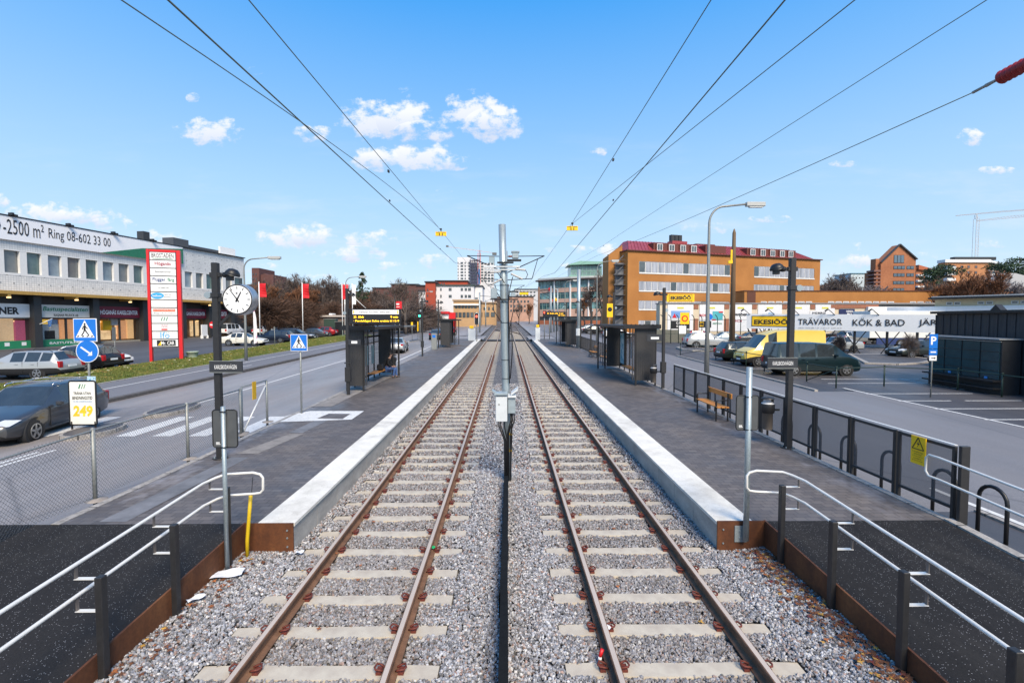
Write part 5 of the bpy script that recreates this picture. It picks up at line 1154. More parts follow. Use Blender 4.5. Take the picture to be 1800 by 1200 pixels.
for k,(s,m_,hh,ww) in enumerate(rows):
    v1=H-.2-k*ph; v0=v1-ph+.06; q=mb(WHITE); lbox(q,.25,Wd-.27,v0,v1,-.02,.04); pl=q.build('name_plate',t,world=True); vm=(v0+v1)/2; um=(.25+Wd-.27)/2
    def tt(s,hh,m_,u,v,w_,**kw): wtext(pl,s,hh,m_,tuple(loc(u,v,-.03)),right=tuple(ux),width=w_,**kw)
    if k==0: q=mb(TXG); lbox(q,.4,Wd-.42,v0+.04,v0+.08,-.025,-.021); q.build('underline',pl,world=True); vm+=.04
    if k==5: q=mb(TXLB); c=loc(.62,vm,-.022); q.raw([tuple(c)]+[tuple(c+ux*.38*math.cos(a)+Vector((0,0,.22*math.sin(a)))) for a in [2*PI*j/20 for j in range(20)]],[(0,j+1,(j+1)%20+1) for j in range(20)]); q.build('oval',pl,world=True); tt(s,.14,TXW,.62,vm,.55,bold=.01); tt('kakel och',.08,TXB,1.22,vm+.1,.4); tt('klinker',.08,TXB,1.22,vm-.08,.4); continue
    if k==7: q=mb(ORG); lbox(q,.35,Wd-.37,vm+.0,v1-.05,-.025,-.021); q.build('orange_band',pl,world=True); tt(s,.1,TXW,um,vm+.12,pw*.8); tt('Bygg   Bad   Kakel',.08,TXB,um,vm-.12,pw*.8); continue
    if k==8:
        q=mb(TXG)
        for i in range(3): a_,b_=loc(um-.2+i*.15,vm-.1,-.024),loc(um-.12+i*.15,vm+.18,-.024); q.obox(a_,b_,.05,.003,up=tuple(uy))
        q.build('emblem',pl,world=True); continue
    if k==9: tt('Kakel',.09,TXR,um,vm+.15,.35); tt('Center',.08,TXR,um,vm+.03,.4); q=mb(RED); lbox(q,um-.2,um+.15,vm-.2,vm-.1,-.025,-.021); q.build('emblem',pl,world=True); continue
    if k==11: q=mb(BLACK); lbox(q,.5,Wd-.4,v0+.04,v1-.04,-.026,-.021); q.build('black_field',pl,world=True); q=mb(YEL); q.face(loc(.56,v0+.09,-.028),loc(.76,v0+.09,-.028),loc(.76,v1-.09,-.028)); q.build('emblem',pl,world=True); tt(s,hh,m_,um+.15,vm,pw*.52,bold=.02); continue
    if s: 
        if s=='Flüggerfärg': tt('Flügger',.3,TXN,um-.24,vm,pw*.5,bold=.01); tt('färg',.3,TXG,um+.44,vm,pw*.26,bold=.01)
        else: tt(s,hh,m_,um,vm,pw*ww,bold=.015 if s=='Höganäs' else .0)
# potted tub by pylon
q=mb(mat('plastic_tub',(.30,.36,.28),.7)); q.lathe((-23.0,35.2,T(35)+.2),[(.25,0),(.38,.6),(.42,.62),(.42,.7),(.36,.7)],16); tag(q.build('tub',off=(-23,35.2,T(35)+.2)),'pale green tub standing behind the red pylon','tub')
# sign pole near pylon, no-entry sign, feather flag
def simple_sign(x,Y,h,label,shape,m_,w,name='road_sign',cat='sign',grp=None,z=None,m2=None):
    z=T(Y)+.15 if z is None else z; t=thing(name,label,cat,(x,Y,z),group=grp); mb(GALV2).tube([(x,Y,z),(x,Y,z+h)],.03,n=6).build('pole',t,world=True)
    q=mb(m_); 
    if shape=='o': q.cyl((x,Y-.05,z+h-w/2),(x,Y-.035,z+h-w/2),w/2,n=20)
    elif shape=='<>': q.raw([(x-w/2,Y-.05,z+h-w/2),(x,Y-.05,z+h-w),(x+w/2,Y-.05,z+h-w/2),(x,Y-.05,z+h),(x-w/2,Y-.035,z+h-w/2),(x,Y-.035,z+h-w),(x+w/2,Y-.035,z+h-w/2),(x,Y-.035,z+h)],[(0,1,2,3),(7,6,5,4),(0,4,5,1),(1,5,6,2),(2,6,7,3),(3,7,4,0)])
    else: q.box(x-w/2,x+w/2,Y-.05,Y-.035,z+h-shape,z+h)
    pl=q.build('plate',t,world=True)
    return t,pl,z
tt_,pl,z=simple_sign(-33.5,55,2.6,'round red no entry sign in the left car park','o',RED,.8); mb(WHITE).box(-33.8,-33.2,54.94,54.948,z+2.12,z+2.28).build('white_bar',pl,world=True)
simple_sign(-22.9,47.5,2.2,'thin grey post on the left verge',.3,GALV2,.1,name='post',cat='post')
simple_sign(-26.4,32.5,2.6,'grey post with narrow info panel left of the red pylon',.9,STK,.25,name='post',cat='post')
t=thing('feather_flag','pink and white feather flag on the left verge','flag',(-25.5,48.5,T(48.5)+.2)); z=T(48.5)+.2
FF_=mat('feather_flag_cloth',(.80,.76,.78),.7,col2=(.65,.25,.42),scale=1.9,thr=(.56,.6),stretch=(1,1,1.2)); q=mb(FF_); pr=[(0,.4),(.42,.5),(.45,1.8),(.38,3.0),(.16,3.9),(.0,4.1)]
q.prism([(-25.5+p[0]*.8,z+p[1]) for p in pr],'y',48.49,48.51); q.build('cloth',t,world=True); mb(BLACK).tube([(-25.5,48.5,z),(-25.5,48.5,z+4.1)],.02,n=5).build('pole',t,world=True)
# flags on tall poles
for i,(px,Y,top,bot,lab) in enumerate(((455,62,498,522,'red flag on a pole behind the round clock'),(531,66,499,524,'single red flag above the round brown trees'),(601,70,500,526,'leftmost red flag by the second left street lamp'),(605.5,74,500,535,'white and green flag beside the leftmost red flag'),(619,78,500,535,'pale flag right of the second left street lamp'))):
    x,_,zt=Q(px,top,Y); zb=Q(px,bot,Y)[2]; z=T(Y); t=thing('flag_pole',lab,'flag',(x,Y,z),group='flags by the left car park')
    mb(WHITE).tube([(x,Y,z),(x,Y,zt+.2)],.06,n=6).build('pole',t,world=True)
    m_=(RED,RED,RED,mat('white_green_cloth',(.7,.72,.7),.7,col2=(.05,.3,.12),scale=.8,thr=(.6,.62)),WHITE)[i]
    q=mb(m_); n=6
    for k in range(n):
        za,zb2=zt-(zt-zb)*k/n,zt-(zt-zb)*(k+1)/n; w=.85 if i<3 else .5
        f=lambda z_:.12*math.sin(z_*3); q.face((x+.06,Y,za),(x+.06+w,Y+f(za),za),(x+.06+w,Y+f(zb2),zb2),(x+.06,Y,zb2))
    q.build('cloth',t,world=True)
# green and black electric cabinets
for (px,py,w,h,m_,lab) in ((582,590,1.9,2.6,mat('green_cabinet',(.03,.06,.045),.6),'dark green electric cabinet at the far end of the left verge'),(597,590,1.1,2.2,BLACK,'black electric cabinet right of the dark green cabinet')):
    x,Y,z=P(px,py,.1); t=thing('electric_cabinet',lab,'cabinet',(x,Y,z),group='electric cabinets on the left verge'); mb(m_).bbox(x-w/2,x+w/2,Y-.5,Y+.5,z,z+h,.04).build('body',t,world=True); mb(GALV2).box(x-w/2-.05,x+w/2+.05,Y-.55,Y+.55,z+h,z+h+.08).build('lid',t,world=True)
# traffic lights
def tlight(x,Y,h,label,col,hh=.95,ring=True,poly=True,z=None):
    z=T(Y)+.1 if z is None else z; t=thing('traffic_light',label,'traffic light',(x,Y,z),group='traffic lights beyond the platforms')
    mb(GALV2).tube([(x,Y,z),(x,Y,z+h)],.06,n=8).build('pole',t,world=True)
    w=.2; zc=z+h-hh/2
    if ring: q=mb(WHITE); q.prism([(x+(w+.07)*math.cos(a),zc+(hh/2-w+ (w+.07)*abs(math.sin(a)))*(1 if math.sin(a)>=0 else -1)) for a in [2*PI*k/20 for k in range(20)]],'y',Y-.1,Y-.07); q.build('backing_plate',t,world=True)
    q=mb(BLACK); q.bbox(x-w,x+w,Y-.3,Y-.1,zc-hh/2,zc+hh/2,.05); hd=q.build('signal_head',t,world=True)
    i={'r':1,'a':0,'g':-1}[col]; q=mb(mat('signal_'+col,{'r':(1,.06,.03),'a':(1,.5,.05),'g':(.05,1,.5)}[col],.4,var=0,emit=3.0)); q.cyl((x,Y-.33,zc+i*hh*.2),(x,Y-.305,zc+i*hh*.2),.12,n=14); q.build('lit_lens',hd,world=True)
tlight(*[Q(838,540,57)[0],57,3.4,'red lit tram signal with white rim at the end of the left platform','r'],hh=1.35,z=T(57)+.3)
tlight(Q(738,540,61)[0],61,4.0,'green lit traffic light left of the road beyond the left shelters','g',hh=1.1,ring=False)
tlight(Q(957,540,62)[0],62,3.9,'signal with white rim on the right of the crossing','r',hh=.8,ring=False); tlight(Q(966,540,64)[0],64,3.9,'dark signal heads at the corner of the right platform','r',hh=.8,ring=False)
def cabinet(x,Y,w,h,label,m_=CAB):
    z=T(Y)+.3; t=thing('signal_cabinet',label,'cabinet',(x,Y,z),group='signal cabinets at the platform ends'); mb(m_).bbox(x-w/2,x+w/2,Y-.3,Y+.3,z,z+h,.03).build('body',t,world=True); mb(YEL).bbox(x-w*.3,x+w*.3,Y-.36,Y-.31,z+h*1.0,z+h*1.22,.02).build('yellow_sign',t,world=True)
cabinet(Q(829,540,59)[0],59,.85,1.5,'grey signal cabinet with yellow sign at the end of the left platform'); cabinet(Q(945,540,60)[0],60,.6,1.6,'grey signal cabinet with yellow sign at the end of the right platform')
q_,pl,z=simple_sign(-11.9,60.5,2.4,'blue and yellow sign post on the far traffic island',.45,YEL,.25); 
simple_sign(-11.9,64.5,2.4,'yellow post at the far end of the left traffic island',1.3,YEL,.14)
# warning signs on poles
tt_,pl,z=simple_sign(P(1192,612,.2)[0]+.6,47.3,3.6,'yellow framed round sign on a pole at the car park entrance',1.15,YEL,.9); X_=P(1192,612,.2)[0]+.6; mb(RED).cyl((X_,47.24,z+3.0),(X_,47.248,z+3.0),.32,n=18).build('red_ring',pl,world=True); mb(YEL).cyl((X_,47.235,z+3.0),(X_,47.239,z+3.0),.2,n=18).build('yellow_disc',pl,world=True); mb(WHITE).box(X_-.55,X_+.15,47.24,47.25,z+1.5,z+2.3).build('white_plate',tt_,world=True)
tt_,pl,z=simple_sign(Q(1072,540,53)[0],53,4.6,'yellow sign with black symbol on a pole before the orange stair tower',1.5,YEL,.66); X_=Q(1072,540,53)[0]; mb(BLACK).cyl((X_,52.94,z+3.95),(X_,52.948,z+3.95),.25,n=14).build('symbol',pl,world=True)
tt_,pl,z=simple_sign(Q(1247,540,44)[0],44,3.5,'blue round sign pair on a green post right of the tall lamp','o',BLUE,.6)
tt_,pl,z=simple_sign(18.5,20.5,2.75,'blue parking sign with arrow plate in front of the dark glazed wall',.62,BLUE,.36,z=T(20.5)+.04)
wtext(pl,'P',.36,TXW,(18.5,20.448,z+2.75-.28),bold=.03); q=mb(BLUE).box(18.32,18.68,20.45,20.465,z+1.84,z+2.1); q.build('blue_plate',tt_,world=True); q=mb(WHITE).box(18.34,18.66,20.449,20.46,z+1.6,z+1.82); wp=q.build('arrow_plate',tt_,world=True); q=mb(BLACK); q.obox((18.42,20.446,z+1.71),(18.56,20.446,z+1.71),.03,.002,up=(0,1,0)); q.face((18.55,20.445,z+1.66),(18.62,20.445,z+1.71),(18.55,20.445,z+1.76)); q.build('arrow',wp,world=True); q=mb(WHITE); q.obox((18.38,20.447,z+1.97),(18.62,20.447,z+1.97),.06,.002,up=(0,1,0)); q.build('symbol',tt_,world=True)
# green tube railing of the car park
GRN=mat('dark_green_tube',(.012,.035,.028),.5,var=.1)
def rail_fence(pts,label,brace=True,h=1.05):
    x,Y=pts[0]; t=thing('tube_railing',label,'railing',(x,Y,T(Y)),group='dark green tube railings around the right car park')
    for (x,Y) in pts: mb(GRN).tube([(x,Y,T(Y)-.05),(x,Y,T(Y)+h)],.035,n=6).tube([(x,Y,T(Y)+h-.02),(x,Y,T(Y)+h+.05)],.045,n=6).build('post',t,world=True)
    mb(GRN).tube([(x,Y,T(Y)+h-.05) for x,Y in pts],.026,n=6).build('top_rail',t,world=True)
    if brace: a,b=pts[0],pts[1]; mb(GRN).tube([(a[0],a[1],T(a[1])+.1),(b[0],b[1],T(b[1])+h-.1)],.022,n=6).build('brace',t,world=True)
rail_fence([(16.15,25.4),(16.15,23.1),(19.0,23.7),(21.5,22.4),(21.64,20.5),(21.9,17.8)],'dark green tube railing in front of the dark glazed wall')
rail_fence([(16.6,37.6),(16.4,34.2),(16.35,32.3),(16.3,29.9)],'dark green tube railing in front of the parked estate and vans')
rail_fence([(15.2,41.5),(16.6,37.6)],'short dark green brace railing beside the tall street lamp')
# ------------------------------------------------------------------ billboard
t=thing('billboard','long white billboard with timber store lettering above the right car park','billboard',(29.8,43.5,T(43)))
A=Vector((24.25,48.0,0)); B=Vector((35.35,39.0,0)); d=(B-A).normalized(); nrm=Vector((d.y,-d.x,0)); L=(B-A).length
zA=(HC-14*48/840,HC+11.5*48/840); zB=(HC-22*39/840,HC+10*39/840)
z0=lambda u:zA[0]+(zB[0]-zA[0])*u/L; z1=lambda u:zA[1]+(zB[1]-zA[1])*u/L
def bp(u,v,dd=0): c=A+d*u+nrm*dd; return (c.x,c.y,z0(u)+(z1(u)-z0(u))*v)
q=mb(WHITE); q.raw([bp(0,0,0),bp(L,0,0),bp(L,1,0),bp(0,1,0),bp(0,0,-.12),bp(L,0,-.12),bp(L,1,-.12),bp(0,1,-.12)],[(0,1,2,3),(5,4,7,6),(0,3,7,4),(1,5,6,2),(3,2,6,7),(0,4,5,1)]); pl=q.build('panel',t,world=True)
def bu(px): a,_=ray(px,560); return (a*A.y-A.x)/(d.x-a*d.y)
q=mb(BLACK); e0,e1=bu(1321),bu(1390); q.raw([bp(e0,.15,.01),bp(e1,.15,.01),bp(e1,.87,.01),bp(e0,.87,.01)],[(0,1,2,3)]); q.build('logo_border',pl,world=True)
q=mb(YEL); q.raw([bp(e0+.07,.2,.02),bp(e1-.07,.2,.02),bp(e1-.07,.82,.02),bp(e0+.07,.82,.02)],[(0,1,2,3)]); q.build('logo_field',pl,world=True)
def bt(s,u,v,h,w,m_=TXB,**k): wtext(pl,s,h,m_,bp(u,v,.035),right=tuple(d),width=w,**k)
def btp(s,p0,p1,v,h,**k): u0,u1=bu(p0),bu(p1); bt(s,(u0+u1)/2,v,h,u1-u0,**k)
btp('EKESIÖÖ',1326,1385,.5,.55,bold=.03); btp('TRÄVAROR',1403,1481,.56,.68,bold=.012); btp('KÖK & BAD',1499,1591,.56,.70,bold=.012)
btp('JÄR',1615,1648,.56,.74,bold=.012); btp('ÖPPET  MÅN-FRE 7-18   LÖR 9-15   SÖN 10-15',1404,1480,.14,.1)
for u in (.9,2.0,4.2,6.6,8.9,11.2,13.2):
    q=mb(BLACK); c=A+d*u-nrm*.25; q.obox((c.x,c.y,T(c.y)-.1),(c.x,c.y,z1(u)-.1),.14,.14); q.obox((c.x-.5*d.x,c.y-.5*d.y,T(c.y)),(c.x+.9*d.x,c.y+.9*d.y,z0(u)+.1),.08,.08); q.obox((c.x+.5*d.x,c.y+.5*d.y,T(c.y)),(c.x-.9*d.x,c.y-.9*d.y,z0(u)+.1),.08,.08); q.build('support_leg',t,world=True)
for u in (.3,2.5,4.6,7.4,10.6):
    q=mb(BLACK); a_=Vector(bp(u,.95,.0)); e_=a_-d*.5+nrm*.35+Vector((0,0,.55)); q.obox(a_,e_,.05,.05); q.obox(e_,e_-d*.25-Vector((0,0,.2)),.16,.12); q.build('spotlight',t,world=True)
# dark glazed wall and black cladded hall on the right edge
t=thing('display_wall','dark teal glazed display wall beside the black hall','display wall',(22,22.7,T(22)))
TEAL=mat('dark_teal_panel',(.016,.055,.066),.22,var=.35,scale=.7,spec=.8); z=lambda Y:T(Y)
q=mb(mat('dark_frame',(.02,.022,.026),.5)); 
def wb(q,x0,x1,Ya,Yb,za,zb): 
    return q.raw([(x0,Ya,T(Ya)+za),(x1,Ya,T(Ya)+za),(x1,Yb,T(Yb)+za),(x0,Yb,T(Yb)+za),(x0,Ya,T(Ya)+zb),(x1,Ya,T(Ya)+zb),(x1,Yb,T(Yb)+zb),(x0,Yb,T(Yb)+zb)],[(0,3,2,1),(4,5,6,7),(0,1,5,4),(1,2,6,5),(2,3,7,6),(3,0,4,7)])
wb(q,22.05,22.9,20.95,24.6,-.1,2.5); q.build('case',t,world=True)
for k in range(4):
    Ya=21.0+k*.9; q=mb(TEAL); wb(q,22.02,22.05,Ya+.03,Ya+.86,.72,2.38); q.build('glass_panel',t,world=True)
q=mb(mat('pale_steel_edge',(.3,.32,.34),.4,.3)); wb(q,21.85,22.95,20.9,24.65,2.5,2.56); wb(q,21.98,22.02,20.95,24.6,2.40,2.44); q.build('cap',t,world=True)
q=mb(ANTH); 
for zz in (.28,.62): wb(q,21.7,22.04,20.95,24.6,zz,zz+.07)
for zz in (1.1,1.5,1.95): wb(q,22.0,22.03,20.95,24.6,zz,zz+.02)
q.build('rail',t,world=True)
mb(mat('blue_sticker',(.05,.25,.6),.5)).box(21.995,22.0,23.3,23.45,T(23)+.75,T(23)+.85).box(21.995,22.0,21.5,21.65,T(21)+.72,T(21)+.82).build('sticker',t,world=True)
t=thing('black_hall','black board clad hall at the right edge of the car park','building',(27,18,T(18)))
CLAD=mat('black_cladding',(.014,.014,.017),.6,col2=(.045,.042,.045),scale=3.0,stretch=(4,4,.25))
q=mb(CLAD); q.box(23.1,33,12,25.4,T(18)-.3,3.85); q.build('wall',t,world=True)
q=mb(mat('cladding_batten',(.03,.03,.035),.6)); 
for k in range(34): Y=12.2+k*.4; q.box(23.07,23.1,Y,Y+.05,T(18)-.2,3.8)
q.build('batten',t,world=True)
q=mb(BLACK); q.box(22.9,33.1,11.9,25.6,3.85,3.98); rf=q.build('roof',t,world=True); q=mb(BLACK); q.prism([(22.0,3.98),(22.5,3.98),(22.25,4.25)],'x',23.0,23.3); q.build('roof_vent',rf,world=True)
# ------------------------------------------------------------------ vehicles
TYRE=mat('tyre_rubber',(.012,.012,.012),.85,var=.2); RIM=mat('alloy_rim',(.42,.43,.45),.35,.8,var=.1); GLS=mat('car_glass',(.05,.062,.07),.04,.35,var=.3,scale=1.2,spec=1.0)
HL=mat('headlight_glass',(.62,.64,.66),.12,.2,var=.1,spec=.8); TL=mat('tail_light_red',(.42,.01,.015),.2,var=.1); TRIM=mat('black_plastic_trim',(.02,.02,.022),.7,var=.1); CHR=mat('chrome',(.6,.6,.62),.2,.9,var=.05)
def paint(name,col,metal=.35): return mat('paint_'+name,col,.32,metal,var=.05,scale=.8,coat=.6)
# stations: x from nose, z sill, z belt, z top, half width belt, half width top, kind of the interval that follows
PROF={
'estate':(4.75,[(0,.34,.52,.56,.60,.5,'b'),(.06,.26,.60,.66,.76,.66,'b'),(.35,.22,.68,.77,.86,.74,'b'),(.9,.22,.80,.88,.90,.78,'b'),(1.42,.22,.90,.97,.91,.80,'w'),(2.18,.22,.93,1.42,.92,.64,'p'),(2.3,.22,.93,1.45,.92,.645,'g'),(2.95,.22,.94,1.48,.92,.65,'p'),(3.04,.22,.94,1.48,.92,.65,'g'),(3.72,.22,.95,1.47,.92,.645,'p'),(3.8,.22,.96,1.465,.92,.64,'g'),(4.3,.24,.97,1.43,.90,.61,'r'),(4.62,.27,.93,1.02,.86,.70,'b'),(4.72,.30,.80,.84,.82,.72,'b'),(4.75,.36,.62,.66,.78,.68,'b')],(.88,3.66),.33),
'sedan':(4.7,[(0,.34,.50,.55,.60,.5,'b'),(.06,.26,.58,.64,.76,.66,'b'),(.4,.22,.68,.76,.85,.74,'b'),(1.0,.22,.80,.87,.88,.77,'b'),(1.45,.22,.88,.94,.89,.78,'w'),(2.1,.22,.91,1.36,.90,.62,'p'),(2.2,.22,.91,1.39,.90,.62,'g'),(2.8,.22,.92,1.42,.90,.62,'p'),(2.88,.22,.92,1.42,.90,.62,'g'),(3.4,.22,.93,1.36,.89,.61,'r'),(3.95,.24,.94,1.02,.88,.74,'b'),(4.5,.26,.92,.98,.85,.74,'b'),(4.65,.30,.82,.88,.82,.72,'b'),(4.7,.36,.6,.64,.78,.68,'b')],(.86,3.62),.32),
'hatch':(4.15,[(0,.34,.50,.55,.60,.5,'b'),(.06,.26,.60,.66,.76,.66,'b'),(.35,.22,.70,.78,.84,.73,'b'),(.8,.22,.82,.89,.87,.76,'b'),(1.15,.22,.90,.97,.88,.77,'w'),(1.85,.22,.92,1.42,.88,.62,'p'),(1.95,.22,.92,1.45,.88,.62,'g'),(2.6,.22,.93,1.47,.88,.63,'p'),(2.68,.22,.93,1.47,.88,.63,'g'),(3.3,.22,.95,1.44,.88,.62,'p'),(3.5,.23,.96,1.41,.87,.60,'r'),(3.95,.26,.96,1.04,.84,.68,'b'),(4.1,.30,.8,.85,.8,.7,'b'),(4.15,.36,.6,.64,.76,.66,'b')],(.82,3.36),.32),
'suv':(4.55,[(0,.45,.66,.72,.64,.55,'b'),(.06,.36,.76,.84,.80,.70,'b'),(.4,.32,.88,.96,.88,.77,'b'),(1.0,.32,.98,1.05,.92,.80,'b'),(1.35,.32,1.04,1.10,.93,.81,'w'),(2.0,.32,1.07,1.58,.93,.66,'p'),(2.12,.32,1.07,1.62,.93,.665,'g'),(2.75,.32,1.08,1.66,.93,.67,'p'),(2.84,.32,1.08,1.66,.93,.67,'g'),(3.5,.32,1.09,1.64,.93,.665,'p'),(3.58,.32,1.10,1.63,.93,.66,'g'),(4.05,.34,1.12,1.58,.91,.63,'r'),(4.4,.37,1.10,1.18,.88,.74,'b'),(4.52,.40,.9,.95,.84,.74,'b'),(4.55,.46,.7,.74,.8,.7,'b')],(.88,3.66),.37),
'van':(5.0,[(0,.36,.60,.66,.64,.54,'b'),(.05,.28,.78,.88,.84,.74,'b'),(.25,.24,.96,1.04,.91,.81,'b'),(.75,.24,1.10,1.18,.94,.84,'w'),(1.5,.24,1.12,1.80,.95,.76,'p'),(1.62,.24,1.12,1.85,.95,.78,'g'),(2.6,.24,1.10,1.92,.95,.79,'p'),(2.72,.24,1.10,1.92,.95,.79,'g'),(3.6,.24,1.10,1.93,.95,.79,'p'),(3.72,.24,1.10,1.93,.95,.79,'g'),(4.7,.26,1.10,1.90,.94,.78,'p'),(4.8,.28,1.10,1.87,.93,.77,'r'),(4.95,.32,1.02,1.12,.90,.82,'b'),(5.0,.38,.66,.72,.86,.78,'b')],(.92,3.95),.34),
'high_van':(5.6,[(0,.36,.62,.68,.66,.56,'b'),(.05,.28,.76,.84,.84,.74,'b'),(.3,.24,.98,1.08,.92,.82,'b'),(.75,.24,1.16,1.26,.96,.86,'w'),(1.5,.24,1.2,2.15,.97,.80,'p'),(1.62,.24,1.2,2.2,.97,.82,'g'),(2.2,.24,1.2,2.42,.97,.84,'b'),(3.0,.24,1.2,2.5,.97,.84,'b'),(4.6,.24,1.2,2.5,.97,.84,'b'),(5.5,.28,1.2,2.48,.96,.83,'b'),(5.6,.36,1.1,2.3,.93,.8,'b')],(.95,4.4),.35)}
def car(kind,x,Y,head,pm,label,group=None,cat=None,name='parked_car',trim=False,rails=False,dz=0.,ori='c',two=None,lights=None):
    """ori: x,Y is the centre, 'f' the nose or 'r' the tail on the ground"""
    L,st,(w0,w1),wr=PROF[kind]
    h=R(head); ux=Vector((math.cos(h),math.sin(h),0))
    c=Vector((x,Y,0))
    if ori=='f': c-=ux*L/2
    if ori=='r': c+=ux*L/2
    z=T(c.y)+dz; t=thing(name,label,cat or ('van' if 'van' in kind else 'car'),(c.x,c.y,z),h,group)
    def sx(u): return L/2-u
    def sec(s):
        u,zs,zb,zr,wb,wt,_=s; zm=(zs+zb)/2
        P_=[(0,zs),(wb*.86,zs),(wb*.97,zs+.07),(wb*1.01,zm),(wb*.995,zb-.06),(wb*.965,zb),(wt,zr-.045 if zr-zb>.2 else zr-.015),(wt*.86,zr),(0,zr+.025)]
        return [(sx(u),p[0],p[1]) for p in P_]
    S=[sec(s) for s in st]; body=mb(pm); body.smooth=True; lower=mb(TRIM); lower.smooth=True
    sideL=mb(GLS); sideR=mb(GLS); ws=mb(GLS); rw=mb(GLS); roofm=mb(two or pm); roofm.smooth=True
    for i in range(len(st)-1):
        k=st[i][6]; A,B=S[i],S[i+1]
        for j in range(8):
            for s in (1,-1):
                q=[A[j],B[j],B[j+1],A[j+1]] if s>0 else [A[j+1],B[j+1],B[j],A[j]]
                q=[(a,b*s,c_) for a,b,c_ in q]
                tgt=body
                if j==5 and k=='g': tgt=sideL if s>0 else sideR
                elif j in(6,7) and k=='w': tgt=ws
                elif j in(6,7) and k=='r': tgt=rw
                elif j<=1 or (trim and j==2): tgt=lower
                tgt.face(*q)
    for e,sg in ((S[0],1),(S[-1],-1)):
        for s in (1,-1):
            for j in range(1,8):
                q=[(e[0][0],0,e[j][2]),(e[j][0],e[j][1]*s,e[j][2]),(e[j+1][0],e[j+1][1]*s,e[j+1][2]),(e[0][0],0,e[j+1][2])]
                (lower if j<3 else body).face(*(q if s*sg>0 else q[::-1]))
    # merge shared vertices so the smooth shading reads as pressed metal
    for m_ in (body,lower):
        d={};nv=[];idx=[]
        for p in m_.v:
            kx=(round(p[0],4),round(p[1],4),round(p[2],4))
            if kx not in d: d[kx]=len(nv); nv.append(p)
            idx.append(d[kx])
        m_.v=nv; nf=[];keep=[]
        for a,f in enumerate(m_.f):
            g=[]; 
            for k2 in f:
                if idx[k2] not in g: g.append(idx[k2])
            if len(g)>2: nf.append(tuple(g)); keep.append(a)
        m_.f=nf; m_.mi=[m_.mi[a] for a in keep]; m_.sm=[m_.sm[a] for a in keep]
    bo=body.build('body',t); me=bo.data
    try: me.set_sharp_from_angle(angle=R(48))
    except Exception: pass
    lower.build('lower_trim',t)
    for m_,nm in ((sideL,'side_window'),(sideR,'side_window'),(ws,'windscreen'),(rw,'rear_window')):
        if m_.f: m_.build(nm,t)
    for s in (1,-1):
        for wx in (w0,w1):
            wb=.93 if kind in('suv','van','high_van') else .89
            q=mb(TRIM); q.cyl((sx(wx),s*(wb-.2),wr),(sx(wx),s*(wb+.012),wr),wr+.065,n=20); q.build('wheel_arch',t)
            q=mb(TYRE); q.lathe((sx(wx),s*(wb-.18),wr),[(wr*.6,0),(wr-.02,.0),(wr,.03),(wr,.17),(wr-.02,.20),(wr*.66,.205)],20,ax=(0,s,0)); w=q.build('wheel',t)
            q=mb(TRIM); q.cyl((sx(wx),s*(wb-.05),wr),(sx(wx),s*(wb+.022),wr),wr*.63,n=18); q.use(RIM); yy=s*(wb+.03)
            q.tube([(sx(wx)+wr*.62*math.cos(a),yy,wr+wr*.62*math.sin(a)) for a in [2*PI*k/18 for k in range(18)]],.016,n=4,closed=True); q.cyl((sx(wx),yy-s*.01,wr),(sx(wx),yy+s*.008,wr),.05,n=8)
            for k in range(5): a=2*PI*k/5+.3; q.obox((sx(wx),yy,wr),(sx(wx)+wr*.6*math.cos(a),yy,wr+wr*.6*math.sin(a)),.06,.02,up=(0,1,0))
            q.build('rim',w)
    q=mb(BLACK); ds=[s_[0] for i_,s_ in enumerate(st) if s_[6]=='p'][1:] or [2.4]
    for s in (1,-1):
        for u_ in [1.5]+ds: q.box(sx(u_)-.007,sx(u_)+.007,min(s*.86,s*.925),max(s*.86,s*.925),.36,.92)
        q.box(sx(max(ds)),sx(1.5),min(s*.86,s*.915),max(s*.86,s*.915),.34,.352)
    q.build('door_gap',t)
    big=kind in('suv','van','high_van'); zh=.74 if not big else (.86 if kind=='suv' else .9); wn_=.7 if not big else .76
    for s in (1,-1):
        q=mb(HL); q.smooth=True; q.raw([(sx(.02),s*(wn_-.26),zh-.16),(sx(.12),s*(wn_+.08),zh-.13),(sx(.45),s*(wn_+.155),zh-.02),(sx(.25),s*(wn_-.1),zh+.03),(sx(.03),s*(wn_-.24),zh-.05)],[(0,1,2,3,4) if s>0 else (4,3,2,1,0)])
        for k in range(len(q.v)): 
            p=q.v[k]; q.v[k]=(p[0]+.015,p[1]+s*.012,p[2]+.01)
        q.build('headlight',t)
        zt_=.9 if kind=='sedan' else (1.05 if kind=='suv' else .95); xr=sx(L)
        q=mb(TL); hh=.14 if kind=='sedan' else .34
        if kind in('van','high_van'): zt_=1.05
        q.bbox(xr-.02 if False else xr-.012,xr+.16,min(s*.60,s*.84),max(s*.60,s*.84),zt_-hh,zt_,.02); q.build('tail_light',t)
        q=mb(pm if not trim else TRIM); cx_=1.75 if kind not in('van','high_van') else 1.55; zz=.98 if not big else 1.2; q.bbox(sx(cx_)-.08,sx(cx_)+.06,min(s*.93,s*1.1),max(s*.93,s*1.1),zz-.07,zz+.07,.03); q.build('wing_mirror',t)
        for hx in (2.65,3.45) if kind not in('high_van',) else (1.9,): q=mb(pm); q.box(sx(hx)-.09,sx(hx)+.09,min(s*.9,s*(.95 if not big else .99)),max(s*.9,s*(.95 if not big else .99)),.80 if not big else .95,.83 if not big else .98); q.build('door_handle',t)
    mb(WHITE).box(sx(L)-.02,sx(L)-.0,-.26,.26,.62,.74).build('number_plate',t)
    q=mb(WHITE); q.box(sx(-.012),sx(.01),-.26,.26,.42,.53); q.build('number_plate',t)
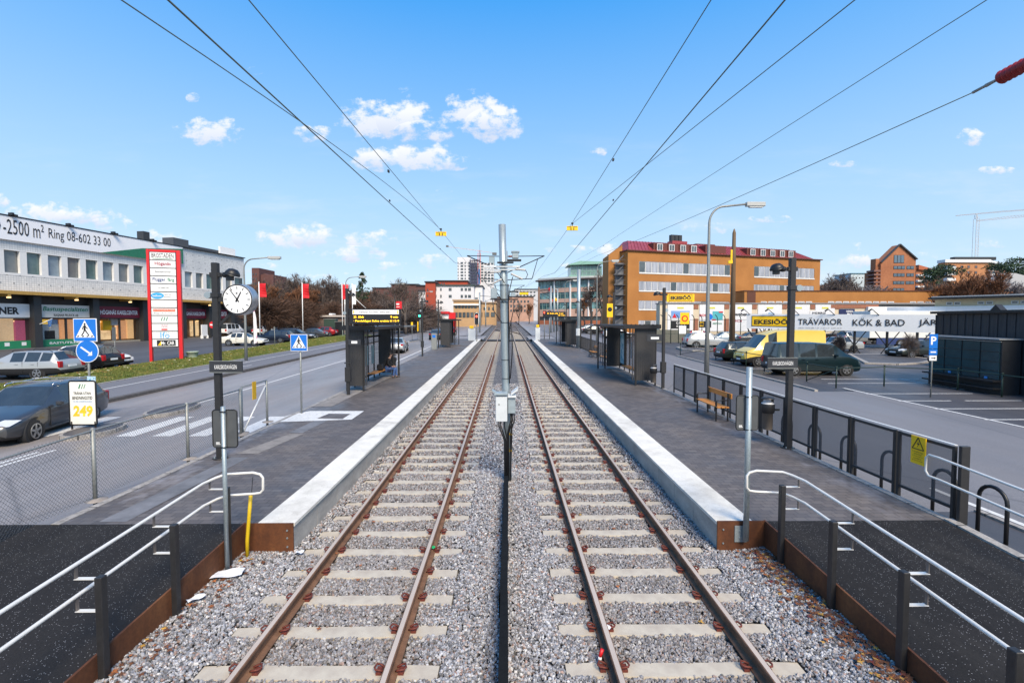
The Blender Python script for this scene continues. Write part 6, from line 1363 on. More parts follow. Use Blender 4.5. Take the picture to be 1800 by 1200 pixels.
    q=mb(TRIM); q.box(sx(-.008),sx(.02),-.4,.4,.54,.66); q.build('grille',t)
    if rails:
        q=mb(rails if not isinstance(rails,bool) else CHR); za,zb2=1.53,1.50
        if kind=='suv': za=1.72;zb2=1.68
        for s in (1,-1): q.tube([(sx(2.2),s*.6,za-.06),(sx(2.3),s*.6,za),(sx(4.1),s*.6,za),(sx(4.25),s*.6,zb2-.05)],.018,n=5)
        q.build('roof_rail',t)
    return t
GP=[paint('grey_dark',(.055,.057,.063)),paint('silver',(.42,.43,.43)),paint('black',(.01,.01,.012)),paint('white',(.75,.75,.75),0.),paint('cream_white',(.68,.66,.58),0.),paint('navy',(.012,.018,.035)),paint('teal',(.006,.021,.026)),paint('yellow',(.72,.52,.09),0.),paint('red',(.32,.012,.015)),paint('pale_blue',(.35,.42,.46)),paint('brown',(.09,.06,.05)),paint('orange',(.55,.16,.05)),paint('green_black',(.014,.02,.016))]
GL_='parked cars in the left car park'; GR_='parked cars in the right car park'; GD='cars driving on the left road'
t=car('estate',-13.95,12.45,-76,GP[0],'dark grey estate car with silver roof bars driving behind the poster stand',GD,ori='f',name='car',rails=CHR)
for dx in (-.1,.75): pass
q=mb(CHR); 
for u in (2.6,3.5): q.obox((4.75/2-u,-.66,1.56),(4.75/2-u,.66,1.56),.05,.03)
q.build('roof_bar',t)
car('estate',-23.95,26.6,183,GP[1],'silver estate with black bumper trim parked nearest on the left verge',GL_,ori='r',trim=True,rails=BLACK,dz=.15)
car('estate',-24.6,30.2,180,GP[2],'black estate with red tall tail lights parked behind the silver estate',GL_,ori='r',rails=BLACK,dz=.15)
car('hatch',-24.9,31.5,0,GP[3],'white hatchback facing right beside the black estate, under the arrow sign',GL_,ori='f',dz=.15)
car('sedan',-26.5,53.0,0,GP[4],'old cream white saloon facing right below the clock',GL_,ori='f',dz=.12)
car('estate',-25.9,58.2,180,GP[5],'dark navy estate parked tail first behind the feather flag',GL_,ori='r',dz=.12)
car('estate',-25.2,63.2,0,GP[2],'black estate with pale bonnet facing right beside the crossing sign',GL_,ori='f',dz=.12,rails=CHR)
car('sedan',-25.4,68.0,180,GP[0],'dark saloon with pale roof at the far end of the verge row',GL_,ori='r',dz=.12)
car('hatch',-26.2,74,180,GP[8],'red hatchback behind the dark saloon near the electric cabinets',GL_,ori='r',dz=.12)
for i,(px,Y,k,m_,l) in enumerate(((404,76,'van',GP[3],'white van far back in the left car park'),(440,80,'sedan',GP[5],'navy saloon right of the white van in the back row'),(462,78,'hatch',GP[3],'white hatchback in the back row under the brown trees'),(489,76,'sedan',GP[9],'pale blue saloon in the back row under the brown trees'),(425,86,'hatch',GP[8],'small red car between the white van and navy saloon'))):
    car(k,Q(px,540,Y)[0],Y,180 if i%2 else 90,m_,l,GL_,dz=.12)
car('sedan',-10.25,44.8,96,GP[1],'silver saloon driving away beyond the left shelter',GD,name='car')
car('sedan',-9.7,66.5,94,GP[2],'black saloon driving away beside the far left shelter',GD,name='car')
car('hatch',-9.3,80,92,GP[8],'red hatchback driving away ahead of the black saloon',GD,name='car')
car('sedan',-11.3,137,90,GP[11],'orange saloon furthest ahead on the left road',GD,name='car')
car('estate',-20.5,110,0,GP[5],'dark estate crossing at the junction behind the green traffic light',GD,name='car')
car('suv',20.9,49.6,-2,GP[1],'silver off road car facing right behind the tall street lamp',GR_,dz=.03)
car('estate',16.35,36.6,2,GP[12],'black estate parked tail towards the rails beside the yellow van',GR_,ori='r',dz=.03)
car('high_van',16.3,33.3,180,GP[7],'yellow high roofed van facing the rails',GR_,ori='f',trim=True,dz=.03,name='parked_van')
car('van',15.75,28.5,-1,GP[6],'dark teal minibus with side windows in front of the yellow van',GR_,ori='r',dz=.03,name='parked_van')
car('sedan',31.5,45.5,180,GP[1],'silver saloon behind the yellow van under the billboard',GR_,dz=.03)
car('estate',42.3,57,5,GP[1],'silver estate below the billboard beside the trailer',GR_,dz=.03)
car('sedan',34.2,39.4,190,GP[12],'black saloon facing the billboard posts beside the display wall',GR_,dz=.03)
car('hatch',29.7,32.6,180,GP[10],'brown hatchback half hidden behind the display wall',GR_,ori='f',dz=.03)
for i,(px,Y,k,m_,l) in enumerate(((1272,57,'sedan',GP[9],'pale blue saloon right behind the silver off road car'),(1330,56,'sedan',GP[0],'dark grey saloon behind the wooden pole and fence posts'),(1372,55,'estate',GP[1],'silver estate behind the billboard posts left of the lamp post'),(1435,60,'hatch',GP[8],'red hatchback under the middle of the billboard'),(1478,62,'estate',GP[5],'navy estate under the middle of the billboard'),(1410,58,'sedan',GP[2],'black saloon just left of the red hatchback'),(1216,61,'hatch',GP[8],'wine red car roof seen behind the silver off road car'),
    (1047,84,'sedan',GP[2],'black saloon parked beyond the right platform lamps'),(1033,87,'suv',GP[1],'silver car behind the black saloon beyond the right platform'),(1085,70,'hatch',GP[3],'white car behind the right shelter'))):
    car(k,Q(px,540,Y)[0],Y,0 if i%2 else 180,m_,l,GR_,dz=.03)
# lorry trailer
t=thing('lorry_trailer','white box trailer with blue skirt parked behind the billboard posts','trailer',(44,50,T(50))); z=T(50)
mb(mat('trailer_white',(.72,.71,.68),.5,var=.06)).bbox(37.6,50,49.0,51.5,z+1.1,z+3.9,.04).build('box',t,world=True); mb(mat('trailer_blue',(.02,.04,.14),.5)).box(38.4,44.5,49.05,49.15,z+.45,z+1.1).build('side_skirt',t,world=True)
for x in (40.9,42.3,43.7): q=mb(TYRE); q.lathe((x,49.0,z+.5),[(.3,0),(.5,.02),(.5,.28),(.3,.3)],18,ax=(0,1,0)); w=q.build('wheel',t,world=True); mb(RIM).lathe((x,48.99,z+.5),[(.28,0),(.25,.03),(.08,.04)],14,ax=(0,1,0)).build('rim',w,world=True)
mb(BLACK).box(38.5,49,50,50.4,z+.8,z+1.1).build('chassis',t,world=True)
t=thing('lorry_trailer','dark open trailer bed left of the white box trailer','trailer',(41,60,T(60))); z=T(60); mb(BLACK).bbox(36,42,59,61,z+.8,z+1.1,.03).build('bed',t,world=True)
for x in (37.5,38.7): mb(TYRE).lathe((x,59,z+.45),[(.3,0),(.45,.02),(.45,.28),(.3,.3)],16,ax=(0,1,0)).build('wheel',t,world=True)
# ------------------------------------------------------------------ buildings
WGL=mat('window_glass',(.04,.055,.065),.08,0,col2=(.10,.12,.13),scale=.35,spec=.9); WGP=mat('curtained_glass',(.42,.44,.50),.3,0,col2=(.18,.20,.24),scale=.9,thr=(.35,.7),stretch=(1.6,1.6,.2)); FRW=mat('window_frame_white',(.68,.68,.68),.5,var=.05); FRD=mat('window_frame_dark',(.03,.032,.035),.5,var=.1)
class Facade:            # local axes: u along the wall, v up, d out of the wall
    def __init__(s,a,b,z0):
        s.a=Vector((a[0],a[1],z0)); e=Vector((b[0],b[1],z0))-s.a; s.L=e.length; s.u=e.normalized(); s.n=Vector((s.u.y,-s.u.x,0))
    def p(s,u,v,d=0): return tuple(s.a+s.u*u+s.n*d+Vector((0,0,v)))
    def box(s,q,u0,u1,v0,v1,d0,d1):
        P_=s.p; c=[P_(u0,v0,d1),P_(u1,v0,d1),P_(u1,v0,d0),P_(u0,v0,d0),P_(u0,v1,d1),P_(u1,v1,d1),P_(u1,v1,d0),P_(u0,v1,d0)]
        return q.raw(c,[(0,3,2,1),(4,5,6,7),(0,1,5,4),(1,2,6,5),(2,3,7,6),(3,0,4,7)])
    def window(s,t,u0,u1,v0,v1,n=1,m=None,fr=None,proud=.05,bar=.07,name='window',sill=True):
        q=mb(fr or FRW); s.box(q,u0,u1,v0,v1,-.1,proud*.6); f=q
        for k in range(1): pass
        o=f.build(name,t,world=True)
        q=mb(m or WGL); w=(u1-u0)/n
        for k in range(n): s.box(q,u0+k*w+bar,u0+(k+1)*w-bar,v0+bar,v1-bar,0,proud)
        q.build('pane',o,world=True)
        if sill: q=mb(fr or FRW); s.box(q,u0-.05,u1+.05,v0-.06,v0,-.05,proud+.08); q.build('sill',o,world=True)
        return o
def block(t,F,z0,z1,depth,m,name='wall',u0=0,u1=None):
    q=mb(m); F.box(q,u0,F.L if u1 is None else u1,z0,z1,-depth,0); return q.build(name,t,world=True)
# ---- left retail building
FL=Facade((-72.0,-80.0),(-72.0,-80.0),0) if False else None
def wx(Y): return -48.5+.177*(Y-53)
Y0,Y1=28.0,80.5
t=thing('retail_building','long white two storey retail building with banner and shops on the left','building',(wx(55),55,.7))
F=Facade((wx(Y0),Y0),(wx(Y1),Y1),0.0)
WT=nmat('white_mosaic_facade',.5,lambda N,L,s,b,nt:(lambda br:(L.new(mixc(N,L,ramp(N,L,noise(N,L,s,.4,5,.6),[(.3,0.),(.7,.35)]),br.outputs['Color'],(.36,.38,.40)),b.inputs['Base Color'])))((lambda br:(setattr(br,'offset',0.),[br.inputs[a].__setattr__('default_value',v) for a,v in (('Scale',1.),('Brick Width',.22),('Row Height',.22),('Mortar Size',.012),('Color1',rgb(.62,.62,.62)),('Color2',rgb(.74,.74,.73)),('Mortar',rgb(.34,.36,.38)))],(lambda sp,cb:(L.new(s,sp.inputs[0]),L.new(sp.outputs[1],cb.inputs[0]),L.new(sp.outputs[2],cb.inputs[1]),L.new(cb.outputs[0],br.inputs['Vector'])))(N('ShaderNodeSeparateXYZ'),N('ShaderNodeCombineXYZ')),br)[-1])(N('ShaderNodeTexBrick'))))
BANN=mat('banner_grey_white',(.80,.80,.83),.6,var=.03)
zt=13.75; 
def uat(px): a,_=ray(px,560); Y=(-48.5-.177*53)/(a-.177); return (Vector((wx(Y),Y,0))-Vector((F.a.x,F.a.y,0))).length
def zat(px,py): a,b=ray(px,py); Y=(-48.5-.177*53)/(a-.177); return HC+b*Y
zw1=zat(30,441); zw0=zat(30,480); zc=zat(30,512)
block(t,F,zw1,zt,18,WT,'upper_wall'); block(t,F,zc,zw0-.25,18,WT,'lower_wall'); block(t,F,zw0-.25,zw1,17.6,FRD,'inner_wall') if False else None
q=mb(WGL); F.box(q,0,F.L,zw0-.25,zw1,-17,-.35); q.build('window_band',t,world=True)
q=mb(FRW); F.box(q,0,F.L,zw0-.25,zw0,-.3,.02); F.box(q,0,F.L,zw1-.02,zw1+.08,-.3,.03); q.build('sill_band',t,world=True)
u=.3; k=0; GM=[mat('office_glass_a',(.28,.36,.42),.15,col2=(.12,.16,.20),scale=.5,spec=.8),mat('office_glass_b',(.10,.13,.14),.1,col2=(.20,.20,.20),scale=.6,spec=.8),mat('office_glass_c',(.04,.10,.10),.1,col2=(.13,.19,.20),scale=.5,spec=.8)]
while u<F.L-1.2:
    q=mb(FRW); F.box(q,u,u+.62,zw0,zw1,-.3,.015); q.build('pier',t,world=True)
    q=mb(GM[(k*7)%3]); F.box(q,u+.67,u+1.88,zw0+.02,zw1-.02,-.34,-.28); q.build('pane',t,world=True); u+=1.93; k+=1
q=mb(mat('facade_rivet',(.10,.11,.12),.5))
for kk in range(int(F.L/1.1)):
    for row,(zz) in enumerate((zc+.75,zc+1.55)): F.box(q,kk*1.1+(.55 if row else 0),kk*1.1+.09+(.55 if row else 0),zz,zz+.09,0,.02)
    if kk*1.1>uat(330):
        for zz in (zw1+.6,zw1+1.5,zw1+2.4): F.box(q,kk*1.1,kk*1.1+.09,zz,zz+.09,0,.02)
tag(q.build('rivets',t,world=True),None,None,kind='stuff')
# big banner
ub=uat(322); zb0=zat(30,424)
q=mb(BANN); F.box(q,0,ub,zb0,zt+.02,0,.25); bn=q.build('banner',t,world=True)
q=mb(mat('green_banner_edge',(.02,.16,.09),.6,var=.3)); P_=F.p; ug=uat(178); q.face(P_(ug,zb0-.01,.3),P_(ub,zb0-.01,.3),P_(ub,zb0+2.1,.3),P_(uat(250),zb0+1.25,.3)); q.build('green_shape',bn,world=True)
def ft(par,s,h,m_,u,v,w,d=.27,**k): return wtext(par,s,h,m_,F.p(u,v,d),right=tuple(F.u),width=w,**k)
ua,uz=uat(9),uat(80); ft(bn,'-2500 m²',1.45,TXB,(ua+uz)/2,zb0+1.3,uz-ua); ua,uz=uat(-14),uat(5); ft(bn,'0',1.25,TXB,(ua+uz)/2,zb0+1.3,uz-ua)
ua,uz=uat(88),uat(196); ft(bn,'Ring 08-602 33 00',1.35,TXB,(ua+uz)/2,zb0+1.15,uz-ua)
q=mb(BLACK); F.box(q,0,F.L,zt+.02,zt+.14,-.5,.3); q.build('roof_edge',t,world=True)
for px in (23,122,200,268): q=mb(BLACK); u=uat(px); F.box(q,u-.1,u+.1,zt+.1,zt+.38,.1,.6); F.box(q,u+.05,u+.3,zt-.0,zt+.22,.45,.75); q.build('spotlight',t,world=True)
q=mb(FRD); u=uat(274); F.box(q,u-.45,u+.45,zt+.1,zt+1.45,-2,-1); q.build('chimney',t,world=True)
q=mb(mat('roof_plant_grey',(.06,.065,.075),.6)); F.box(q,uat(322),uat(348),zt+.1,zt+1.45,-3,-1.2); q.build('roof_unit',t,world=True)
q=mb(mat('roof_room_dark',(.05,.055,.065),.6)); F.box(q,uat(330),uat(402),zt-.2,zt+.85,-5,-1.5); q.build('roof_room',t,world=True)
q=mb(WHITE); F.box(q,uat(402),uat(428),zt+.1,zt+1.5,-1.5,-1.2); q.build('roof_sign',t,world=True)
# canopy with warm soffit, beams and lamps
WSO=mat('warm_soffit',(.42,.25,.06),.5,var=.2); q=mb(WSO); F.box(q,0,F.L,zc-.35,zc-.02,-.3,1.4); q.build('canopy',t,world=True)
q=mb(BLACK); F.box(q,0,F.L,zc-1.25,zc-.35,-.35,-.2); q.build('fascia_recess',t,world=True)
zs0=T(52)+.1
q=mb(mat('shop_interior',(.22,.13,.06),.7,col2=(.30,.19,.09),scale=.45)); F.box(q,0,F.L,-1,zc-1.2,-8,-1.2); q.build('shop_interior',t,world=True)
cols=[-4,52,63,157,168,253] 
signs=[(-70,52,'SNICKARE & MÅLARNER' ,WHITE,TXB),(71,157,'Bastuspecialisten',mat('cream_sign',(.66,.64,.60),.5,var=.03),TXG),(172,245,'HÖGANÄS KAKELCENTER',mat('wine_sign',(.16,.012,.03),.5,var=.05),TXW),(253,312,'HÖGANÄS KAKELCENTER',mat('wine_sign',(.16,.012,.03)),TXW),(320,362,'HÖGANÄS KAKELCENTER',mat('wine_sign',(.16,.012,.03)),TXW),(366,400,'SCANDIC KAKELCENTER',mat('wine_sign',(.16,.012,.03)),TXW)]
SHG=mat('shop_glass',(.05,.05,.05),.04,0,var=0,spec=.6,alpha=.14)
WARM=mat('lit_shop_warm',(1.0,.62,.28),.5,var=0,emit=.9)
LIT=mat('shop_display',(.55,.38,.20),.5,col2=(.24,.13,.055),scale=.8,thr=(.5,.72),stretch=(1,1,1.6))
for mm in (LIT,): b_=mm.node_tree.nodes['Principled BSDF']; mm.node_tree.links.new(b_.inputs['Base Color'].links[0].from_socket,b_.inputs['Emission Color']); b_.inputs['Emission Strength'].default_value=.9  # back walls of the shops glow themselves, standing in for interior lamp light
for i,(pa,pb,s,m_,tm) in enumerate(signs):
    u0,u1=uat(pa),uat(pb); v1=zc-1.25; v0=v1-1.35
    q=mb(m_); F.box(q,u0,u1,v0,v1,-.25,.05); sg=q.build('shop_sign',t,world=True)
    if i==0: ft(sg,'MÅLARNER' if False else 'NER',.72,tm,uat(16),v0+.65,uat(30)-uat(-6),d=.06,bold=.04)
    elif i==1: ft(sg,s,.62,tm,(u0+u1)/2,v0+.85,(u1-u0)*.92,d=.06,bold=.02,shear=.25); ft(sg,'RAGNAR FRUNCK AB',.28,TXB,(u0+u1)/2,v0+.25,(u1-u0)*.5,d=.06,bold=.02)
    else: ft(sg,s,.62,tm,(u0+u1)/2,v0+.7,(u1-u0)*.9,d=.06,bold=.02)
    # windows of the shop, plinth, columns
    nw=3 if u1-u0>8 else 2; w=(u1-u0)/nw
    for k in range(nw):
        q=mb(FRD if i else GALV2); F.box(q,u0+k*w,u0+k*w+.1,zs0,v0,-.25,0); F.box(q,u0+k*w,u0+(k+1)*w,v0-.12,v0,-.25,0); fr=q.build('window_frame',t,world=True)
        q=mb(SHG); F.box(q,u0+k*w+.1,u0+(k+1)*w,zs0+.5,v0-.12,-.16,-.13); q.build('pane',fr,world=True)
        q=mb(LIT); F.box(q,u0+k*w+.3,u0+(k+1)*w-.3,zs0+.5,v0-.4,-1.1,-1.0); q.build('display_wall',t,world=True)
        q=mb(WARM); F.box(q,u0+k*w+.7,u0+k*w+.95,v0-.55,v0-.4,-.9,-.7); F.box(q,u0+k*w+w*.6,u0+k*w+w*.6+.25,v0-.45,v0-.33,-.9,-.7); q.build('ceiling_lamp',t,world=True)
    q=mb(TXG if i<2 else mat('beige_plinth',(.30,.27,.22),.7)); F.box(q,u0,u1,zs0-1,zs0+(.75 if i<2 else .35),-.25,.02); pl=q.build('plinth',t,world=True)
    if i==1: ft(pl,'BASTUTILLBEHÖR',.3,TXW,u0+3.0,zs0+.4,4.5,d=.03,bold=.02)
    if i==0:
        for uu in (uat(10),uat(40)): q=mb(WHITE); F.box(q,uu-.2,uu+.2,zs0+.25,zs0+.6,.025,.04); q.build('emblem',pl,world=True)
    q=mb(FRD); F.box(q,u1,u1+uat(168)-uat(157) if i<2 else u1+.9,zs0-1,zc-.3,-.6,.6); q.build('column',t,world=True)
q=mb(mat('fireplace_white',(.7,.7,.68),.5)); u=uat(93); F.box(q,u-.9,u+.9,zs0+.7,zs0+2.4,-1.0,-.5); q.use(BLACK); F.box(q,u-.5,u+.5,zs0+.8,zs0+1.7,-.5,-.48); q.build('display_fireplace',t,world=True)
mt=mat('display_blue',(.03,.06,.12),.6); 
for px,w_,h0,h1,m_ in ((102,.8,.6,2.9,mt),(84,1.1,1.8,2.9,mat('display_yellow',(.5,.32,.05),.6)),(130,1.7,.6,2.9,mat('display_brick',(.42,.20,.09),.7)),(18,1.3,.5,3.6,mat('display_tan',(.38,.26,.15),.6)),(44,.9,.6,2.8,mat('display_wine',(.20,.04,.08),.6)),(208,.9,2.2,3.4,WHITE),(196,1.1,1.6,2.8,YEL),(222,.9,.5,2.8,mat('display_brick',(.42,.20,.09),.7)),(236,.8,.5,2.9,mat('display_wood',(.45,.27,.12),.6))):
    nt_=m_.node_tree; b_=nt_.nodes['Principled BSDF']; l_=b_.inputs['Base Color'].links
    if l_: nt_.links.new(l_[0].from_socket,b_.inputs['Emission Color']); b_.inputs['Emission Strength'].default_value=.75 if m_.name.startswith('display') else 0.  # display boxes emit their own colour to look lit by the shop lamps
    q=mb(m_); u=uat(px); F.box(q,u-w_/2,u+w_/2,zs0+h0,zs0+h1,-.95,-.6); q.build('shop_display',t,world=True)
for k in range(9): u=uat(-4)+k*6.2; q=mb(WSO); F.box(q,u,u+.25,zc-.6,zc-.35,-.2,1.35); q.use(WARM); F.box(q,u,u+.25,zc-.75,zc-.62,1.15,1.35); q.build('soffit_lamp',t,world=True)
block(t,F,-1,zc-1.2,.5,FRD,'end_wall',u0=F.L-4)
fl=thing('wall_flag','small blue and yellow flag on a slanting stick by the sauna shop','flag',F.p(uat(60),zs0+3.4,.3)); a_=Vector(F.p(uat(57),zs0+2.2,.3)); b_=Vector(F.p(uat(73),zs0+3.0,1.4)); mb(WHITE).tube([a_,b_],.03,n=5).build('stick',fl,world=True); q=mb(mat('flag_blue_yellow',(.02,.10,.30),.7,col2=(.7,.5,.03),scale=1.2,thr=(.5,.56))); q.face(b_,b_-Vector((.15,.1,1.0)),b_-Vector((.0,.4,1.3)),b_+(a_-b_)*.3); q.build('cloth',fl,world=True)
for (px,h,l) in ((325,1.6,'white sandwich board outside the tile shop'),(340,1.9,'dark leaning rack outside the tile shop')):
    u=uat(px); q=mb(WHITE if 'white' in l else FRD); F.box(q,u-.5,u+.5,zs0+.6,zs0+.6+h,3.0,3.15); F.box(q,u-.5,u-.4,zs0+.2,zs0+.7,2.9,3.3); F.box(q,u+.4,u+.5,zs0+.2,zs0+.7,2.9,3.3); tag(q.build('shop_board'),l,'sign board','boards outside the tile shop')
# ---- EKESIÖÖ ochre building
OCH=nmat('ochre_brick',.85,lambda N,L,s,b,nt:L.new(mixc(N,L,.5,ramp(N,L,noise(N,L,s,.25,6,.6),[(.3,(.33,.135,.033)),(.7,(.43,.185,.05))]),ramp(N,L,noise(N,L,s,3.5,5,.7,(1,1,5)),[(.3,(.38,.38,.38)),(.7,(.6,.6,.6))]),'OVERLAY'),b.inputs['Base Color']))
t=thing('ochre_building','large ochre brick building with red sheet metal roof and white window bands','building',(40,96,1.2))
F=Facade((22.6,89.2),(67.8,103),0)
def ux_(px): a,_=ray(px,500); d=F.a; # intersection with the wall line
def fu(F,px,py=500):
    a,b=ray(px,py); # x=a*Y
    # a0.x+u*ux = a*(a0.y+u*uy)
    u=(a*F.a.y-F.a.x)/(F.u.x-a*F.u.y); Y=F.a.y+u*F.u.y; return u,HC+b*Y
H=fu(F,1110,441)[1]; zz=lambda px,py:fu(F,px,py)[1]; uu_=lambda px:fu(F,px)[0]
ZR=[(zz(1125,478.5),zz(1125,459)),(zz(1125,510),zz(1125,494)),(zz(1125,543),zz(1125,528)),(zz(1125,575),zz(1125,563))]
lv_=[0]+[v for a_,b_ in ZR[::-1] for v in (a_,b_)]+[H]
for a_,b_ in ((0,ZR[3][0]),(ZR[3][1],ZR[2][0]),(ZR[2][1],ZR[1][0]),(ZR[1][1],ZR[0][0]),(ZR[0][1],H)): q=mb(OCH); F.box(q,0,F.L,a_,b_,-7,0); q.build('wall',t,world=True)
for i,(a_,b_) in enumerate(ZR):
    segs=[(1123,1283),(1325,1431)]
    pr=0
    for (pa,pb) in segs: u0,u1=uu_(pa),uu_(pb); q=mb(OCH); F.box(q,pr,u0,a_,b_,-7,0); q.build('wall',t,world=True); pr=u1
    q=mb(OCH); F.box(q,pr,F.L,a_,b_,-7,0); q.build('wall',t,world=True)
    for (pa,pb) in segs:
        u0,u1=uu_(pa),uu_(pb); q=mb(FRW); F.box(q,u0,u1,a_-.25,a_,-.3,.08); q.build('sill',t,world=True)
        n=max(3,int((u1-u0)/1.35)); w=(u1-u0)/n
        for k in range(n):
            F.window(t,u0+k*w,u0+(k+1)*w-.02,a_,b_,n=1,m=WGP if (k*5+i*3)%7 else WGL,proud=-.12,bar=.09,sill=False)
q=mb(mat('dark_eave',(.10,.03,.02),.6)); F.box(q,-.3,F.L+.3,H,H+.18,-7.2,.35); q.build('eave',t,world=True)
REDR=mat('red_sheet_metal',(.26,.038,.04),.4,.2,col2=(.38,.075,.08),scale=.6,stretch=(1,1,.3))
# mansard roof
u0,u1=uu_(1106),uu_(1432); ut0,ut1=uu_(1122),uu_(1412); zr1=HC+(563-423)*93/840
P_=F.p; q=mb(REDR); q.raw([P_(u0,H+.18,-.3),P_(u1,H+.18,-.3),P_(ut1,zr1,-4),P_(ut0,zr1,-4),P_(u0,H+.18,-6.9),P_(u1,H+.18,-6.9),P_(ut1,zr1,-5.6),P_(ut0,zr1,-5.6)],[(0,1,2,3),(1,5,6,2),(4,0,3,7),(5,4,7,6),(3,2,6,7)]); rf=q.build('roof',t,world=True)
q=mb(mat('roof_seam',(.16,.02,.025),.5)); 
nS=60
for k in range(nS+1):
    f=k/nS; a_=Vector(P_(u0+(u1-u0)*f,H+.2,-.3)); b_=Vector(P_(ut0+(ut1-ut0)*f,zr1+.03,-4)); q.obox(a_,b_,.06,.08)
q.build('roof_seam',rf,world=True)
DRK=mat('dormer_brown',(.13,.035,.025),.6)
for a_,b_ in ((1153,1229),(1318,1404)): q=mb(DRK); F.box(q,uu_(a_),uu_(b_),H+.25,H+1.95,-3.4,-.95); q.build('dormer_band',t,world=True)
for px in (1163,1184,1204,1223,1327,1345,1362,1379,1394):
    u=uu_(px); q=mb(DRK); F.box(q,u-.8,u+.8,H+.35,H+1.9,-3.2,-.75); d_=q.build('dormer',t,world=True); q=mb(FRW); F.box(q,u-.62,u+.62,H+.45,H+1.75,-.75,-.68); q.use(WGL); F.box(q,u-.5,u-.05,H+.55,H+1.65,-.68,-.66); F.box(q,u+.05,u+.5,H+.55,H+1.65,-.68,-.66); q.build('dormer_window',d_,world=True)
q=mb(DRK); F.box(q,uu_(1244),uu_(1280),H+.3,H+2.0,-4,-.8); q.build('roof_cabin',t,world=True)
q=mb(REDR); F.box(q,uu_(1205),uu_(1232),zr1-.3,zr1+.6,-6,-4.3); q.build('roof_plinth',t,world=True)
for k in range(3): q=mb(FRD); F.box(q,uu_(1206)+k*.9,uu_(1206)+.75+k*.9,zr1+.6,zr1+1.9,-5.6,-4.8); q.build('roof_ventilator',t,world=True)
q=mb(DRK); F.box(q,uu_(1250),uu_(1284),zr1-.6,zr1+.35,-6,-4.6); q.build('roof_cabin',t,world=True)
# stair tower left
q=mb(OCH); x0=Q(1068,540,92)[0]; x1=22.4; ya,yb=91.5,97; zt0=HC+(563-450)*92/840; zt1=HC+(563-432)*92/840
q.raw([(x0,ya,0),(x1,ya+.0,0),(x1,yb,0),(x0,yb,0),(x0,ya,zt0),(x1-.3,ya,zt1),(x1-.3,yb,zt1),(x0,yb,zt0)],[(0,1,5,4),(1,2,6,5),(2,3,7,6),(3,0,4,7),(4,5,6,7)]); q.build('stair_tower',t,world=True)
q=mb(mat('stair_recess_grey',(.16,.17,.19),.7)); q.box(Q(1081,540,91)[0],22.5,90.6,91.4,0,HC+(563-463)*91/840); q.build('stair_recess',t,world=True)
q=mb(mat('stair_steel',(.10,.10,.11),.5,.3))
for k in range(7): z=2.5+k*1.9; q.box(Q(1078,540,90)[0],22.3,89.6,90.6,z,z+.08); q.obox((Q(1079,540,90)[0],90.0,z),(22.0,90.0,z+1.8),.1,.2); q.box(Q(1078,540,90)[0],22.3,89.6,89.64,z+.9,z+.95)
q.build('fire_escape',t,world=True)
# low ochre wing
t=thing('low_ochre_wing','long low ochre wing in front of the tall ochre building','building',(60,85,1))
F2=Facade((Q(1308,540,85)[0],85),(Q(1668,540,85)[0],85),0); h2=HC+(563-511.5)*85/840; q=mb(OCH); F2.box(q,0,F2.L,0,h2,-3.5,0); q.build('wall',t,world=True); q=mb(mat('dark_eave',(.1,.03,.02))); F2.box(q,-.1,F2.L+.1,h2,h2+.12,-3.6,.15); q.build('roof_edge',t,world=True)
z0_=HC+(563-536)*85/840; z1_=HC+(563-529.5)*85/840
u=fu(F2,1338)[0]
while u<F2.L-1.3: F2.window(t,u,u+1.1,z0_,z1_,m=WGP,proud=.05,bar=.1,sill=False); u+=1.35 if (int(u)%14)<11 else 4
q=mb(mat('brown_slats',(.10,.03,.015),.6)); F2.box(q,.5,2.0,h2-2.1,h2-.1,-.05,.06); q.build('louvre',t,world=True)
# ---- front shop wing with posters
t=thing('poster_hall','low white and cream shop hall covered with supplier posters','building',(40,66,.9))
F3=Facade((Q(1160,540,66)[0],66),(Q(1652,540,66)[0],66),0); h3=HC+(563-534)*66/840; zb3=T(66)
CRM=mat('cream_wall',(.62,.52,.38),.8,var=.08); q=mb(CRM); F3.box(q,0,F3.L,zb3-.5,h3,-1.6,0); q.build('wall',t,world=True); q=mb(mat('grey_parapet',(.25,.24,.25),.6)); F3.box(q,-.1,F3.L+.1,h3,h3+.15,-1.7,.15); q.build('parapet',t,world=True)
q=mb(mat('brown_plinth',(.22,.12,.09),.8)); F3.box(q,0,F3.L,zb3-.3,zb3+.75,0,.06); q.build('plinth',t,world=True)
zq=lambda py:HC+(563-py)*66/840; uq=lambda px:fu(F3,px)[0]
LWH=mat('panel_white',(.70,.70,.72),.5,var=.03); BRK=mat('red_brown_pier',(.30,.12,.07),.8,var=.2)
pan=[(1174,1219),(1230,1273),(1283,1322),(1333,1375),(1385,1424),(1434,1468)]
for i,(a_,b_) in enumerate(pan):
    q=mb(LWH); F3.box(q,uq(a_),uq(b_),zq(582),zq(535.2),0,.08); pa_=q.build('white_panel',t,world=True)
    q=mb(mat('small_yellow_plate',(.62,.58,.08),.5)); um=(uq(a_)+uq(b_))/2; F3.box(q,um-.45,um+.45,zq(542.5),zq(539.5),.08,.1); yp=q.build('yellow_plate',pa_,world=True)
    q=mb(BRK); F3.box(q,uq(b_)+.1,uq(b_+9),zq(543),zq(535.2),0,.07); F3.box(q,uq(b_)+.1,uq(b_+9),zq(582),zq(560),0,.07); q.build('brick_pier',t,world=True)
def f3(par,s,h,m_,px,py,w,d=.11,**k): return wtext(par,s,h,m_,F3.p(uq(px),zq(py),d),right=tuple(F3.u),width=w,**k)
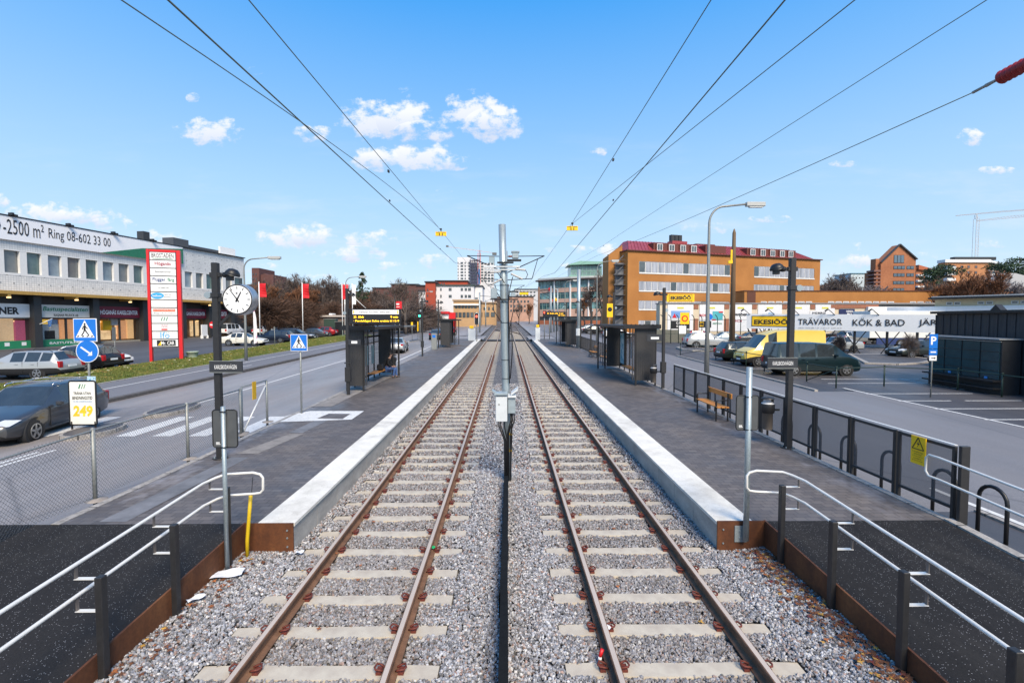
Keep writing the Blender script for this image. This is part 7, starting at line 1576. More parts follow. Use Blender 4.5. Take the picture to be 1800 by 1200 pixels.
def pst(a_,b_,c_,d_,m_,dd=.1,nm='poster'):
    q=mb(m_); F3.box(q,uq(a_),uq(b_),zq(d_),zq(c_),.08,dd); return q.build(nm,t,world=True)
p_=pst(1180,1213,546,559,mat('poster_sky_blue',(.08,.26,.60),.4,col2=(.55,.60,.72),scale=.45,stretch=(.3,1,1))); q=mb(RED); q.face(F3.p(uq(1182),zq(558.5),.12),F3.p(uq(1190),zq(558.5),.12),F3.p(uq(1186),zq(550.5),.12)); q.build('triangle',p_,world=True); q=mb(WHITE); F3.box(q,uq(1205),uq(1212),zq(556),zq(549),.1,.115); q.build('white_square',p_,world=True)
p_=pst(1180,1213,563.5,577.5,BLACK); f3(p_,'CAPAROL',.32,TXW,1198,567.5,1.4,bold=.03); f3(p_,'FÄRG',.32,TXW,1195,573,.8,bold=.03)
p_=pst(1253,1271,547,562.5,mat('poster_teal',(.01,.28,.34),.4,col2=(.10,.42,.46),scale=.5)); q=mb(RED); F3.box(q,uq(1264),uq(1271),zq(549.5),zq(547.2),.1,.12); F3.box(q,uq(1252),uq(1259),zq(562.8),zq(560.8),.1,.12); q.build('red_tab',p_,world=True)
f3(p_,'FESTOOL',.22,TXG,1262,568.5,1.3,bold=.02); f3(p_,'BOSCH',.35,mat('red_lettering',(.6,.02,.03),.5,var=0),1241,554,1.7,bold=.02)
p_=pst(1230,1251,564,575.5,BLACK); q=mb(YEL); F3.box(q,uq(1231),uq(1237),zq(573.5),zq(565.5),.1,.12); q.build('yellow_square',p_,world=True); f3(p_,'M',.4,TXB,1234,569.5,.4,d=.13,bold=.03)
p_=pst(1293,1313,549,556.5,LWH,.09); f3(p_,'weber',.5,TXB,1303,552,1.7,bold=.03)
p_=pst(1293,1306,561,567,LWH,.09); f3(p_,'NCH',.3,mat('wine_lettering',(.35,.02,.05)),1299,564,.9,bold=.02)
p_=pst(1296,1312,562,581,mat('poster_pale',(.55,.58,.62),.5,col2=(.70,.70,.72),scale=1.5),.085)
p_=pst(1348,1362,547,553,LWH,.09); f3(p_,'cabinova',.22,TXLB,1356,550,.9)
p_=pst(1424.5,1452,545.5,553,LWH,.09); f3(p_,'SVEDBERGS',.28,TXB,1440,550,1.9,bold=.02)
p_=pst(1476,1503,543,555,mat('navy_poster',(.012,.02,.09),.5)); f3(p_,'CAPAROL',.27,TXW,1494,547,1.0,bold=.03); f3(p_,'färg',.25,TXW,1494,551.5,.7,bold=.03)
q=mb(BRK); F3.box(q,uq(1461),uq(1545),zq(541.5),zq(535.3),0,.09); q.build('brick_band',t,world=True); q=mb(BLACK); F3.box(q,uq(1545),uq(1645),zq(539),zq(535.3),0,.09); q.build('dark_band',t,world=True)
q=mb(WHITE); F3.box(q,uq(1523),uq(1652),zq(553),zq(539),0,.5); q.build('white_awning',t,world=True)
t=thing('roof_sign','yellow sign with black framed lettering on the roof of the poster hall','sign',F3.p(uq(1200),h3,-1)); q=mb(YEL); F3.box(q,uq(1177),uq(1226),zq(530),zq(516),-1.2,-1.0); pl=q.build('plate',t,world=True); q=mb(BLACK); F3.box(q,uq(1180.5),uq(1222),zq(528.5),zq(517),-1.0,-.98); q.use(YEL); F3.box(q,uq(1181.3),uq(1221.2),zq(527.8),zq(517.7),-.98,-.97); q.build('frame_line',pl,world=True); wtext(pl,'EKESIÖÖ',.62,TXB,F3.p(uq(1201.5),zq(522.3),-.955),right=tuple(F3.u),width=2.9,bold=.05); q=mb(GALV2); [F3.box(q,uq(px),uq(px)+.1,h3,zq(530),-1.15,-1.05) for px in (1180,1221)]; q.build('stand',t,world=True)
# fence before the poster hall
t=thing('steel_fence','thin dark steel bar fence with curved tops before the poster hall','fence',(30,58,.8))
for k in range(15):
    x=Q(1166,540,58)[0]+k*.95; zz0=T(58); q=mb(GRN); q.tube([(x,58,zz0),(x,58,zz0+3.0),(x-.1,58,zz0+3.3),(x-.35,57.9,zz0+3.5)],.05,n=5); q.build('post',t,world=True)
q=mb(GRN); xx=Q(1166,540,58)[0]; q.tube([(xx,58,T(58)+2.9),(xx+13.3,58,T(58)+2.9)],.03,n=4).tube([(xx,58,T(58)+1.2),(xx+13.3,58,T(58)+1.2)],.03,n=4); q.build('rail',t,world=True)
q=mb(mat('grey_green_wall',(.16,.16,.13),.9,var=.2)); q.box(xx-.2,Q(1213,540,60)[0],60,60.3,T(60)-.2,T(60)+1.6); tag(q.build('low_wall',off=(xx,60,T(60))),'low grey green wall behind the steel fence','wall')
# ---- right distance: long cream shed with dark roof edge
def simple_building(label,name,a,b,z0,h,depth,wall,rows=(),win=None,roof=None,roofm=None,group=None,wm=None,cat='building',fr=None):
    cx_,cy_=(a[0]+b[0])/2,(a[1]+b[1])/2; t=thing(name,label,cat,(cx_,cy_,T(cy_)),group=group); F=Facade(a,b,z0); block(t,F,0,h,depth,wall)
    if roof=='flat': q=mb(roofm or FRD); F.box(q,-.3,F.L+.3,h,h+.35,-depth-.3,.3); q.build('roof',t,world=True)
    if roof=='gable':
        q=mb(roofm or FRD); P_=F.p; r=h*.3; q.raw([P_(-.4,h,.5),P_(F.L+.4,h,.5),P_(F.L+.4,h,-depth-.5),P_(-.4,h,-depth-.5),P_(-.4,h+r,-depth/2),P_(F.L+.4,h+r,-depth/2)],[(0,1,5,4),(2,3,4,5),(0,4,3),(1,2,5),(0,3,2,1)]); q.build('roof',t,world=True)
    for (v0,v1,u0,u1,st,w) in rows:
        u=u0
        while u+w<=u1: F.window(t,u,u+w,v0,v1,m=wm or WGL,fr=fr or FRW,proud=.08,bar=.12,sill=False); u+=st
    return t,F
# cream shed
xa,Ya=Q(1643,540,50)[0],50; xb,Yb=Q(1830,540,44)[0],44
hS=lambda px,py,Y:HC+(563-py)*Y/840
SH=mat('cream_render',(.62,.52,.34),.8,var=.07)
t,F=simple_building('long cream shed with small windows and dark roof edge at the right','cream_shed',(xa,Ya),(xb,Yb),0,hS(0,526,50),9,SH,rows=[(hS(0,536.5,50),hS(0,531,50),1.0,F2.L,2.25,.5)] if False else [])
u=.9
while u<F.L-1: 
    for du in (0,.62): F.window(t,u+du,u+du+.5,hS(0,536.5,50),hS(0,531,50),m=WGL,proud=.06,bar=.07,sill=False)
    u+=2.35
q=mb(BLACK); F.box(q,-.4,F.L+.3,hS(0,526,50),hS(0,523,50),-9,.9); q.use(mat('pale_roof_felt',(.4,.42,.44),.7)); F.box(q,-.2,F.L,hS(0,523,50),hS(0,521,50),-9,.5); q.build('roof',t,world=True)
q=mb(WHITE); F.box(q,-4,F.L,hS(0,548,50),hS(0,538.5,50),0,.3); wl=q.build('white_fascia',t,world=True)
# brick gable house
BRK2=nmat('orange_red_brick',.85,lambda N,L,s,b,nt:L.new(mixc(N,L,.6,ramp(N,L,noise(N,L,s,.12,5,.6),[(.3,(.30,.11,.05)),(.7,(.42,.17,.08))]),ramp(N,L,noise(N,L,s,1.6,5,.8),[(.3,(.3,.3,.3)),(.7,(.68,.66,.64))]),'OVERLAY'),b.inputs['Base Color']))
Yg=205; fx=lambda px,Y=Yg:Q(px,540,Y)[0]; fz=lambda py,Y=Yg:HC+(563-py)*Y/840
t=thing('gable_house','tall red brick house with a pointed gable and blue grey windows','building',(fx(1577),Yg,3))
q=mb(BRK2); q.prism([(fx(1546),0),(fx(1607),0),(fx(1607),fz(455)),(fx(1577),fz(430)),(fx(1546),fz(461))],'y',Yg,Yg+4); q.build('wall',t,world=True)
q=mb(FRD); q.obox((fx(1545),Yg-.3,fz(461.5)),(fx(1577),Yg-.3,fz(429.5)),.8,.5); q.obox((fx(1577),Yg-.3,fz(429.5)),(fx(1608),Yg-.3,fz(455.5)),.8,.5); q.build('roof_edge',t,world=True)
q=mb(BRK2); q.box(fx(1540),fx(1546),Yg+1,Yg+4,0,fz(454)); q.box(fx(1533),fx(1540),Yg+3,Yg+5,0,fz(478)); q.build('side_wing',t,world=True)
FG=Facade((fx(1500),Yg),(fx(1650),Yg),0); ug=lambda px:fx(px)-fx(1500)
for (a_,b_,c_,d_,n) in ((1568,1586,448,462,3),(1568,1588,467,473,3),(1591,1604,467,473,2),(1568,1588,480,486,3),(1591,1604,480,486,2),(1568,1588,493.5,499.5,3),(1590,1605,493.5,499.5,2),(1568,1588,506,513,3)): FG.window(t,ug(a_),ug(b_),fz(d_),fz(c_),n=n,m=mat('blue_grey_glass',(.12,.17,.22),.15),fr=FRD,proud=.15,bar=.15,sill=False)
for k in range(6): q=mb(mat('brown_balcony',(.20,.10,.08),.8)); zq_=fz(478+k*6.5); q.box(fx(1530),fx(1542),Yg-1.5,Yg+3,zq_,zq_+.8); q.build('balcony',t,world=True)
t,F=simple_building('orange tiled roof house right of the gable house','far_house',(fx(1608,215),215),(fx(1624,215),215),0,fz(472,215),10,BRK2,rows=[(fz(497-k*10,215),fz(492-k*10,215),.4,4,2,1.2) for k in range(2)],roof='flat',roofm=mat('tile_orange',(.42,.12,.05),.7))
q=mb(WHITE); [F.box(q,0,3,fz(485+k*10,215),fz(482+k*10,215),0,1.2) for k in range(3)]; q.build('balcony',t,world=True)
q=mb(mat('tile_orange',(.42,.12,.05),.7)); q.prism([(fx(1606,216),fz(466,216)),(fx(1634,216),fz(474,216)),(fx(1634,216),fz(476,216)),(fx(1606,216),fz(474,216))],'y',214,226); q.build('roof',t,world=True)
# teal roof block
t,F=simple_building('pale blue block with teal roof between the trees','far_house',(fx(1494,240),240),(fx(1531,240),240),0,fz(481,240),12,mat('pale_blue_wall',(.50,.58,.62),.8),rows=[(fz(489.5,240),fz(486.5,240),.8,8,1.6,.8)],roof='flat',roofm=mat('teal_roof',(.04,.16,.20),.6)); q=mb(mat('teal_wall',(.03,.10,.14),.6)); F.box(q,F.L*.7,F.L,0,fz(480,240),.05,.3); q.build('teal_bay',t,world=True)
# apartment block at right
YA2=185; t=thing('apartment_block','orange brick apartment block with white balconies under the distant crane','building',(fx(1718,YA2),YA2,3)); ORB=mat('light_orange_brick',(.48,.22,.10),.85,var=.1,scale=.5)
fa=lambda px:fx(px,YA2); za=lambda py:fz(py,YA2)
q=mb(ORB); q.box(fa(1658),fa(1735),YA2,YA2+3,0,za(461)); q.raw([(fa(1735),YA2,0),(fa(1775),YA2+6,0),(fa(1775),YA2+16,0),(fa(1735),YA2+13,0),(fa(1735),YA2,za(461)),(fa(1775),YA2+6,za(461)),(fa(1775),YA2+16,za(461)),(fa(1735),YA2+13,za(461))],[(0,1,5,4),(1,2,6,5),(4,5,6,7),(2,3,7,6)]); q.build('wall',t,world=True)
q=mb(WHITE); q.box(fa(1656),fa(1736),YA2-.6,YA2+3,za(461),za(456)); q.raw([(fa(1736),YA2-.6,za(461)),(fa(1776),YA2+5.4,za(461)),(fa(1776),YA2+16,za(461)),(fa(1736),YA2+13,za(461)),(fa(1736),YA2-.6,za(457)),(fa(1776),YA2+5.4,za(457)),(fa(1776),YA2+16,za(457)),(fa(1736),YA2+13,za(457))],[(0,1,5,4),(1,2,6,5),(4,5,6,7),(2,3,7,6)]); q.build('eave',t,world=True)
q=mb(FRD); q.box(fa(1679),fa(1752),YA2+1,YA2+3,za(456),za(450.5)); q.build('roof_storey',t,world=True)
FA=Facade((fa(1658),YA2),(fa(1735),YA2),0); uA=lambda px:fa(px)-fa(1658)
for r_ in range(2):
    for px in (1673,1685,1697,1710): FA.window(t,uA(px),uA(px+5),za(471+r_*10),za(466+r_*10),m=WGL,fr=mat('brown_frame',(.25,.10,.06),.6),proud=.1,bar=.2,sill=False)
for r_ in range(6): 
    zz_=za(474+r_*10); q=mb(WHITE); q.box(fa(1656),fa(1671.5),YA2-1.6,YA2-.1,zz_,zz_+1.1); q.build('balcony',t,world=True); q=mb(WGL); q.box(fa(1658),fa(1671),YA2-.9,YA2-.05,zz_+1.15,zz_+1.75); q.build('balcony_glazing',t,world=True)
for r_ in range(3): 
    zz_=za(476+r_*10)
    for (p0,p1) in ((1734,1744),(1766,1779)): q=mb(WHITE); q.box(fa(p0),fa(p1),YA2+ (0 if p0<1750 else 3.4)-1.5,YA2+(1.5 if p0<1750 else 5),zz_,zz_+1.0); q.build('balcony',t,world=True); q=mb(WGL); q.box(fa(p0)+.3,fa(p1)-.3,YA2+(0 if p0<1750 else 3.4)-.6,YA2+(1 if p0<1750 else 5),zz_+1,zz_+2.0); q.build('balcony_glazing',t,world=True)
q=mb(mat('dome_grey',(.42,.42,.43),.7,var=.05)); q.smooth=True; Yd=120; q.prism([(fx(1752,Yd),fz(505,Yd)),(fx(1880,Yd),fz(520,Yd)),(fx(1880,Yd),fz(486,Yd)),(fx(1800,Yd),fz(484,Yd)),(fx(1782,Yd),fz(479.5,Yd)),(fx(1766,Yd),fz(480,Yd)),(fx(1755,Yd),fz(490,Yd))],'y',Yd,Yd+3); tag(q.build('hall_roof',off=(fx(1790,Yd),Yd,T(Yd))),'large pale grey hall roof rising behind the trees at the right edge','building')
# ---- curved office building
t=thing('curved_office','curved pink and glass office building with green rooftop greenhouse','building',(20,150,2.2)); PK=mat('pink_render',(.52,.34,.27),.85,var=.08,scale=.6); TG=mat('teal_glass',(.03,.09,.10),.12,col2=(.15,.32,.34),scale=.30,thr=(.45,.55),spec=.8)
pts=[(Q(946,540,156)[0],156),(Q(975,540,151.5)[0],151.5),(Q(1003,540,148)[0],148),(Q(1035,540,145.5)[0],145.5),(Q(1075,540,143.5)[0],143.5)]
lev=[(0,558,'r'),(0,0,'')]
for i,(a_,b_) in enumerate(zip(pts,pts[1:])):
    F=Facade(a_,b_,0); z=lambda py,Y=148:HC+(563-py)*Y/840
    q=mb(mat('brick_base',(.36,.12,.06),.85)); F.box(q,0,F.L,0,z(563),-8,0); q.build('base_wall',t,world=True)
    for (v0,v1) in ((z(556),z(543)),(z(531),z(524.5)),(z(513),z(505.5))): q=mb(PK); F.box(q,0,F.L,v0,v1,-8,0); q.build('wall_band',t,world=True)
    q=mb(mat('ground_glass',(.05,.07,.08),.3)); F.box(q,0,F.L,z(563),z(556),-7,-.3); q.build('ground_glazing',t,world=True)
    for (v0,v1) in ((z(543),z(531)),(z(524.5),z(513)),(z(505.5),z(492.5))):
        q=mb(TG); F.box(q,0,F.L,v0,v1,-7,-.25); gb_=q.build('glass_band',t,world=True)
        q=mb(mat('teal_frame',(.20,.32,.30),.5)); n=max(3,int(F.L/1.6))
        for k in range(n+1): F.box(q,F.L*k/n-.06,F.L*k/n+.06,v0,v1,-.25,-.1)
        F.box(q,0,F.L,(v0+v1)/2+.4,(v0+v1)/2+.5,-.25,-.12); q.build('mullion',gb_,world=True)
    q=mb(mat('dark_brown_eave',(.06,.04,.04),.6)); F.box(q,-.2,F.L+.2,z(492.5),z(490),-8,1.2); q.use(mat('pale_roof',(.50,.52,.50),.6)); F.box(q,0,F.L,z(490),z(486.5),-8,.3); q.build('roof_edge',t,world=True)
    if i in (0,1,2): q=mb(WHITE); F.box(q,F.L-.25,F.L+.15,z(556),z(492),-.1,.25); q.build('downpipe',t,world=True)
F=Facade(pts[0],pts[1],0); q=mb(RED); c=F.p(F.L*.72,HC+(563-508.5)*152/840,.1); q.cyl(c,(c[0]-.05,c[1]-.15,c[2]),.55,n=16); q.build('red_logo',t,world=True); wtext(t,'ROYAL\nDESIGN',1.1,TXB,F.p(F.L+.8,HC+(563-508.5)*152/840,.35),right=tuple(F.u),width=1.9,bold=.02)
F=Facade(pts[3],pts[4],0); wtext(t,'GARMIN',.85,TXB,F.p(F.L*.05,HC+(563-507)*146/840,.15),right=tuple(F.u),width=4.2,bold=.03)
q=mb(YEL); c=Q(974,526.5,151); q.prism([(c[0],c[2]-.4),(c[0]+1.2,c[2]-.4),(c[0]+.5,c[2]+.7)],'y',150.8,151); q.use(RED); q.prism([(c[0]-.9,c[2]-.4),(c[0],c[2]-.4),(c[0]-.2,c[2]+.1)],'y',150.75,150.95); q.build('small_logo',t,world=True)
GHS=mat('greenhouse_green',(.22,.40,.33),.4,.1,var=.1); YG=158; q=mb(mat('greenhouse_glass',(.22,.30,.30),.1,col2=(.10,.16,.16),scale=.3)); gx_=lambda px:Q(px,540,YG)[0]; gzz=lambda py:HC+(563-py)*YG/840
q.box(gx_(1003),gx_(1057),YG,YG+8,gzz(488),gzz(468)); q.build('greenhouse_glass',t,world=True); q=mb(GHS); q.prism([(gx_(997),gzz(467)),(gx_(1058),gzz(465)),(gx_(1058),gzz(461)),(gx_(1018),gzz(460)),(gx_(1003),gzz(464.5))],'y',YG-1.5,YG+8)
for k in range(9): px=1003+k*6.7; q.box(gx_(px),gx_(px)+.15,YG-.1,YG,gzz(488),gzz(467))
q.box(gx_(1003),gx_(1057),YG-.1,YG,gzz(478),gzz(477)); q.box(gx_(1000),gx_(1058),YG-.5,YG,gzz(487.5),gzz(484)); q.build('greenhouse_frame',t,world=True)
# ---- middle distance, left of the mast
def fb(label,name,p0,p1,ytop,Y,wall,depth=14,rows=(),roofm=None,group='distant buildings ahead',cols=None,h0=0,ybot=None,wm=None,fr=None,wpx=None):
    F_a=(Q(p0,540,Y)[0],Y); F_b=(Q(p1,540,Y)[0],Y); t=thing(name,label,'building',((F_a[0]+F_b[0])/2,Y,T(Y)),group=group); F=Facade(F_a,F_b,0); h=fz(ytop,Y)
    q=mb(wall); F.box(q,0,F.L,0,h,-depth,0); q.build('wall',t,world=True); q=mb(roofm or FRD); F.box(q,-.25,F.L+.25,h,h+.4,-depth-.2,.35); q.build('roof',t,world=True)
    for (y1,y2,xs_) in rows:
        for (a_,b_) in xs_: F.window(t,Q(a_,540,Y)[0]-F_a[0],Q(b_,540,Y)[0]-F_a[0],fz(y2,Y),fz(y1,Y),m=wm or WGL,fr=fr or FRD,proud=.1,bar=.08,sill=False)
    return t,F
RBR=mat('red_render',(.36,.06,.03),.85,var=.12,scale=.3); WRD=mat('white_render',(.66,.66,.68),.8,var=.05); DBR=mat('dark_red_brick',(.115,.05,.045),.85,var=.2,scale=.5); TAN=mat('tan_brick',(.46,.29,.15),.85,var=.12,scale=.5)
fb('red rendered house end in the middle distance','red_house',748,765,497,150,RBR,rows=[(y,y+4,[(751,753)]) for y in (508,518,528,538)])
rws=[(506.5,511.5,[(764,767.5),(774,776.5),(789,794),(810,814),(817,821),(823,828)]),(518.5,523.5,[(764,767.5),(774,776.5),(789,794),(810,814),(817,821),(823,828)]),(529,534,[(764,767.5),(774,776.5)]),(539,544,[(764,767.5),(774,776.5)])]
fb('white rendered apartment house with dark square windows in the middle distance','white_house',762,833,503,152,WRD,rows=rws,roofm=mat('dark_green_roof',(.04,.07,.065),.7))
t,F=fb('taller red storey behind the white apartment house','red_storey',766,822,495,172,RBR,rows=[(497.5,501,[(776,778),(780,782)])])
fb('white wing right of the white apartment house','white_wing',832,848,504,158,WRD,rows=[(523,528,[(833,840)])],wm=mat('blue_grey_glass',(.12,.17,.22),.15))
t,F=fb('tan brick low house with a white band near the junction','tan_house',797,842,529,128,TAN,rows=[(537.3,542,[(800+5.6*k,804.3+5.6*k) for k in range(7)]),(549,558,[(799+7*k,804.5+7*k) for k in range(6)])],roofm=mat('tan_roof',(.42,.30,.2),.7)); q=mb(WHITE); F.box(q,-.2,F.L+.2,fz(536.8,128),fz(534.2,128),0,.6); q.build('white_band',t,world=True)
fb('tan brick house with shops behind the red tram signal','tan_house',838,872,533,150,TAN,rows=[(540,545,[(842,846),(850,854),(858,861),(865,868)]),(549,557,[(840,848),(852,860),(863,870)])],roofm=mat('tan_roof',(.42,.30,.2)))
fb('pink brick house right of the centre mast','pink_house',893,938,522,215,mat('pink_brick',(.45,.27,.2),.85,var=.2,scale=.4),rows=[(y,y+4,[(897+6*k,900+6*k) for k in range(6)]) for y in (528,536,544)])
fb('pale grey house behind the pink brick house','pale_house',905,950,509,260,mat('pale_render',(.55,.55,.57),.8,var=.1),rows=[(y,y+3,[(908+6*k,911+6*k) for k in range(6)]) for y in (512,518)])
fb('dark red brick block behind the bare tree','brick_block',688,735,501,190,DBR,rows=[(y,y+3,[(692+8*k,695+8*k) for k in range(5)]) for y in (512,524)])
fb('dark roofed brick row right of the bare tree','brick_row',732,750,503,185,DBR,rows=[(516,520,[(736,739),(743,746)]),(526,530,[(736,739),(743,746)])])
fb('white house partly behind the bare tree','white_house',736,749,512,165,WRD,rows=[(514,518,[(740,743),(745,747)]),(524,528,[(745,747)]),(540,544,[(745,747)])])
fb('low dark red block left of the bare tree','brick_block',655,690,507,230,DBR,rows=[(515,518,[(675,678),(681,684)])])
fb('white tall shop front by the red sign at the junction','white_shop',640,700,516,260,WRD,rows=[(519,522,[(680,684)])])
# white high rise under construction
YT=340; tx=lambda px:Q(px,540,YT)[0]; tz=lambda py:fz(py,YT)
t=thing('high_rise','white high rise under construction with scaffold and orange hoist','building',(tx(830),YT,3)); q=mb(WRD); q.box(tx(804.5),tx(828),YT,YT+16,0,tz(453)); q.box(tx(828),tx(868),YT+3,YT+18,0,tz(462)); q.box(tx(826),tx(838),YT+2,YT+16,0,tz(456)); q.build('wall',t,world=True)
FT=Facade((tx(804.5),YT),(tx(828),YT),0)
for r_ in range(9):
    y=461.5+r_*5.4
    for (a_,b_) in ((805,806.3),(810,814.5),(817,819),(823.5,826)): FT.window(t,tx(a_)-tx(804.5),tx(b_)-tx(804.5),tz(y+3),tz(y),fr=FRD,proud=.2,bar=.1,sill=False)
q=mb(mat('scaffold_violet',(.10,.10,.16),.6,.3))
for r_ in range(9): y=460+r_*5.2; q.box(tx(826),tx(843),YT-2,YT+1,tz(y),tz(y)+.35); q.box(tx(826),tx(843),YT-2,YT-1.8,tz(y)+.9,tz(y)+1.1)
for px in (827,831,835,839,842.5): q.box(tx(px),tx(px)+.25,YT-2,YT-1.75,5,tz(457))
q.build('scaffold',t,world=True)
q=mb(mat('net_blue',(.05,.14,.32),.7)); q.box(tx(840),tx(844.5),YT-2.2,YT-1.9,tz(500),tz(474)); q.build('safety_net',t,world=True)
FT2=Facade((tx(843),YT+3),(tx(868),YT+3),0)
for r_ in range(7):
    for k in range(4): FT2.window(t,1+k*2.4,2.6+k*2.4,tz(492+r_*0-5*r_+3),tz(492-5*r_),fr=FRD,proud=.2,bar=.1,sill=False)
q=mb(mat('blue_grey_core',(.26,.33,.36),.6)); q.box(tx(859),tx(869),YT+6,YT+12,tz(470),tz(450)); q.build('lift_core',t,world=True)
t=thing('hoist_mast','orange construction mast on the white high rise','construction hoist',(tx(842),YT-3,3)); q=mb(ORG); xc=tx(843); w=.9
for s1 in (-1,1):
    for s2 in (-1,1): q.tube([(xc+s1*w,YT-3+s2*w,tz(500)),(xc+s1*w,YT-3+s2*w,tz(447))],.1,n=4)
zz_=tz(464)
while zz_<tz(446):
    q.obox((xc-w,YT-3-w,zz_),(xc+w,YT-3-w,zz_+1.8),.1,.1); q.obox((xc+w,YT-3-w,zz_),(xc-w,YT-3-w,zz_+1.8),.1,.1); zz_+=1.8
q.build('lattice_mast',t,world=True)
# cranes
def crane(label,pxm,pyb,pyt,Y,pxa,pya,pxb,pyb2,m1,m2,top,cw=True,w=.8,r=.12,rise=2.0):
    t=thing('tower_crane',label,'crane',(Q(pxm,540,Y)[0],Y,T(Y)),group='tower cranes'); xm=Q(pxm,540,Y)[0]; z0=fz(pyb,Y); z1=fz(pyt,Y)
    q=mb(m1)
    for s1 in (-1,1):
        for s2 in (-1,1): q.tube([(xm+s1*w,Y+s2*w,z0),(xm+s1*w,Y+s2*w,z1)],r,n=4)
    z=z0
    while z<z1: q.obox((xm-w,Y-w,z),(xm+w,Y-w,z+w*2),r*1.3,r*1.3); q.obox((xm-w,Y-w,z+w*2),(xm+w,Y-w,z+w*2),r*1.3,r*1.3); z+=w*2
    q.build('mast',t,world=True)
    a=Vector(Q(pxa,pya,Y)); b=Vector(Q(pxb,pyb2,Y)); q=mb(m2); n=int((b-a).length/ (w*2.2)); up=Vector((0,0,w*1.5))
    q.tube([a,b],r,n=4); q.tube([a+up*.3,a.lerp(b,.5)+up,b+up*.3],r,n=4)
    for k in range(n): p0=a.lerp(b,k/n); p1=a.lerp(b,(k+.5)/n)+up*(.3+.7*(1-abs(2*(k+.5)/n-1))); p2=a.lerp(b,(k+1)/n); q.tube([p0,p1,p2],r*.7,n=3)
    q.build('jib',t,world=True)
    if top: tp=Vector((xm,Y,fz(top,Y))); q=mb(m1); q.tube([(xm-w,Y,z1),tp],r,n=4).tube([(xm+w,Y,z1),tp],r,n=4); q.build('tower_head',t,world=True)
    if cw: q=mb(mat('counterweight',(.12,.12,.12),.7)); q.bbox(b.x-3.2,b.x,Y-.8,Y+.8,b.z-1.2,b.z+.6,.05); q.build('counterweight',t,world=True); q=mb(mat('counterweight',(.12,.12,.12))); q.bbox(a.x,a.x+1.8,Y-.5,Y+.5,a.z-.3,a.z+.9,.05); q.build('jib_end',t,world=True)
PKW=mat('crane_pale_pink',(.62,.40,.34),.6,col2=(.55,.30,.10),scale=.1); CWH=mat('crane_grey_white',(.50,.52,.55),.6)
crane('tower crane with pale jib above the white high rise',843.7,470,443,350,784,433.5,873,445.5,FRD,PKW,430,w=.3,r=.07)
crane('tall grey lattice crane behind the orange apartment block',1710,500,385,235,1716,389,1850,377,CWH,mat('crane_jib_brown',(.35,.33,.34),.6),380,cw=False,w=.75,r=.1)
crane('second grey crane jib above the lattice crane',1709,385,378,250,1680,379.5,1850,366,CWH,mat('crane_jib_brown',(.35,.33,.34)),376,cw=False,w=.4,r=.1)
# hill castle like house, shed in the car park
t=thing('hill_house','dark brick house with a tower on the wooded hill behind the clock','building',(Q(465,540,150)[0],150,3)); xx=lambda px:Q(px,540,150)[0]; zz9=lambda py:fz(py,150)
q=mb(DBR); q.box(xx(444),xx(457),150,160,0,zz9(472)); q.box(xx(457),xx(479),151,160,0,zz9(483)); q.box(xx(479),xx(490),152,160,0,zz9(492)); q.prism([(xx(459),zz9(483)),(xx(468),zz9(483)),(xx(463.5),zz9(481))],'y',151,153); q.build('wall',t,world=True)
q=mb(WGL); [q.box(xx(p),xx(p+1.5),149.8,150,zz9(y),zz9(y-2.5)) for p in (446,451) for y in (484,492,500)]; q.build('window',t,world=True)
t=thing('brown_shed','low brown shed with white roof edge at the end of the left car park','shed',(-31,84,1.1)); za_=lambda py,Y=84:fz(py,Y); xs_=lambda px:Q(px,540,84)[0]
q=mb(mat('brown_shed_wall',(.17,.12,.10),.85,var=.15)); q.box(xs_(534),xs_(608),84,92,T(84)-.3,za_(557)); q.build('wall',t,world=True); q=mb(mat('grey_door',(.30,.28,.27),.7)); q.box(xs_(574),xs_(584),83.9,84,T(84),za_(560)); q.build('door',t,world=True); q=mb(mat('shed_roof_pale',(.50,.44,.40),.6)); q.box(xs_(533),xs_(609),83.6,92.3,za_(557),za_(554)); rf=q.build('roof',t,world=True); mb(WHITE).bbox(xs_(570),xs_(576),86,88,za_(554),za_(550.5),.1).build('roof_hood',rf,world=True)
t=thing('delivery_truck','white box truck behind the brown trees in the left car park','truck',(Q(516,540,88)[0],88,1.3)); xk=lambda px:Q(px,540,88)[0]; mb(WHITE).bbox(xk(503),xk(533),88,90.4,T(88)+1.0,fz(557,88),.05).build('box',t,world=True); mb(WHITE).bbox(xk(498),xk(502.5),88.1,90.3,T(88)+.6,fz(560,88),.2).build('cab',t,world=True); [mb(TYRE).lathe((xk(p),88,T(88)+.5),[(.3,0),(.5,.02),(.5,.3)],14,ax=(0,1,0)).build('wheel',t,world=True) for p in (502,512,528)]
# kiosk with red roof and red round sign
t=thing('fuel_kiosk','small white kiosk with red canopy at the junction','kiosk',(Q(782,540,105)[0],105,1.4)); xk=lambda px:Q(px,540,105)[0]; mb(WHITE).box(xk(777),xk(788),105,108,T(105),fz(552,105)).build('wall',t,world=True); mb(RED).bbox(xk(775),xk(789),104.5,108,fz(552,105),fz(547.5,105),.1).build('canopy',t,world=True); mb(RED).box(xk(788),xk(799),106,108,T(105),fz(549,105)).build('red_wall',t,world=True)
t=thing('shop_sign','red box sign on a post in front of the bare tree','sign',(Q(702,540,70)[0],70,1)); xk=lambda px:Q(px,540,70)[0]; mb(RED).bbox(xk(697),xk(707),69.6,70,fz(543,70),fz(530,70),.03).build('box',t,world=True); mb(WHITE).box(xk(698),xk(703),69.58,69.595,fz(536,70),fz(533.5,70)).box(xk(698),xk(703.5),69.58,69.595,fz(540,70),fz(539,70)).build('white_field',t,world=True); mb(GALV2).tube([(xk(702),70,T(70)),(xk(702),70,fz(543,70))],.07,n=6).build('post',t,world=True)
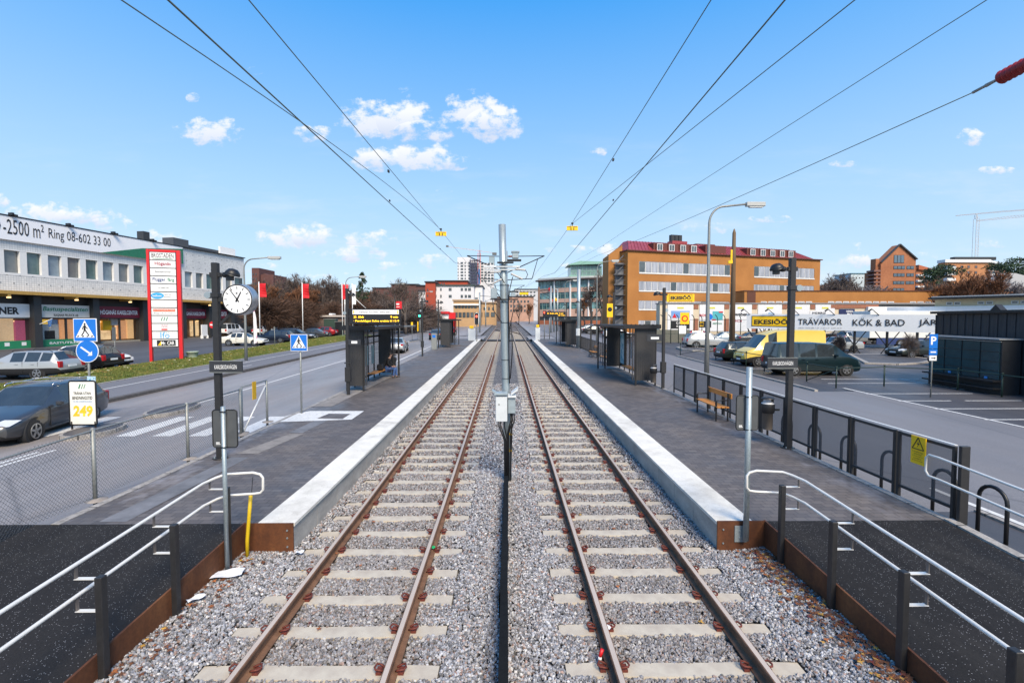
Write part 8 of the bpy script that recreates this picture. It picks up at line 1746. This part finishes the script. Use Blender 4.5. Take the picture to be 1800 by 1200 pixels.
# grey house front with pointed windows, yellow band right of mast
t=thing('yellow_gantry_sign','yellow plate on a bracket right of the centre mast','sign',Q(921,516,60)); c=Q(921,516,60); mb(YEL).bbox(c[0]-.55,c[0]+.55,59.9,60,c[2]-.15,c[2]+.15,.02).build('plate',t,world=True); mb(BLACK).tube([(0,60,c[2]+.3),(c[0]+.6,60,c[2]+.2)],.03,n=5).build('bracket',t,world=True)
# ------------------------------------------------------------------ trees
BARK=mat('bark_grey_brown',(.10,.08,.07),.9,var=.3,scale=3); TW=mat('twigs_brown',(.12,.09,.078),.9,var=.3,scale=1.5); TWR=mat('twigs_rust_brown',(.092,.050,.032),.9,var=.35,scale=1.2); TWP=mat('twigs_pale_grey',(.22,.19,.19),.9,var=.3,scale=1.5); TWO=mat('twigs_orange_brown',(.20,.09,.045),.9,var=.3,scale=1.5)
PINE=mat('pine_needles',(.02,.045,.02),.85,var=.5,scale=.8); PINL=mat('pine_needles_light',(.04,.07,.03),.85,var=.4,scale=1)
def rvec(rng): 
    while True:
        v=Vector((rng.uniform(-1,1),rng.uniform(-1,1),rng.uniform(-1,1)))
        if .05<v.length<1: return v.normalized()
def bare(seed,h=10.,spread=.42,levels=5,tw=.035,up=.18,trunk=.25):
    rng=random.Random(seed); TR=mb(BARK); CR=mb(TW)
    def twig(p,d,l,w):
        s=d.cross(rvec(rng)).normalized()*w; e=p+d*l; CR.face(p-s,p+s,e)
    def grow(p,d,l,r,lv):
        n=3; pts=[p]; dd=d.copy()
        for k in range(n): dd=(dd+rvec(rng)*.16+Vector((0,0,up*.3))).normalized(); pts.append(pts[-1]+dd*l/n)
        (TR if lv<2 else CR).tube(pts,[r*(1-.35*k/n) for k in range(n+1)],n=5 if lv<2 else 3)
        if lv>=levels:
            for _ in range(5):
                t=rng.random(); q=pts[0].lerp(pts[-1],t); twig(q,(dd+rvec(rng)*.75+Vector((0,0,.15))).normalized(),l*rng.uniform(.5,1.0),tw)
            return
        m=rng.choice((3,3,4)) if lv else 5
        for k in range(m):
            t=rng.uniform(.45,1.) if k else 1.; i=min(n-1,int(t*n)); q=pts[i].lerp(pts[i+1],t*n-i) if t<1 else pts[-1]
            nd=(dd+rvec(rng)*(spread*(1.6 if lv==0 else 1.25))+Vector((0,0,up))).normalized(); grow(q,nd,l*rng.uniform(.58,.78),r*rng.uniform(.45,.6),lv+1)
    grow(Vector((0,0,0)),Vector((0,0,1)),h*trunk,h*.022,0)
    mz=max(v[2] for v in CR.v); k=h/mz
    for m in (TR,CR): m.v=[(a*k,b*k,c*k) for a,b,c in m.v]
    return TR,CR
def pollard(seed,R_=2.3,h=4.6,flat=.82,n=5200):
    rng=random.Random(seed); TR=mb(BARK); CR=mb(TWR); c=Vector((0,0,h-R_*flat))
    TR.tube([(0,0,0),(0.03,0,c.z*.5),(0,0,c.z-R_*.35)],[.17,.14,.13],n=7)
    for k in range(14): d=rvec(rng); d.z=abs(d.z)*.8+.1; TR.tube([(0,0,c.z-R_*.4),c+d*R_*.25,c+Vector((d.x*R_,d.y*R_,d.z*R_*flat))*.7],[.09,.06,.03],n=4)
    lump=[(rvec(rng),rng.uniform(.82,1.12)) for _ in range(16)]
    for k in range(n):
        d=rvec(rng); rr=1.; 
        for v,s in lump:
            w=max(0,d.dot(v)-.6)/.4; rr=rr*(1-w)+s*w
        r0=rng.uniform(.15,.85)*rr; r1=min(rr*rng.uniform(.92,1.06),r0+rng.uniform(.25,.5)); a=c+Vector((d.x*R_,d.y*R_,d.z*R_*flat))*r0; e=(d+rvec(rng)*.22); b=c+Vector((e.x*R_,e.y*R_,e.z*R_*flat))*r1
        s=(b-a).cross(rvec(rng)).normalized()*rng.uniform(.012,.03); CR.face(a-s,a+s,b)
    return TR,CR
def conifer(seed,h=12.,pine=False):
    rng=random.Random(seed); TR=mb(BARK); CR=MB(); TR.tube([(0,0,0),(0,0,h*.5),(0,0,h*.98)],[h*.022,h*.015,.02],n=6)
    if not pine:
        for k in range(90):
            t=(k/90)**.9; z=h*(.1+.88*t); L=h*.26*(1-t)**.8+.25; a=rng.random()*6.3; L*=rng.uniform(.7,1.15)
            for j in range(26):
                u=rng.random()**.7; p=Vector((math.cos(a)*L*u,math.sin(a)*L*u,z-L*.25*u+rng.uniform(-.15,.15))); CR.use(PINE if rng.random()<.7 else PINL); s=rvec(rng)*.28; s2=rvec(rng)*.28; CR.face(p,p+s,p+s2)
    else:
        for k in range(14):
            c=Vector((rng.uniform(-1,1)*h*.24,rng.uniform(-1,1)*h*.2,h*rng.uniform(.5,.95))); TR.tube([(0,0,c.z*.8),c],[.1,.04],n=4)
            for j in range(260):
                d=rvec(rng)*rng.uniform(.5,1)*h*.13; d.z*=.55; p=c+d; CR.use(PINE if rng.random()<.65 else PINL); s=rvec(rng)*.3; s2=rvec(rng)*.3; CR.face(p,p+s,p+s2)
    return TR,CR
TPL={}
def tpl(key,TR,CR,crm=None):
    if crm: CR.ms=[crm]
    a=TR.build('trunk'); b=CR.build('crown'); TPL[key]=(a.data,b.data); bpy.data.objects.remove(a); bpy.data.objects.remove(b)
def plant(key,name,label,x,Y,sc,rz=None,group=None,cat='tree',dz=0.,crm=None):
    t=thing(name,label,cat,(x,Y,T(Y)+dz),random.random()*6.3 if rz is None else rz,group); t.scale=sc if isinstance(sc,tuple) else (sc,sc,sc)
    for nm,me in zip(('trunk','crown'),TPL[key]): o=bpy.data.objects.new(nm,me); SC.collection.objects.link(o); o.parent=t
    return t
tpl('bareA',*bare(3,10,tw=.02)); tpl('bareB',*bare(11,10,.5,tw=.02)); tpl('bareP',*bare(5,10,.46,tw=.03),TWP); tpl('bareO',*bare(8,10,.5,tw=.04),TWO)
tpl('pollA',*pollard(1)); tpl('pollB',*pollard(2,flat=.9)); tpl('con',*conifer(4)); tpl('pine',*conifer(6,11,True)); tpl('bush',*pollard(9,R_=2.4,h=3.6,n=3800),TW)
def put(key,px,Y,ytop,name,label,w=None,group=None,base=None,hh=10.,dz=0.,cat='tree'):
    x=Q(px,540,Y)[0]; h=fz(ytop,Y)-T(Y)-dz; s=h/hh; return plant(key,name,label,x,Y,(s*(w or 1),s*(w or 1),s),group=group,dz=dz,cat=cat)
pp_=[(472,66,519,'pollA',1.25,'largest round brown clipped tree, just right of the station clock'),(512,72,523,'pollB',1.15,'second round brown clipped tree behind the dark navy estate'),(538,80,525,'pollA',1.0,'third round brown clipped tree before the single red flag'),(589,92,527,'pollB',1.0,'small round clipped tree behind the brown shed'),(629,88,524,'pollA',1.15,'round brown clipped tree behind the left departure board'),(440,84,524,'pollB',1.1,'round brown clipped tree partly behind the clock'),(652,96,530,'pollB',1.3,'brown clipped tree right of the left departure board')]
for px,Y,yt,k,w,l in pp_: put(k,px,Y,yt,'clipped_tree',l,w,'round clipped brown trees in the left car park',hh=4.6)
bt_=[(452,135,489,'bareA'),(470,150,487,'bareB'),(492,128,481,'bareA'),(507,122,478,'bareB'),(526,126,479,'bareA'),(541,132,486,'bareB'),(556,128,488,'bareA'),(569,124,481,'bareB'),(584,130,492,'bareA'),(600,140,495,'bareB'),(616,135,498,'bareA'),(660,140,503,'bareB'),(674,150,507,'bareA'),(480,118,497,'bareO'),(518,116,500,'bareO'),(547,118,503,'bareO'),(440,120,500,'bareA'),(645,150,508,'bareO')]
pos_lab=['above the left edge of the clock','in front of the hill house tower','directly right of the hill house','tallest above the second clipped tree','just left of the single red flag','just right of the single red flag','between the single red flag and the next tall crown','tallest left of the grouped flags','right beside the grouped flags','behind the grouped flags','left of the dark conifer','right of the dark conifer','furthest right on the hill','low and rusty above the largest clipped tree','low and rusty left of the single red flag','low and rusty right of the single red flag','behind the far end of the retail building','low and rusty between conifer and brick blocks']
for (px,Y,yt,k),l in zip(bt_,pos_lab): put(k,px,Y,yt,'bare_tree','leafless tree on the wooded hill, '+l,1.05,'leafless trees on the left hill')
put('con',637,125,479,'conifer','single dark green conifer rising above the left departure board',1.0,hh=11.8)
put('bareB',713,84,486,'bare_tree','large leafless tree behind the red box sign left of the junction',.95)
for px,Y,yt,l in ((690,110,522,'dark leafless bush left of the large junction tree'),(735,105,528,'leafless bush right of the large junction tree'),(722,90,545,'low bushy thicket under the large junction tree'),(752,125,545,'low bush before the red house end'),(668,118,528,'brown bush right behind the departure board')): put('bush',px,Y,yt,'bush',l,1.5,'bushes around the junction',hh=3.6,cat='bush')
for px,Y,yt,k,l in ((884,140,520,'bareA','thin leafless street tree left of the centre mast'),(1040,120,500,'bareB','leafless street tree before the curved office, left one'),(1056,118,470,'bareA','tall leafless street tree beside the orange stair tower'),(1028,128,515,'bareO','small rusty leafless tree before the curved office'),(912,150,527,'bareA','small leafless tree right of the centre mast'),(930,160,530,'bareO','small rusty tree left of the curved office')): put(k,px,Y,yt,'bare_tree',l,.8,'leafless street trees ahead')
rt_=[(1462,150,478,'bareA','leafless tree directly right of the tall ochre building'),(1482,145,476,'bareB','tallest leafless tree between ochre building and gable house'),(1500,150,486,'bareA','leafless tree left of the pale blue block'),(1520,150,495,'bareP','pale leafless tree before the pale blue block'),(1452,160,485,'bareB','leafless tree partly hidden by the ochre building'),(1545,170,500,'bareO','rusty leafless tree before the gable house balconies'),(1632,150,487,'bareA','leafless tree right of the gable house'),(1650,150,490,'bareB','leafless tree left of the apartment block'),
 (1690,80,478,'bareO','orange brown leafless tree before the apartment block'),(1672,84,486,'bareO','lower orange brown tree left before the apartment block'),(1716,82,482,'bareP','pale birch before the middle of the apartment block'),(1738,78,468,'bareO','rusty tree before the apartment block corner'),(1742,84,482,'bareP','pale birch before the grey hall roof'),(1762,80,494,'bareP','low pale birch before the grey hall roof'),(1786,78,490,'bareP','pale birch at the right edge')]
for px,Y,yt,k,l in rt_: put(k,px,Y,yt,'bare_tree',l,1.15,'leafless trees on the right')
for px,Y,yt,l in ((1646,170,466,'dark pine between the gable house and apartment block'),(1788,170,453,'dark pine right of the apartment block'),(1810,165,470,'dark pine at the right edge behind the hall roof')): put('pine',px,Y,yt,'pine_tree',l,1.1,'dark pines on the right',hh=10.6)
# little stunted stumps between the billboard posts
for px,Y,l in ((1478,44,'small cropped tree between the billboard legs'),(1600,38.6,'cropped tree trunk before the white trailer')): put('bush',px,Y,585,'bush',l,.5,'cropped trees at the billboard',hh=3.6,cat='bush')
# wooded hills
def hill(p0,p1,Y,prof,m,name='hill'):
    q=mb(m); q.smooth=True; n=len(prof)
    for k in range(n-1):
        a,b=prof[k],prof[k+1]; xa,_,za=Q(a[0],a[1],Y); xb,_,zb=Q(b[0],b[1],Y)
        g0=T(Y-45)-.5
        q.face((xa,Y-45,g0),(xb,Y-45,g0),(xb,Y-15,g0+(zb-g0)*.7),(xa,Y-15,g0+(za-g0)*.7)); q.face((xa,Y-15,g0+(za-g0)*.7),(xb,Y-15,g0+(zb-g0)*.7),(xb,Y,zb),(xa,Y,za)); q.face((xa,Y,za),(xb,Y,zb),(xb,Y+60,g0),(xa,Y+60,g0))
    return struct(q,name)
HM=nmat('wooded_hill_ground',.95,lambda N,L,s,b,nt:(L.new(mixc(N,L,.7,ramp(N,L,noise(N,L,s,.08,5,.6),[(.3,(.06,.035,.025)),(.55,(.10,.055,.03)),(.75,(.08,.085,.03))]),ramp(N,L,noise(N,L,s,1.2,6,.8),[(.3,(.2,.2,.2)),(.7,(.75,.75,.75))]),'OVERLAY'),b.inputs['Base Color']),bumpn(N,L,b,noise(N,L,s,1.4,5,.8),1.,.6)))
hill(400,700,172,[(330,512),(380,508),(430,501),(460,497),(500,498),(550,503),(600,509),(650,514),(690,522),(720,538),(750,552)],HM)
hill(1400,1800,270,[(1380,530),(1430,505),(1470,494),(1520,492),(1560,494),(1620,492),(1660,494),(1720,498),(1800,494),(1900,496),(2000,530)],HM)
hill(0,700,420,[(100,540),(300,535),(600,530),(690,520),(760,514),(800,520),(900,522),(960,520),(1080,522),(1200,530),(1400,520),(1700,520),(2000,530)],HM)
# scrub: countless twigs over the left hill
rng=random.Random(5); q=mb(TWR); q.use(TWR)
V=[];Fc=[]
for k in range(26000):
    px=rng.uniform(425,745); Y=rng.uniform(110,168); f=(Y-127)/45; top=np.interp(px,[330,380,430,460,500,550,600,650,690,720,750],[512,508,501,497,498,503,509,514,522,538,552])
    xq,_,zt9=Q(px,top,172); x=Q(px,540,Y)[0]; g0=T(127)-.5
    z=g0+(zt9-g0)*(.7*max(0,min(1,(Y-127)/30)) if Y<157 else .7+.3*(Y-157)/15)
    z=max(z,T(Y)); h=rng.uniform(.6,2.6); a=rng.random()*6.3; w=.035; i=len(V); V+=[(x-math.cos(a)*w,Y,z),(x+math.cos(a)*w,Y,z),(x+rng.uniform(-.7,.7),Y+rng.uniform(-.5,.5),z+h)]; Fc.append((i,i+1,i+2))
q.raw(V,Fc); tag(q.build('scrub'),'dense rust brown scrub covering the left hill','scrub',kind='stuff')
bpy.context.view_layer.update()
